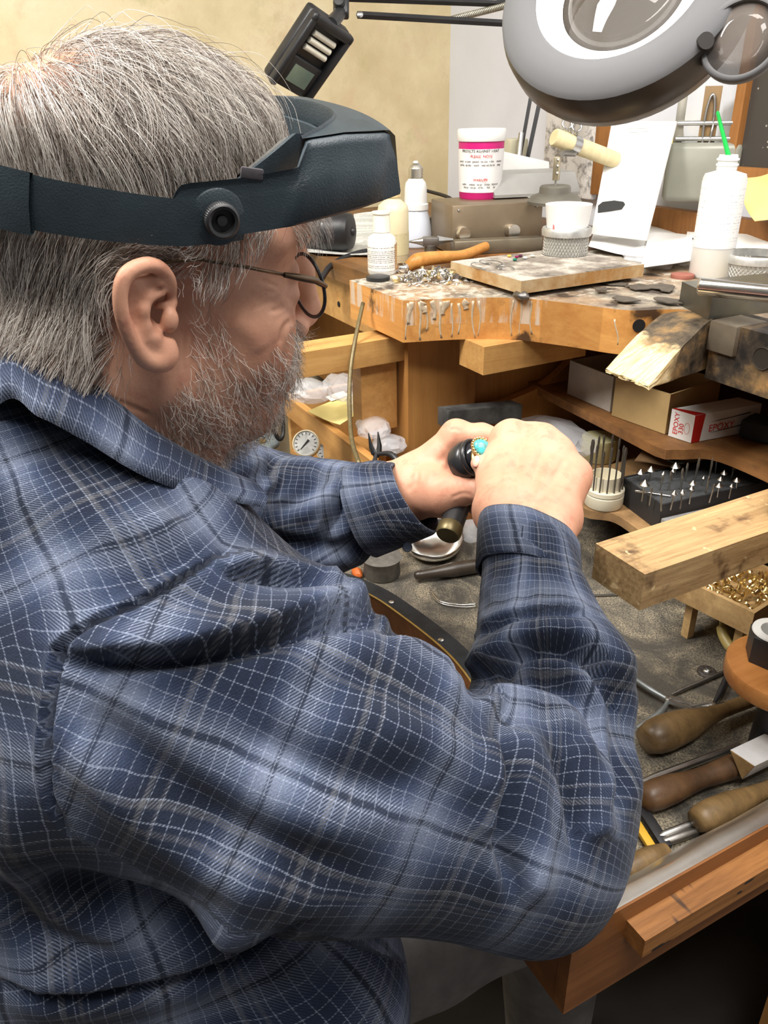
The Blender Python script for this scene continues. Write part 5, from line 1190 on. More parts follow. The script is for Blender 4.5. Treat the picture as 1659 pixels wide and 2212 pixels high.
# ------------------------------------------------------------------ heap of findings at the corner
def finding(kind):
    m_ = MB()
    if kind == 0: m_.tube([(0, 0, 0), (.006, 0, 0)], .0014, 7)
    elif kind == 1: m_.tube([(cos(a) * .0035, sin(a) * .0035, 0) for a in np.linspace(0, 6.28, 13)], .0009, 5)
    elif kind == 2: m_.lathe([(0, -.0018), (.0014, -.001), (.0019, 0), (.0014, .001), (0, .0018)], None, 8)
    elif kind == 3: m_.box((0, 0, 0), (.008, .003, .0012), None, 0)
    else: m_.tube([(-.004, 0, 0), (-.001, .002, .001), (.003, .001, .001), (.005, -.002, 0)], [.0008, .0012, .0012, .0007], 6)
    return m_.mesh('finding', 40)
FM = [finding(i) for i in range(5)]; FMs = []
for mt in (SILVER, GOLD, STEEL):
    for m_ in FM:
        c = m_.copy(); c.materials.append(mt); FMs.append(c)
hc = onz(935, 606, TOPZ); hu = np.array([.45, .89, 0]); hv = np.array([-.89, .45, 0])
def heap_h(u, w_): return .016 * max(0, 1 - (u / .062) ** 2 - (w_ / .04) ** 2)
n_f = 0
for i in range(230):
    u, w_ = np.random.default_rng(i + 50).normal(0, 1, 2) * np.array([.036, .022])
    if (u / .085) ** 2 + (w_ / .05) ** 2 > 1: continue
    r_ = np.random.default_rng(i + 900); k_ = int(r_.integers(0, 5)) + 5 * int(r_.choice(3, p=[.6, .22, .18])); o = bpy.data.objects.new('metal_finding', FMs[k_]); COL.objects.link(o)
    p = hc + hu * u + hv * w_ + Z3 * (heap_h(u, w_) * r_.uniform(.6, 1) + .0014)
    if p[0] < -1.30 or p[1] < .632: bpy.data.objects.remove(o); continue
    o.location = p; o.rotation_euler = r_.uniform(0, 6.28, 3) if heap_h(u, w_) > .003 else (0, 0, r_.uniform(0, 6.28)); s_ = r_.uniform(1.1, 2.0); o.scale = (s_,) * 3
    tag(o, 'tiny %s finding in the loose heap on the bench corner' % ['silver', 'gold', 'dull steel'][k_ // 5], 'finding', 'findings heaped on the bench corner'); n_f += 1
c = onz(868, 588, TOPZ); k = mpp(c); o = MB().lathe([(13 * k, 0), (16 * k, 3 * k), (16 * k, 13 * k), (12 * k, 17 * k), (10 * k, 17 * k), (13 * k, 12 * k), (13 * k, 0)], axis(c, Z3), 26, cap=False).build('silver_ring', SILVER, None, 50); tag(o, 'short silver ring cup beside the heap of findings', 'ring')
c = onz(808, 602, TOPZ); c[0] = max(c[0], -1.285); k = mpp(c); o = lat([(0, 0), (25, 0), (26, 2), (26, 8), (23, 9), (0, 9)], c, k).build('bottle_lid', BLACK); tag(o, 'flat black lid under the dropper bottle edge', 'lid')
c = onz(853, 608, TOPZ); o = MB().lathe([(0, .001), (.004, .002), (.0058, .005), (.004, .009), (0, .01)], axis(c, Z3), 14, sx=1.5).build('pearl', mat('cream_pearl', srgb(226, 208, 178), .25), None, 180); tag(o, 'cream bead at the edge of the findings', 'bead')
# curved wooden handle behind the heap
pts = [at(880, 578, 1.50), at(905, 562, 1.50), at(950, 556, 1.53), at(1000, 552, 1.56), at(1050, 532, 1.60)]
for p in pts: p[2] = max(p[2], T2 + .014)
o = MB().tube(spline(pts, 6), list(np.interp(np.linspace(0, 1, 25), [0, .2, .5, 1], [.010, .014, .012, .009])), 14).build('bow_handle', wood('orange_handle', srgb(178, 112, 44), srgb(222, 160, 84), 1, 'x', .4), None, 60); tag(o, 'curved orange wooden handle behind the heap of findings', 'handle')
# ------------------------------------------------------------------ big magnifier lamp
c0 = at(1338, -48, .86); vv0 = nz(c0 - CAM); ln = nz(-vv0 * .80 + UPV * .56 - RT * .16); LM = axis(c0, ln, RT); k = mpp(c0)
ml = empty('magnifier_lamp', c0, 'large grey magnifier lamp head with a glowing white ring', 'lamp')
MB().lathe([(q * k, z * k) for q, z in [(186, -2), (192, 4), (215, 5), (262, -4), (272, -16)]], LM, 64, cap=False).build('top_plate', mat('grey_lamp_enamel', srgb(104, 104, 106), .7, 0, .06, 14), ml, 180)
MB().lathe([(q * k, z * k) for q, z in [(272, -16), (278, -40), (276, -92), (270, -100)]], LM, 64, cap=False).build('side_band', mat('dark_lamp_band', srgb(58, 54, 52), .35, .2, .1, 10), ml, 180)
MB().lathe([(q * k, z * k) for q, z in [(270, -100), (262, -128), (238, -150), (212, -156), (206, -140)]], LM, 64, cap=False).build('lower_shell', mat('brown_lamp_shell', srgb(84, 76, 70), .35, .3, .15, 10), ml, 180)
MB().lathe([(q * k, z * k) for q, z in [(186, -2), (160, -26), (138, -44)]], LM, 64, cap=False).build('glowing_ring', emit('ring_diffuser', (1, .98, .95), 1.6), ml, 180)
MB().lathe([(q * k, z * k) for q, z in [(0, -16), (60, -20), (110, -32), (138, -46), (110, -60), (60, -68), (0, -72)]], LM, 56).build('lens', glass('magnifier_glass', (.10, .085, .07), .02, .62), ml, 180)
MB().lathe([(q * k, z * k) for q, z in [(138, -46), (142, -120), (150, -140)]], LM, 48, cap=False).build('lens_barrel', mat('barrel_grey', srgb(110, 104, 98), .5), ml, 180)
MB().lathe([(q * k, z * k) for q, z in [(206, -140), (180, -122), (150, -140)]], LM, 64, cap=False).build('tube_light', emit('circline_tube', (1, .98, .94), 16), ml, 180)
# swing-away second lens on its bracket
c1 = at(1602, 84, .80); k1 = mpp(c1); n1_ = nz(-nz(c1 - CAM) * .93 + UPV * .3 - RT * .12); L1_ = axis(c1, n1_, RT)
MB().lathe([(q * k1, z * k1) for q, z in [(74, 8), (82, 10), (87, 2), (86, -18), (78, -24), (72, -14), (74, 8)]], L1_, 48, cap=False).build('small_lens_rim', mat('grey_lamp_enamel', srgb(150, 150, 152), .45), ml, 180)
MB().lathe([(q * k1, z * k1) for q, z in [(0, 7), (40, 5), (73, -1), (40, -9), (0, -11)]], L1_, 40).build('small_lens', glass('smoky_lens', (.2, .17, .15), .03, .6), ml, 180)
MB().tube([c1 - n1_ * 10 * k1 - RT * 78 * k1, c1 - n1_ * 50 * k1 - RT * 100 * k1, c0 + ln * -60 * k + RT * 230 * k], 18 * k1, 16).build('lens_bracket', mat('dark_lamp_band', srgb(72, 68, 66), .3), ml, 60)
MB().tube([c0 - ln * 60 * k + UPV * 200 * k, c0 + UPV * 700 * k + FW * .2, np.array([-.9, 1.47, 1.9])], 14 * k, 12).build('arm', STEEL_D, ml, 60)
# ------------------------------------------------------------------ small black lamp on a sprung arm
c = at(668, 122, 1.52); k = mpp(c)
wv = RT * 38 + FW * 44 - UPV * 2; lv = RT * 54 + UPV * 49 - FW * 45; nvec = nz(np.cross(wv, lv)); nvec = nvec if nvec @ FW < 0 else -nvec
wl, ll = np.linalg.norm(wv) * k, np.linalg.norm(lv) * k; wx = nz(wv); ly = nz(lv - wx * (wx @ lv)); nn = np.cross(wx, ly); nn = nn if nn @ FW < 0 else -nn
Rl = np.stack([wx, ly, nn], 1); TH = 46 * k
sl = empty('sprung_desk_lamp', np.array([-1.9, 1.2, T2]), 'black rectangular desk lamp head on a long sprung arm', 'lamp')
MB().box(c - nn * TH * .3, (2 * wl, 2 * ll, TH * .7), Rl, .007).build('head', BLACK, sl, 50)
for sx_ in (-1, 1): MB().box(c + wx * wl * .86 * sx_ + nn * TH * .2, (wl * .26, 2 * ll, TH * .5), Rl, .005).build('head_wing', BLACK, sl, 50)
MB().box(c + ly * ll * .88 + nn * TH * .2, (2 * wl, ll * .24, TH * .5), Rl, .005).build('head_wing', BLACK, sl, 50)
MB().box(c - ly * ll * .52 + nn * TH * .1, (1.5 * wl, ll * .85, TH * .32), Rl, .004).build('window_frame', BLACK, sl, 50)
MB().box(c - ly * ll * .5 + nn * TH * .272, (.95 * wl, ll * .46, .002), Rl).build('window', mat('greenish_glass', srgb(120, 140, 130), .08, .2), sl)
for d_ in (-.3, .05, .4): MB().tube([c + wx * wl * -.55 + ly * ll * (.35 + d_ * .55) + nn * TH * .22, c + wx * wl * .5 + ly * ll * (.35 + d_ * .55) + nn * TH * .22], 6.5 * k, 12).build('tube', mat('milky_tube', srgb(226, 222, 206), .3), sl, 60)
j0 = at(737, 26, 1.54); MB().tube([c + ly * ll * .9, j0], [15 * k, 13 * k], 14).build('swivel', BLACK, sl, 60)
MB().box(j0 + UPV * 12 * k, (34 * k, 26 * k, 46 * k), np.stack([RT, FW, UPV], 1), .004).build('yoke', BLACK, sl, 50)
MB().lathe([(0, 12 * k), (10 * k, 11 * k), (13 * k, 6 * k), (13 * k, 0)], axis(j0 - RT * 4 * k - FW * 14 * k + UPV * 10 * k, -FW), 16).build('wing_knob', BLACK, sl, 50)
eb = at(1238, -70, 1.75)
MB().tube([at(748, -4, 1.55), at(1070, 8, 1.67), at(1230, -15, 1.75)], 7 * k, 4).build('arm_bar', BLACK, sl, 30)
MB().tube([at(772, 32, 1.55), at(1085, 50, 1.67), at(1228, 40, 1.75)], 7.5 * k, 4).build('arm_bar', BLACK, sl, 30)
MB().lathe([(0, 3 * k), (6 * k, 2.5 * k), (8 * k, 0)], axis(at(777, 31, 1.543), -FW), 12).build('pivot_screw', STEEL, sl, 60)
sp0, sp1 = at(972, 43, 1.635), at(1110, 8, 1.68); sd = sp1 - sp0; sx_, sy_ = nz(np.cross(sd, FW)), FW
MB().tube([sp0 + sd * f + (sx_ * cos(f * 240) + nz(np.cross(sd, sx_)) * sin(f * 240)) * 6 * k for f in np.linspace(0, 1, 500)], 1.9 * k, 5).build('spring', mat('dull_spring', (.5, .47, .38), .4, .9), sl, 180)
MB().tube([eb, at(1172, 190, 1.80), at(1139, 345, 1.86)], 7 * k, 4).build('lower_bar', BLACK, sl, 30); MB().tube([eb - RT * .02, at(1150, 190, 1.80), at(1122, 345, 1.86)], 6 * k, 4).build('lower_bar', BLACK, sl, 30)
MB().lathe([(0, -.02), (.024, -.02), (.024, .02), (0, .02)], axis(eb, FW), 20).build('elbow', BLACK, sl, 50)
MB().tube([at(1120, 345, 1.83), at(1126, 288, 1.83)], 7 * k, 12).build('strut', STEEL, sl, 60)
bs = at(1108, 330, 1.88); MB().box((bs[0], bs[1], (T2 + .1 + bs[2] + .03) / 2), (.05, .05, bs[2] + .03 - T2 - .1), None, .004).build('clamp', mat('beige_clamp', srgb(188, 182, 156), .5), sl); MB().box((bs[0], bs[1], T2 + .05), (.06, .06, .1), None, .004).build('clamp_base', STEEL_D, sl)
# ------------------------------------------------------------------ visor worn on the head
VL = lambda x, y, z: hw((x, y, z))
TEAL = mat('blue_black_vinyl', srgb(44, 55, 62), .42, 0, .12, 60, .35, 900)
vs = empty('magnifier_visor', HC, 'blue-black magnifying head visor strapped round the grey hair', 'visor')
def loft(rows, close=False):
    n = len(rows[0]); v = [p for r_ in rows for p in r_]; f = []
    for i in range(len(rows) - 1):
        for j in range(n if close else n - 1): f.append((i * n + j, i * n + (j + 1) % n, (i + 1) * n + (j + 1) % n, (i + 1) * n + j))
    return MB().add(v, f)
def band_path(a, grow_=0.):
    """closed loop round the head; a=0 at the back"""
    x = sin(a) * (.0875 + grow_); y = -cos(a) * (.108 + grow_) - .004; return x, y
def band(a0, a1, zt, zb, g0, nm, n=60, th=.0026):
    rows = []
    for a in np.linspace(a0, a1, n):
        x, y = band_path(a, g0); x2, y2 = band_path(a, g0 + th); t_, b_ = zt(y), zb(y); fl_ = .004 * (1 - 0)
        rows.append([VL(x, y, b_), VL(x, y, t_), VL(x2, y2, t_ + .0006), VL(x2 * 1.012, y2 * 1.012, (t_ + b_) / 2), VL(x2, y2, b_ - .0006), VL(x, y, b_)])
    return loft(rows).build(nm, TEAL, vs, 60)
zt = lambda y: .0665 + .00055 * (y + .1) * 100 * .12 + np.clip(y, 0, .2) * .13; zb = lambda y: .0385 + (y + .1) * .05 + np.clip(y, 0, .2) * .1
band(.05 * pi, .62 * pi, zt, zb, 0, 'head_band'); band(1.38 * pi, 1.95 * pi, zt, zb, 0, 'head_band')
band(-.24 * pi, .285 * pi, lambda y: zt(y) + .0016, lambda y: zb(y) - .0022, .0035, 'rear_strap')
zq = lambda y: .0835 + np.clip(y - .035, -.02, .03) * .75
band(.55 * pi, 1.45 * pi, lambda y: zq(y), lambda y: zq(y) - .02, -.004, 'brow_band')
felt = []
for a in np.linspace(.62 * pi, 1.38 * pi, 40):
    x, y = band_path(a, -.009); x2, y2 = band_path(a, -.0035); z_ = zq(y) - .001 - .012 * np.clip((y - .06) / .02, 0, 1)
    felt.append([VL(x, y, z_ - .02), VL(x, y, z_ + .0005), VL((x + x2) / 2, (y + y2) / 2, z_ + .0025), VL(x2, y2, z_ + .0005), VL(x2, y2, z_ - .02)])
loft(felt).build('felt_pad', mat('grey_felt', srgb(92, 90, 86), .95, 0, .15, 300, .6, 900), vs, 180)
# the hood: side walls running from the knobs forward, sloping roof, open underneath
side = [(-.02, .088), (.0, .0895), (.03, .0905), (.062, .0915), (.085, .089), (.108, .0845), (.128, .079), (.14, .0765)]
low = [(-.006, .0475), (.03, .052), (.062, .0605), (.085, .0675), (.108, .0745), (.128, .0815), (.138, .0855)]
roof = [(-.004, .0735), (.03, .0795), (.0605, .0905), (.063, .108), (.09, .1135), (.118, .1175), (.130, .116)]
R_, Wl = [], []
for sgn in (1, -1):
    rows = []
    ys = np.concatenate([[-.0065, -.006, -.0045, -.002], np.linspace(.002, .134, 34)])
    for y in ys:
        xs = np.interp(y, [p[0] for p in side], [p[1] for p in side]); zl = np.interp(y, [p[0] for p in low], [p[1] for p in low]); zr = np.interp(y, [-.006, .03, .0625, .0645, .09, .118, .137], [.0745, .0825, .0925, .104, .1105, .1145, .1145]); rr__ = np.sqrt(np.clip(1 - np.clip(-y / .0066, 0, 1) ** 2, .1, 1)); zm = (zl + zr) / 2; zl, zr = zm + (zl - zm) * rr__, zm + (zr - zm) * rr__; sh = np.clip((y - .118) / .016, 0, 1)
        pan = .0022 * np.clip((y - .055) / .01, 0, 1) * np.clip((.121 - y) / .008, 0, 1)     # raised side panel
        cap_ = np.clip((y - .06) / .01, 0, 1)
        rows.append([VL(sgn * (xs - .003), y, zl), VL(sgn * xs, y, zl), VL(sgn * (xs + pan), y, zl + .002), VL(sgn * (xs + pan - .001), y - .006 * sh, zl + (zr - zl) * .60), VL(sgn * (xs - .0012), y - .0075 * sh, zl + (zr - zl) * .68), VL(sgn * (xs - .0025), y - .011 * sh, zr - .003), VL(sgn * (xs - .0035 * cap_ - .001), y - .012 * sh, zr + .001 * cap_), VL(sgn * (xs - .0075 * cap_ - .003), y - .013 * sh, zr + .003 * cap_ - .001)])
    loft(rows).build('side_wall', TEAL, vs, 60)
# roof with the scooped rear rim
rows = []
for f in np.linspace(0, 1, 14):
    row = []
    for x in np.linspace(-1, 1, 31):
        yr = .064 + .044 * (1 - abs(x) ** 2.4); yf = .1215 + .008 * (1 - x * x)
        y = yr + (yf - yr) * f; xs = np.interp(y, [p[0] for p in side], [p[1] for p in side]) - .0075; zz = np.interp(y, [.06, .064, .09, .118, .137, .15], [.104, .1065, .1132, .1175, .1185, .118]) + .002 * (1 - x * x)
        row.append(VL(x * xs, y, zz))
    rows.append(row)
rim = [[p + HU * .0016 - HF * .001 for p in rows[0]]]
loft([[p - HU * .012 for p in rows[0]]] + [[p - HF * .0012 for p in rows[0]]] + rim + rows).build('hood_roof', TEAL, vs, 50)
# front wall that carries the lens plate
rows = []
for x in np.linspace(-1, 1, 31):
    y = .1215 + .008 * (1 - x * x); xs = .0765
    rows.append([VL(x * (xs - .0035), y, .1178 + .002 * (1 - x * x)), VL(x * (xs - .001), y + .003, .1155 + .002 * (1 - x * x)), VL(x * xs, y + .0125, .0855), VL(x * (xs - .003), y + .011, .0855)])
loft(rows).build('front_wall', TEAL, vs, 50)
MB().box(VL(0, .125, .09), (.1, .004, .026), HB.T @ np.array([[1, 0, 0], [0, cos(.7), -sin(.7)], [0, sin(.7), cos(.7)]])).build('lens_plate', glass('visor_lens', (.8, .85, .85), .03, .35), vs)
for sgn in (1, -1):
    kc = VL(sgn * .0905, .0195, .0605); kd = HR * sgn
    MB().lathe([(0, 0), (.0155, 0), (.0155, .0022), (.0145, .003), (0, .003)], axis(kc - kd * .0035, kd, HF), 40).build('knob_plate', TEAL, vs, 50)
    n_ = 96; pr = [(.0, .004), (.0032, .004), (.0032, .0035), (.0066, .0035), (.0066, .0075), (.0082, .0082), (.0092, .0075), (.0096, .0068), (.0096, .001), (.0093, 0)]
    v, f = [], []
    for i, (q, z) in enumerate(pr):
        for j in range(n_):
            a = 2 * pi * j / n_; q2 = q * (1 + (.022 if j % 2 else -.01) * (i >= 6)); v.append((q2 * cos(a), q2 * sin(a), z + .001))
    for i in range(len(pr) - 1):
        for j in range(n_): f.append((i * n_ + j, i * n_ + (j + 1) % n_, (i + 1) * n_ + (j + 1) % n_, (i + 1) * n_ + j))
    A4 = axis(kc + kd * .0005, kd, HF); MB().add([A4[:3, :3] @ np.array(p) + A4[:3, 3] for p in v], f).build('knob', BLACK, vs, 30)
    MB().lathe([(0, .0068), (.0028, .0066), (.0031, .004)], A4, 20).build('knob_screw', BLACK, vs, 60)
MB().box(VL(.0885, .036, .0855), (.0025, .013, .006), HB.T, .001).build('velcro_tab', mat('grey_velcro', srgb(70, 66, 70), .9, 0, .2, 300), vs)
# ------------------------------------------------------------------ eyeglasses
gl = empty('eyeglasses', hw((0, .09, .02)), 'thin bronze-framed eyeglasses worn low under the visor', 'eyeglasses')
BRZ = mat('bronze_wire', srgb(98, 80, 62), .3, .8)
for sgn in (1, -1):
    cl = np.array([sgn * .0365, .0995, .0115]); t1 = nz(np.array([1, .14 * sgn, 0])); t2 = nz(np.array([0, -.2, 1.]))
    ring = [hw(cl + t1 * cos(a) * .0235 * (1 + .04 * cos(2 * a)) + t2 * sin(a) * .0205) for a in np.linspace(0, 2 * pi, 49)]
    MB().tube(ring, .0013, 8, False).build('rim', mat('dark_rim', (.02, .02, .022), .25), gl, 180)
    ln_ = np.cross(t1, t2); MB().add([hw(cl + ln_ * .001 * sgn)] + [p for p in ring[:-1]], [(0, 1 + j, 1 + (j + 1) % 48) for j in range(48)]).build('lens', glass('spectacle_lens', (.75, .6, .42), .02, .28), gl, 180)
    h0 = hw((sgn * .0605, .0935, .0235)); MB().tube([hw((sgn * .0595, .1025, .0185)), hw((sgn * .066, .092, .0235)), hw((sgn * .0725, .077, .0265)), hw((sgn * .0735, .068, .0275))], [.0018, .0022, .0022, .0017], 8).build('hinge', BRZ, gl, 60)
    MB().tube([hw((sgn * .0735, .068, .0275)), hw((sgn * .076, .042, .031)), hw((sgn * .079, .012, .034)), hw((sgn * .08, -.01, .03)), hw((sgn * .079, -.024, .015))], .0011, 8).build('temple', BRZ, gl, 180)
MB().tube(spline([hw((-.0115, .1, .0135)), hw((-.006, .1085, .0175)), hw((.006, .1085, .0175)), hw((.0115, .1, .0135))], 5), .0011, 8).build('bridge', BRZ, gl, 180)
# ------------------------------------------------------------------ ring holder and turquoise ring
hh = empty('ring_holder', at(1000, 1060, .86), 'black cylindrical ring holder gripped in the hands', 'tool')
hc_ = at(1022, 990, .842); hn_ = nz(-FW * .62 + RT * .62 + UPV * .22); HM = axis(hc_, hn_, UPV); k = mpp(hc_)
MB().lathe([(q * k, z * k) for q, z in [(0, -40), (38, -40), (41, -30), (43, -22), (43, -6), (40, -3), (43, 0), (43, 6), (40, 9), (34, 6)]], HM, 40, cap=False).build('collar', mat('black_collar', (.03, .03, .032), .28, .3), hh, 50)
MB().lathe([(q * k, z * k) for q, z in [(35, 4), (33, 12), (28, 24), (18, 34), (8, 38), (0, 39)]], HM, 36).build('dome', mat('gloss_black_dome', (.03, .03, .035), .12, .4), hh, 180)
ha, hb_ = at(1012, 1040, .885), at(974, 1138, .845); hd = nz(hb_ - ha); k2 = mpp(hb_)
MB().tube([ha, hb_], [23 * k2, 26 * k2], 24).build('handle', BLACK, hh, 50)
MB().lathe([(q * k2, z * k2) for q, z in [(26.5, -2), (27.5, 0), (27.5, 20), (24, 26), (0, 27)]], axis(hb_, hd), 30).build('ferrule', mat('tarnished_brass', srgb(104, 92, 62), .4, .6), hh, 50)
rg = empty('turquoise_ring', at(1038, 968, .81), 'gold ring with a beaded bezel round a turquoise stone', 'ring')
rc = hc_ + hn_ * 30 * k + UPV * 8 * k + RT * 8 * k; rx_ = nz(hn_ * .35 + RT * .3 + UPV * .9); sc_ = at(1045, 968, .80); sn = nz(-FW * .8 + RT * .32 + UPV * .3)
wide = nz(np.cross(sn, RT)); ov = axis(sc_, sn, nz(RT * .86 - UPV * .5))
MB().lathe([(0, .0045), (.006, .0038), (.0098, .002), (.0112, 0), (.0112, -.002)], ov, 28, sx=1.0, sy=.78).build('stone', mat('turquoise', srgb(70, 190, 196), .25, 0, .25, 160, 0, 100, srgb(96, 78, 50), .9), rg, 180)
bead = MB().lathe([(0, -.0013), (.0009, -.0009), (.0013, 0), (.0009, .0009), (0, .0013)], None, 8).mesh('bead', 180); bead.materials.append(GOLD)
for j in range(22):
    a = 2 * pi * j / 22; o = bpy.data.objects.new('bead', bead); COL.objects.link(o); o.location = ov[:3, :3] @ np.array([.0128 * cos(a), .0102 * sin(a), .0]) + ov[:3, 3]; o.parent = rg; o.matrix_parent_inverse = MW(rg).inverted()
MB().lathe([(.0135, -.001), (.0135, -.0025), (.0115, -.004), (.0, -.004)], ov, 28, sx=1.0, sy=.8).build('bezel', GOLD, rg, 60)
bandc = sc_ - sn * .0125
MB().tube([bandc + (sn * cos(a) + nz(np.cross(sn, hn_)) * sin(a)) * .0105 for a in np.linspace(0, 2 * pi, 33)], .0026, 8, False).build('shank', GOLD, rg, 180)
# ------------------------------------------------------------------ boxes on the upper shelf
SZ = .766
def open_box(name, c0, c1, depth, h, mt, label, cat, th=.003):
    """box without a lid: c0, c1 front bottom corners; depth goes away from the viewer"""
    u = nz(c1 - c0); w_ = np.cross(Z3, u); L = np.linalg.norm(c1 - c0); R = np.stack([u, w_, Z3], 1); e = empty(name, (c0 + c1) / 2, label, cat)
    MB().box((c0 + c1) / 2 + w_ * th / 2 + Z3 * h / 2, (L, th, h), R).build('front', mt, e, 35, .0006); MB().box((c0 + c1) / 2 + w_ * (depth - th / 2) + Z3 * h / 2, (L, th, h), R).build('back', mt, e, 35, .0006)
    for s_, p in ((1, c0), (-1, c1)): MB().box(p + u * s_ * th / 2 + w_ * depth / 2 + Z3 * h / 2, (th, depth - 2 * th, h), R).build('side', mt, e, 35, .0006)
    MB().box((c0 + c1) / 2 + w_ * depth / 2 + Z3 * th / 2, (L - 2 * th, depth - 2 * th, th), R).build('base', mt, e); return e
a, b = onz(1225, 850, SZ), onz(1317, 890, SZ); open_box('card_box', a, b, .1, .062, mat('sooty_white_card', srgb(196, 190, 180), .7, 0, .12, 16, 0, 100, srgb(120, 112, 102), .4), 'stained white open box on the shelf under the bench', 'box')
a, b = onz(1321, 897, SZ), onz(1436, 938, SZ); open_box('tan_box', a, b, .13, .066, mat('tan_card', srgb(190, 162, 112), .65, 0, .08, 14, 0, 100, srgb(140, 112, 72), .35), 'open tan cardboard box beside the epoxy carton', 'box')
e0, e1 = onz(1443, 941, SZ), onz(1492, 957, SZ); eu = nz(e1 - e0); ew = np.cross(Z3, eu); ew = nz(np.array([-.1, 1., 0]) - eu * 0); L = np.linalg.norm(e1 - e0); eh = .045
ep = empty('epoxy_box', (e0 + e1) / 2, 'white and red EPOXY 330 carton on the shelf', 'carton')
ew = nz(onz(1659, 925, SZ) - e1); ew[2] = 0; V8 = [e0, e1, e1 + ew * .13, e0 + ew * .13]; V8 = V8 + [p + Z3 * eh for p in V8]
MB().add(V8, [(3, 2, 1, 0), (4, 5, 6, 7), (0, 1, 5, 4), (1, 2, 6, 5), (2, 3, 7, 6), (3, 0, 4, 7)]).build('carton', mat('carton_white', (.75, .74, .72), .5, 0, .03), ep)
fn = nz(np.cross(e1 - e0, Z3)); fn = fn if fn @ FW < 0 else -fn; sn_ = nz(np.cross(ew, Z3)); sn_ = sn_ if sn_ @ FW < 0 else -sn_
rd = mat('carton_red', srgb(176, 30, 24), .5)
MB().add([e1 + ew * .0 + sn_ * .0004, e1 + ew * .016 + sn_ * .0004, e1 + ew * .02 + sn_ * .0004 + Z3 * eh, e1 + sn_ * .0004 + Z3 * eh], [(0, 1, 2, 3)]).build('red_band', rd, ep)
MB().add([e0 + Z3 * (eh + .0004), e1 + Z3 * (eh + .0004), e1 + ew * .02 + Z3 * (eh + .0004), e0 + ew * .006 + Z3 * (eh + .0004)], [(0, 1, 2, 3)]).build('red_flap', rd, ep)
uu = (e1 - e0); text('EPOXY', e0 + uu * .36 + Z3 * .006 + fn * .0005, Z3, -uu, .0115, RED_INK, ep); text('330', e0 + uu * .6 + Z3 * .009 + fn * .0005, Z3, -uu, .0115, RED_INK, ep)
oc = e0 + uu * .75 + Z3 * .021 + fn * .0006; MB().tube([oc + nz(uu) * cos(a) * .0045 + Z3 * sin(a) * .009 for a in np.linspace(0, 2 * pi, 25)], .0002, 5, False).build('oval_mark', RED_INK, ep)
text('EPOXY', e1 + ew * .03 + Z3 * .014 + sn_ * .0006, ew, Z3, .016, RED_INK, ep)
for z in (.011, .029): MB().add([e1 + ew * q + Z3 * (z + dz) + sn_ * .0005 for q, dz in ((.03, 0), (.11, .004), (.11, .006), (.05, .002))], [(0, 1, 2, 3)]).build('black_flash', INK, ep)
p = onz(1640, 945, SZ) + np.array([0, .0, .016]); o = MB().box(p, (.05, .05, .03), rotz(.3), .006).build('dark_pouch', mat('charcoal_cloth', srgb(40, 40, 42), .9)); tag(o, 'small charcoal pouch beside the epoxy carton', 'pouch')
# black block under the bench on the left
p0, p1 = at(968, 908, 1.33), at(1128, 892, 1.42); u = nz(p1 - p0); L = np.linalg.norm(p1 - p0)
o = MB().box((p0 + p1) / 2 + np.cross(Z3, u) * .015, (L, .03, .032), np.stack([u, np.cross(Z3, u), Z3], 1), .002).build('black_block', mat('scuffed_black', (.035, .035, .035), .5, 0, .4, 40, .2, 100, (.2, .2, .19), .4)); tag(o, 'scuffed long black block under the bench left of the hands', 'block')
# ------------------------------------------------------------------ lower shelf
LZ = .676
def slab_box(name, px4, z, h, mt, label, cat): pass
crumple('plastic_bag', onz(1190, 985, LZ) + Z3 * .035, (.085, .06, .028), BAG, 'cloudy plastic bag behind the knuckles on the lower shelf', 'plastic bag', 11)
p = onz(1260, 1010, LZ); o = MB().lathe([(0, 0), (.03, 0), (.031, .002), (.031, .04), (0, .04)], axis(p + np.array([-.02, .05, 0]), Z3), 30).build('tin', print_mat('wax_tin', srgb(190, 184, 140), srgb(60, 60, 40), 3, .8, .4), None, 40); tag(o, 'pale printed tin half hidden behind the steel rods', 'tin')
a, b = onz(1350, 1000, LZ), onz(1500, 1035, LZ); open_box('shallow_box', a + np.array([-.03, .06, 0]), b + np.array([-.03, .06, 0]), .08, .045, mat('olive_card', srgb(132, 116, 66), .7), 'shallow olive box behind the foam block', 'box')
def pout(name, pts, z, label, cc): return sheet(name, [onz(x, y, z) for x, y in pts], mat(name + '_brown', cc, .7), label, 'envelope', .002, .004)
pout('brown_envelope', [(1370, 1000), (1450, 1010), (1470, 960), (1410, 950)], LZ + .05, 'brown paper envelope leaning behind the burs', srgb(110, 84, 56)); pout('grey_envelope', [(1440, 1000), (1475, 1004), (1500, 955), (1470, 952)], LZ + .052, 'grey paper sleeve leaning behind the burs', srgb(110, 112, 110))
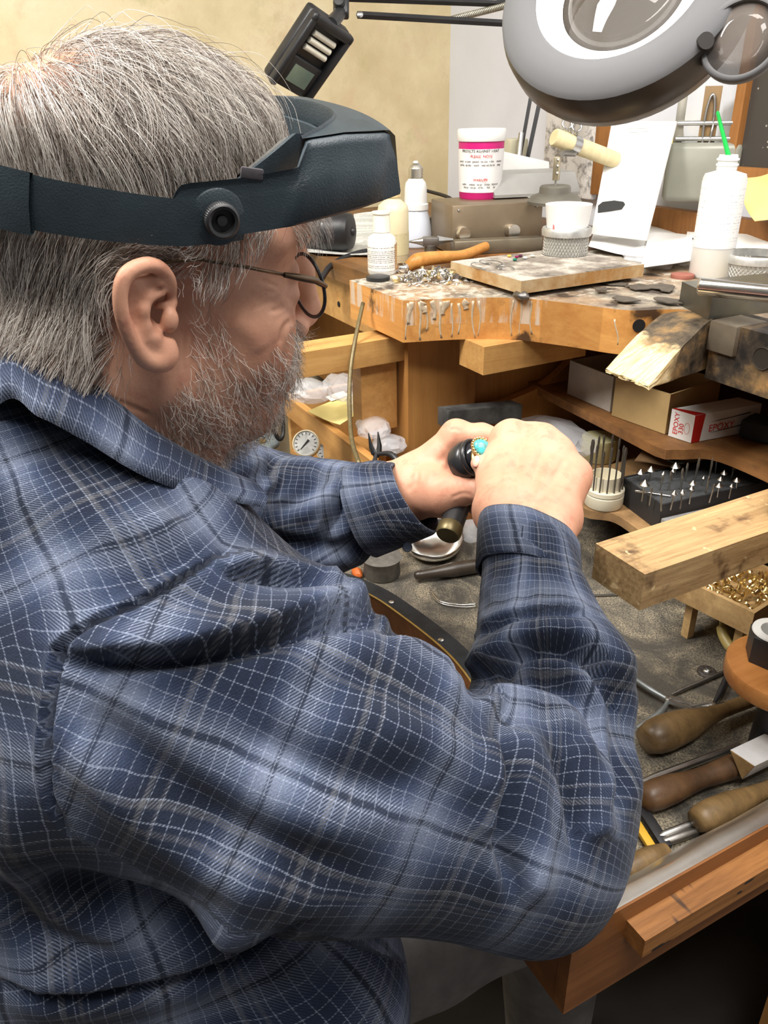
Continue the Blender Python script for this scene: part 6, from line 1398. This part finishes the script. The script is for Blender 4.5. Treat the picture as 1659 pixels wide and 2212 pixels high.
# white stand with steel rods
b = onz(1303, 1088, LZ); k = mpp(b); rsd = empty('rod_stand', b, 'ivory two-tier plastic stand holding upright steel rods', 'stand'); IV = mat('ivory_plastic', srgb(222, 214, 190), .5, 0, .05)
lat([(0, 0), (39, 0), (41, 3), (41, 26), (39, 28), (0, 28)], b, k, n=40).build('lower_tier', IV, rsd, 40); lat([(0, 0), (41, 0), (41, 9), (39, 11), (0, 11)], b + Z3 * 30 * k, k, n=40).build('middle_tier', IV, rsd, 40)
lat([(31, 0), (32, 30), (30, 30), (28, 4), (0, 4)], b + Z3 * 41 * k, k, n=40).build('cup', IV, rsd, 40)
rod = MB().lathe([(0, 0), (.0013, 0), (.0013, .055), (.0018, .058), (.0018, .064), (.0009, .068), (0, .068)], None, 10).mesh('steel_bur', 40); rod.materials.append(STEEL_D)
rw = nz(np.array([CAM[0] - b[0], CAM[1] - b[1], 0])); rxx = np.cross(Z3, rw)
for i in range(15):
    a = 2 * pi * i / 15 + .2; o = bpy.data.objects.new('steel_rod_bur', rod); COL.objects.link(o); r_ = 36 * k; o.location = b + np.array([cos(a) * r_, sin(a) * r_, 0]) + Z3 * 36 * k; s_ = random.uniform(.95, 1.25); o.scale = (1, 1, s_); o.rotation_euler = (random.uniform(-.04, .04), random.uniform(-.04, .04), 0)
    tag(o, 'thin steel rod bur upright in the ivory stand', 'bur', 'rod burs in the ivory stand')
# black box of foam with burs
f0, f1, f2 = onz(1337, 1082, LZ), onz(1421, 1146, LZ), onz(1662, 1090, LZ); u = nz(f1 - f0); w_ = nz(f2 - f1); Lu, Lw, fh = np.linalg.norm(f1 - f0), .21, .042
fb_ = empty('foam_block_box', (f0 + f1) / 2, 'black box of grey foam stuck full of steel burs', 'box')
def quadprism(o_, a, b, la, lb, z0, z1): P_ = [o_, o_ + a * la, o_ + a * la + b * lb, o_ + b * lb]; return MB().add([p + Z3 * z0 for p in P_] + [p + Z3 * z1 for p in P_], [(3, 2, 1, 0), (4, 5, 6, 7), (0, 1, 5, 4), (1, 2, 6, 5), (2, 3, 7, 6), (3, 0, 4, 7)])
BK = mat('matt_black_card', (.02, .02, .022), .55)
quadprism(f0, u, w_, Lu, Lw, 0, fh - .006).build('box', BK, fb_, 35, .001)
for q in (quadprism(f0, u, w_, .003, Lw, fh - .006, fh), quadprism(f0 + u * (Lu - .003), u, w_, .003, Lw, fh - .006, fh), quadprism(f0 + u * .003, u, w_, Lu - .006, .003, fh - .006, fh), quadprism(f0 + u * .003 + w_ * (Lw - .003), u, w_, Lu - .006, .003, fh - .006, fh)): q.build('edge', BK, fb_)
quadprism(f0 + u * .004 + w_ * .004, u, w_, Lu - .008, Lw - .008, fh - .006, fh - .001).build('foam', mat('grey_foam', srgb(64, 66, 68), .95, 0, .35, 500, .8, 900), fb_)
lid = quadprism(f1 + u * .004 + w_ * .0, u, w_, .03, .2, .0, .022).build('clear_lid', CLEAR, None, 35, .001); tag(lid, 'clear plastic lid in front of the foam box', 'lid')
def bur_mesh(kind):
    if kind == 'cone': pr = [(0, -.006), (.0011, -.006), (.0011, .013), (.0022, .015), (.0068, .0165), (.0072, .0172), (0, .0245)]
    elif kind == 'small': pr = [(0, -.006), (.001, -.006), (.001, .013), (.0034, .0155), (.0037, .0165), (0, .0215)]
    else: pr = [(0, -.006), (.0011, -.006), (.0011, .014), (.0014, .016), (.0012, .024), (0, .026)]
    m_ = MB().lathe(pr, None, 18).mesh('bur', 40); m_.materials.append(mat('bur_steel', (.55, .53, .48), .3, 1, .2, 80)); return m_
BMs = {q: bur_mesh(q) for q in ('cone', 'small', 'stick')}
FZ2 = LZ + fh - .001
for x, y, kd, s_ in [(1381, 1040, 'cone', .9), (1403, 1038, 'cone', 1.), (1388, 1074, 'cone', 1.15), (1428, 1046, 'small', 1), (1452, 1040, 'small', 1), (1458, 1032, 'cone', 1.1), (1404, 1084, 'stick', 1), (1428, 1096, 'stick', 1), (1450, 1092, 'small', 1.2), (1470, 1090, 'small', 1.1), (1490, 1080, 'small', 1.1), (1494, 1062, 'cone', .8), (1425, 1060, 'stick', 1.1), (1444, 1060, 'stick', 1.3), (1470, 1058, 'stick', 1.4), (1516, 1050, 'small', .8), (1534, 1078, 'stick', 1), (1550, 1068, 'cone', .8), (1524, 1066, 'stick', 1.1), (1576, 1070, 'small', .9), (1552, 1052, 'cone', .75), (1562, 1040, 'cone', .8), (1580, 1034, 'small', 1), (1590, 1056, 'cone', .8), (1500, 1040, 'stick', 1.6), (1531, 1036, 'stick', 1.5), (1480, 1040, 'stick', 1.3), (1545, 1022, 'stick', 1.2)]:
    o = bpy.data.objects.new('bur', BMs[kd]); COL.objects.link(o); o.location = onz(x, y, FZ2); o.scale = (s_, s_, s_ if kd != 'stick' else s_); o.rotation_euler = (random.uniform(-.1, .1), random.uniform(-.1, .1), 0)
    tag(o, {'cone': 'broad cone-headed bur standing in the foam', 'small': 'small cone-headed bur standing in the foam', 'stick': 'plain straight bur standing in the foam'}[kd], 'bur', {'cone': 'broad cone burs in foam', 'small': 'small cone burs in foam', 'stick': 'straight burs in foam'}[kd])
o = MB().tube([onz(1372, 1060, FZ2 + .002), onz(1448, 1072, FZ2 + .002)], .0017, 10).build('loose_bur', SILVER, None, 60); tag(o, 'bright steel bur lying flat on the foam', 'bur')
# ------------------------------------------------------------------ left of the bench: open drawer, bags, gauges, valve
dr = empty('parts_drawer', (-1.35, .7, .6), 'open wooden drawer of plastic bags beside the bench leg', 'drawer')
db = lambda a, b, nm='board', mt=WD_BENCHY: MB().box([(p + q) / 2 for p, q in zip(a, b)], [abs(q - p) for p, q in zip(a, b)]).build(nm, mt, dr, 35, .0015)
WDX = wood('honey_maple_x2', srgb(178, 122, 62), srgb(214, 164, 98), 1, 'x', .5, srgb(120, 76, 40), .35, 7)
db((-1.56, .565, .655), (-1.13, .58, .70), 'front_rail', WDX); db((-1.335, .5655, .45), (-1.13, .58, .6545), 'front_board', WDX); db((-1.56, .5805, .55), (-1.545, .95, .69), 'side_board'); db((-1.545, .58, .55), (-1.24, .95, .565), 'base', WDX)
db((-1.235, .585, .72), (-1.20, .655, .87), 'upright', WDX)
db((-1.56, .585, .3), (-1.545, .9, .549), 'leg_board', WDX)
for i, (x, y, s_) in enumerate([(672, 846, (.045, .035, .022)), (742, 838, (.05, .035, .024)), (628, 838, (.04, .03, .024)), (806, 925, (.034, .03, .018)), (838, 962, (.03, .03, .018)), (782, 868, (.035, .03, .02))]):
    p = at(x, y, 1.50 if i < 3 or i == 5 else 1.42)
    crumple('zip_bag', p, s_, BAG, ['clear zip bag heaped at the drawer end nearest the beard', 'bulging clear bag right of the yellow slip', 'small clear bag in the drawer corner under the beard', 'glossy clear bag behind the drawer front', 'clear bag of white parts beside the bench leg', 'flat clear bag at the back of the drawer'][i], 'plastic bag', 20 + i)
sheet('yellow_slip', [onz(665, 893, .712), onz(735, 920, .712), onz(800, 880, .712), onz(752, 850, .712)], mat('pale_yellow_paper', srgb(240, 224, 150), .7, 0, .04), 'pale yellow paper slip lying over the drawer edge', 'paper', .001, .004)
sheet('price_label', [onz(703, 858, .715), onz(716, 868, .715), onz(752, 855, .715), onz(742, 845, .715)], PAPER, 'small white label among the plastic bags', 'label', .0006, .001)
def gauge(px_, py_, t, label):
    c = at(px_, py_, t); k = mpp(c); n_ = nz(CAM - c + np.array([-.5, 0, 0])); g_ = empty('pressure_gauge', c, label, 'gauge', 'pressure gauges'); A4 = axis(c, n_, RT)
    MB().lathe([(0, -18 * k), (28 * k, -18 * k), (29.5 * k, -14 * k), (29.5 * k, 3 * k), (27 * k, 5 * k), (26 * k, 2 * k)], A4, 36, cap=False).build('bezel', mat('gauge_cream', srgb(206, 196, 170), .35, .2), g_, 50)
    MB().lathe([(0, 1.5 * k), (26.5 * k, 1.5 * k)], A4, 36).build('dial', mat('dial_white', (.8, .8, .77), .4, 0, .02), g_)
    P_ = lambda r_, a: A4[:3, :3] @ np.array([r_ * k * cos(a), r_ * k * sin(a), 2.2 * k]) + A4[:3, 3]
    for a in np.linspace(-2.3 + pi / 2, 2.3 + pi / 2, 13): MB().add([P_(19, a - .04), P_(24, a - .04), P_(24, a + .04), P_(19, a + .04)], [(0, 1, 2, 3)]).build('tick', INK, g_)
    MB().tube([P_(10, .85), P_(-17, .85)], [2.8 * k, .8 * k], 6).build('needle', INK, g_); return g_
gauge(661, 958, 1.47, 'round white pressure gauge fully in view below the beard'); gauge(712, 972, 1.60, 'second white gauge partly hidden by the drawer front')
c = at(568, 958, 1.42); k = mpp(c); vz = nz(Z3 * .93 - FW * .36); vlv = empty('gas_valve', c, 'grey-blue handwheel on a brass gas valve', 'valve'); A4 = axis(c, vz, RT)
pr = []; n_ = 60; v = []; f = []
for i, (q, z) in enumerate([(7, 5), (14, 7), (24, 8), (31, 6), (34, 0), (31, -7), (24, -8), (12, -6), (7, -4)]):
    for j in range(n_):
        a = 2 * pi * j / n_; q2 = q * (1 + .1 * cos(6 * a) * (q > 20)); v.append(A4[:3, :3] @ np.array([q2 * k * cos(a), q2 * k * sin(a), z * k]) + A4[:3, 3])
for i in range(8):
    for j in range(n_): f.append((i * n_ + j, i * n_ + (j + 1) % n_, (i + 1) * n_ + (j + 1) % n_, (i + 1) * n_ + j))
MB().add(v, f).build('handwheel', mat('blue_grey_cast', srgb(128, 138, 142), .45, .3, .12), vlv, 180)
MB().lathe([(0, 9 * k), (7 * k, 9 * k), (8 * k, 4 * k), (8 * k, -8 * k), (13 * k, -10 * k), (13 * k, -26 * k), (20 * k, -28 * k), (22 * k, -46 * k), (0, -46 * k)], A4, 20).build('stem', mat('dull_brass', srgb(146, 120, 70), .45, .7), vlv, 40)
MB().tube([c - vz * 36 * k, c - vz * 40 * k + RT * 60 * k - UPV * 6 * k], 12 * k, 14).build('outlet', mat('dull_brass', srgb(146, 120, 70), .45, .7), vlv, 60)
MB().tube([c - vz * 40 * k, c - vz * 40 * k - Z3 * .5], 20 * k, 16).build('cylinder_neck', mat('dull_brass', srgb(146, 120, 70), .45, .7), vlv, 60)
o = MB().tube(spline([at(590, 880, 1.36), at(592, 925, 1.37), at(602, 948, 1.38), at(611, 938, 1.38), at(610, 890, 1.40), at(606, 840, 1.45)], 8), .0038, 8).build('black_hose', BLACK, None, 180); tag(o, 'looped black hose hanging below the beard', 'hose')
hp = [at(784, 655, 1.36), at(768, 730, 1.33), at(757, 800, 1.31), at(755, 880, 1.28), at(760, 950, 1.24), at(776, 1003, 1.20)]
o = MB().tube(spline(hp, 8), .0036, 10).build('braided_tube', mat('gold_braid', srgb(116, 104, 74), .4, .5, .2, 200), None, 180); tag(o, 'thin gold-coloured hose hanging from the bench corner', 'hose')
o = MB().tube(spline([at(690, 608, 1.6), at(720, 570, 1.66), at(780, 545, 1.7), at(850, 540, 1.74)], 8), .006, 8).build('power_cable', BLACK, None, 180); tag(o, 'black cable running over the side table edge by the nose', 'cable')
o = MB().tube(spline([at(890, 405, 1.95), at(925, 413, 1.93), at(972, 428, 1.86), at(985, 450, 1.84)], 8), .004, 8).build('instrument_cable', BLACK, None, 180); tag(o, 'thin black cable leading to the control unit', 'cable')
# needle-nose tips showing over the far cuff
def pliers(name, piv, jaw, handle_ends, label, cmetal, chandle, k, spread=.12, nrm=None, jl=34, boxj=True):
    """piv: pivot; jaw: direction of the jaws; two handles as point lists"""
    e = empty(name, piv, label, 'pliers'); j = nz(jaw); up = nrm if nrm is not None else Z3; sd = nz(np.cross(up, j))
    for s_ in (1, -1): MB().tube([piv + sd * s_ * 5 * k, piv + j * jl * .35 * k + sd * s_ * (5 + spread * 20) * k, piv + j * jl * k + sd * s_ * (1.2 + spread * jl) * k], [7 * k, 5.5 * k, 1.3 * k], 6).build('jaw', cmetal, e, 40)
    MB().lathe([(0, 5 * k), (6 * k, 5 * k), (9 * k, 3.5 * k), (9 * k, -6 * k), (0, -6 * k)], axis(piv, up), 18).build('pivot', cmetal, e, 40)
    for pts in handle_ends: MB().tube(spline([piv] + pts, 6), list(np.interp(np.linspace(0, 1, 6 * len(pts) + 1), [0, .15, .5, 1], [5 * k, 4.6 * k, 7 * k, 6 * k])), 10).build('handle', chandle, e, 60)
    return e
pv_ = at(813, 980, 1.22); k = mpp(pv_)
pliers('needle_nose_pliers', pv_, -RT * .15 + UPV, [[at(806, 1010, 1.2), at(800, 1060, 1.15)], [at(850, 985, 1.2), at(880, 1040, 1.18)]], 'open black needle-nose pliers pointing up behind the far cuff', mat('gun_black', (.03, .03, .03), .35, .7), BLACK, k, .2, -FW, 46)
# ------------------------------------------------------------------ things in the tray
FT = FZ + .0005
b = onz(935, 1192, FT); k = mpp(b)
bw = empty('steel_scoop', b, 'shallow polished steel bowl under the far wrist', 'bowl'); prf = [(0, 3), (30, 4), (56, 18), (62, 40), (64, 41), (60, 22), (34, 1), (0, 0)]
MB().lathe([(q * k, z * k) for q, z in prf[::-1]], axis(b + Z3 * .002, nz(Z3 - FW * .25)), 40, cap=False).build('bowl', mat('polished_bowl', (.72, .7, .66), .2, 1, .08, 20), bw, 180)
def handle_tool(name, p0, p1, rads, mt, label, cat, z, tip=None, fer=None, n=18):
    """turned handle from butt to ferrule, with a steel blade"""
    a_, b_ = onz(*p0, z), onz(*p1, z); e = empty(name, (a_ + b_) / 2, label, cat); fs = np.linspace(0, 1, len(rads)); P_ = [a_ + (b_ - a_) * f_ for f_ in fs]
    ff = np.linspace(0, 1, 26); ff[1] = .012; rr_ = np.interp(ff, fs, rads); rr_[0] *= .35; rr_[1] = rr_[1] * .75 + .25 * rr_[0]
    MB().tube([a_ + (b_ - a_) * q for q in ff], list(rr_), n).build('grip', mt, e, 60)
    if fer: MB().tube([b_, b_ + (b_ - a_) * .05], fer, 16).build('ferrule', STEEL, e, 50)
    if tip is not None: MB().tube([b_ + (b_ - a_) * .02, b_ + (b_ - a_) * tip[0]], [tip[1], tip[1] * .6], tip[2] if len(tip) > 2 else 10).build('blade', STEEL_D, e, 40)
    return e
WH = wood('worn_handle', srgb(74, 56, 34), srgb(128, 102, 66), 1, 'x', .4, srgb(52, 38, 24), .6, 22); WH2 = wood('dark_handle', srgb(64, 44, 30), srgb(112, 82, 54), 1, 'x', .42, srgb(40, 28, 20), .5, 20); WH3 = wood('light_handle', srgb(92, 72, 44), srgb(142, 114, 74), 1, 'x', .45, srgb(66, 50, 32), .5, 22)
handle_tool('dark_wood_file', (895, 1244), (1060, 1218), [.0075, .0085, .0125, .012, .0105], mat('oiled_dark_wood', srgb(54, 46, 38), .35, 0, .3, 40), 'dark tapered wooden handle beside the steel bowl', 'tool', FT + .012)
handle_tool('pear_handled_graver', (1392, 1600), (1640, 1505), [.019, .0215, .0195, .0125, .0085, .0085, .0088], WH, 'largest pear-shaped wooden tool handle touching the sleeve', 'tool', FT + .022, (1.3, .005))
handle_tool('brown_handled_file', (1385, 1728), (1585, 1655), [.0145, .0165, .0155, .0125, .011, .0125, .0135], WH2, 'dark brown wooden file handle with a steel ferrule', 'file', FT + .018, (2.2, .0065, 6), .0125)
handle_tool('stubby_graver', (1500, 1775), (1690, 1690), [.0135, .0158, .0148, .011, .0085, .0082], WH3, 'pale rounded wooden graver handle next to the flange', 'graver', FT + .018, (1.4, .004))
handle_tool('short_wood_handle', (1345, 1885), (1440, 1838), [.011, .0125, .012, .008], WH3, 'short pale wooden handle lying against the metal flange', 'handle', FT + .014)
# triangular stick covered in white abrasive
a_, b_ = onz(1600, 1652, FT + .036), onz(1760, 1575, FT + .036); d_ = nz(b_ - a_); s_ = nz(np.cross(Z3, d_)); tri = empty('abrasive_stick', (a_ + b_) / 2, 'three-sided sanding stick wrapped in white paper', 'sanding stick')
T3 = [s_ * -.016 + Z3 * .012, s_ * .016 + Z3 * .008, Z3 * -.016 - s_ * .006]
v = [a_ + q for q in T3] + [b_ + q for q in T3]; MB().add(v, [(0, 1, 4, 3), (1, 2, 5, 4), (2, 0, 3, 5)]).build('wrap', mat('white_abrasive', srgb(206, 206, 208), .7, 0, .06, 60), tri); mc = [a_ + q * .97 - d_ * .0006 for q in T3] + [b_ + q * .97 + d_ * .0006 for q in T3]; MB().add(mc, [(2, 1, 0), (3, 4, 5), (0, 1, 4, 3), (1, 2, 5, 4), (2, 0, 3, 5)]).build('core', WD_ARM, tri)
for i, (p0, p1, r_, z, lb) in enumerate([((1385, 1690), (1600, 1610), .0045, .008, 'round steel shank lying between the two largest handles'), ((1420, 1808), (1520, 1770), .004, .008, 'pointed steel scriber beside the pale graver'), ((1425, 1822), (1505, 1795), .005, .006, 'dark steel punch under the pale graver'), ((1450, 1500), (1590, 1440), .0028, .004, 'thin steel needle file near the wire wheel')]):
    a_, b_ = onz(*p0, FT + z), onz(*p1, FT + z); o = MB().tube([a_, a_ + (b_ - a_) * .12, b_ - (b_ - a_) * .3, b_], [r_ * .25 if i else r_ * .7, r_, r_, r_ * .8], 10).build(['steel_shank', 'scriber', 'punch', 'needle_file'][i], STEEL if i < 2 else STEEL_D, None, 50); tag(o, lb, ['shank', 'scriber', 'punch', 'file'][i])
a_, b_ = onz(1362, 1735, FT + .004), onz(1428, 1838, FT + .004); d_ = b_ - a_; s_ = nz(np.cross(Z3, d_)); stp = empty('measuring_tape_strap', (a_ + b_) / 2, 'black strap with a yellow edge among the tools', 'strap')
for o0, w_, mt in ((-.006, .012, BLACK), (.009, .009, mat('yellow_edge', srgb(206, 160, 40), .5))): MB().box((a_ + b_) / 2 + s_ * -o0 + Z3 * .003, (np.linalg.norm(d_), w_, .006), np.stack([nz(d_), np.cross(Z3, nz(d_)), Z3], 1), .001).build('strip', mt, stp)
# pliers and cutters on the dust
p = onz(1445, 1512, FT + .008); k = mpp(p)
pliers('flush_cutters', p, nz(onz(1490, 1524, FT) - onz(1445, 1512, FT)), [[onz(1425, 1540, FT + .008), onz(1375, 1575, FT + .008)], [onz(1405, 1490, FT + .008), onz(1360, 1460, FT + .008)]], 'steel cutting pliers half under the elbow', STEEL, mat('zinc_handle', srgb(150, 156, 158), .4, .7), k, .1, None, 46)
p = onz(1540, 1524, FT + .008); k = mpp(p)
pliers('flat_nose_pliers', p, nz(onz(1485, 1535, FT) - onz(1540, 1524, FT)), [[onz(1558, 1490, FT + .01), onz(1578, 1440, FT + .014)], [onz(1600, 1515, FT + .008), onz(1659, 1500, FT + .008)]], 'flat-nose pliers with black grips beside the wire wheel', STEEL, BLACK, k, .16, None, 52)
c = onz(1527, 1452, FT); k = mpp(c); ww = empty('brush_disc', c, 'small dark wire wheel lying on the dusty tray floor', 'wheel'); MB().lathe([(6 * k, 2 * k), (14 * k, 5 * k), (20 * k, 3 * k), (21 * k, 0), (14 * k, 0)], axis(c, Z3), 40, cap=False).build('bristle_ring', mat('dark_bristle', (.06, .05, .045), .5, .5, .4, 300, .8, 500), ww, 60); MB().lathe([(0, 4 * k), (4 * k, 4 * k), (5 * k, 7 * k), (8 * k, 6 * k), (9 * k, 2 * k)], axis(c, Z3), 20).build('hub', STEEL, ww, 60)
o = MB().tube(spline([onz(930, 1275, FT + .003), onz(950, 1298, FT + .003), onz(990, 1306, FT + .003), onz(1030, 1305, FT + .003)], 8), .0012, 6).build('silver_wire', SILVER, None, 180); tag(o, 'bent silver wire lying below the steel bowl', 'wire')
o = MB().tube(spline([onz(930, 1285, FT + .003), onz(955, 1304, FT + .003), onz(1000, 1311, FT + .003), onz(1030, 1309, FT + .003)], 8), .001, 6).build('thin_wire', STEEL, None, 180); tag(o, 'thinner wire curving alongside the bent silver wire', 'wire')
o = MB().tube([onz(1250, 1288, FT + .002), onz(1380, 1283, FT + .002)], .0016, 6).build('wire_rod', STEEL_D, None, 60); tag(o, 'straight dark wire on the tray floor right of the cuff', 'wire')
c = onz(825, 1240, FT); k = mpp(c); o = lat([(0, 0), (38, 0), (40, 4), (38, 30), (44, 44), (40, 46), (0, 46)], c, k).build('rubber_bowl', mat('chalky_rubber', srgb(92, 88, 82), .85, 0, .4, 60, .4, 200)); tag(o, 'chalky grey rubber bowl in the shadow of the far sleeve', 'bowl')
o = crumple('orange_chip', onz(772, 1244, FT) + Z3 * .006, (.014, .008, .008), mat('orange_wax', srgb(196, 100, 44), .5), 'chip of orange wax beside the rubber bowl', 'wax', 31, 2)
b = onz(985, 1175, FT); o = MB().lathe([(0, 0), (.012, 0), (.014, .004), (.014, .03), (.012, .034), (0, .034)], axis(b + np.array([.0, .03, 0]), Z3), 24).build('glass_vial', CLEAR, None, 40); tag(o, 'small clear vial standing behind the ring holder', 'vial')
# wood tray of gold scrap
g0, g1, g2 = onz(1498, 1262, .66), onz(1630, 1325, .66), onz(1720, 1290, .66); u = nz(g1 - g0); w_ = nz(g2 - g1); w_ = nz(w_ - u * (u @ w_)); L = .115; D = .12
gt = empty('scrap_tray', g0, 'shallow wooden tray of gold scraps beneath the thick arm rest', 'tray')
z0 = .625
Q = lambda o_, la, lb, za, zb_, nm: quadprism(np.array([o_[0], o_[1], 0]), u, w_, la, lb, za, zb_).build(nm, WD_ARM, gt, 35, .001)
o0 = g1 - u * L; Q(o0, L, D, z0, z0 + .006, 'base'); Q(o0, L, .006, z0 + .006, .66, 'wall'); Q(o0 + u * (L - .006) + w_ * .006, .006, D - .006, z0 + .006, .66, 'wall'); Q(o0 + w_ * (D - .006), L - .006, .006, z0 + .006, .66, 'wall'); Q(o0 + w_ * .006, .006, D - .012, z0 + .006, .66, 'wall')
for x, y in ((.02, .02), (L - .02, .02), (.02, D - .02), (L - .02, D - .02)):
    p = o0 + u * x + w_ * y; MB().box((p[0], p[1], (FT + z0) / 2), (.012, .012, z0 - FT)).build('foot', WD_ARM, gt)
for i in range(120):
    r_ = np.random.default_rng(i); p = o0 + u * r_.uniform(.012, L - .012) + w_ * r_.uniform(.012, D - .012); o = bpy.data.objects.new('gold_scrap', FMs[5 + int(r_.integers(0, 5))]); COL.objects.link(o); o.location = (p[0], p[1], .646 + r_.uniform(0, .01)); o.rotation_euler = r_.uniform(0, 6.28, 3); o.scale = (2, 1.5, 1.5); tag(o, 'curl of gold scrap in the small wooden tray', 'scrap', 'gold scraps in the wooden tray')
# round board with the black hexagonal piece
c = onz(1700, 1440, .69); k = mpp(c); rbd = empty('round_board', c, 'round orange board edge in the tray corner', 'board')
R_ = np.linalg.norm(onz(1577, 1440, .69) - c); MB().lathe([(0, -.02), (R_, -.02), (R_ + .001, -.018), (R_ + .001, -.002), (R_, 0), (0, 0)], axis(c, Z3), 64).build('disc', wood('orange_round', srgb(166, 104, 50), srgb(204, 142, 82), 1, 'y', .35, srgb(120, 70, 34), .4, 8), rbd, 40)
MB().lathe([(0, 0), (.02, 0), (.018, .105), (0, .105)], axis(np.array([c[0], c[1], FT]), Z3), 30).build('pedestal', BLACK, rbd, 40)
h_ = onz(1662, 1420, .6905); k = mpp(h_); hx_ = empty('hex_fitting', h_, 'black hexagonal fitting with a white liner on the round board', 'fitting')
MB().lathe([(52 * k, 0), (52 * k, .032), (49 * k, .034), (36 * k, .034), (36 * k, .004), (0, .004)], axis(h_, Z3, (1, .3, 0)), 6, cap=False).build('body', BLACK, hx_, 20)
MB().lathe([(47 * k, .0345), (46 * k, .0365), (30 * k, .0365), (28 * k, .034), (28 * k, .006)], axis(h_, Z3), 36, cap=False).build('liner', WHITE, hx_, 50)
o = MB().tube(spline([onz(1560, 1330, FT + .05), onz(1562, 1370, FT + .03), onz(1585, 1405, FT + .02), onz(1610, 1400, FT + .02)], 8), [.004] * 5 + [.0075] * 14 + [.006] * 6, 10).build('horn_clamp', mat('yellow_horn', srgb(150, 132, 78), .45), None, 180); tag(o, 'curved yellowish horn piece under the scrap tray', 'horn')
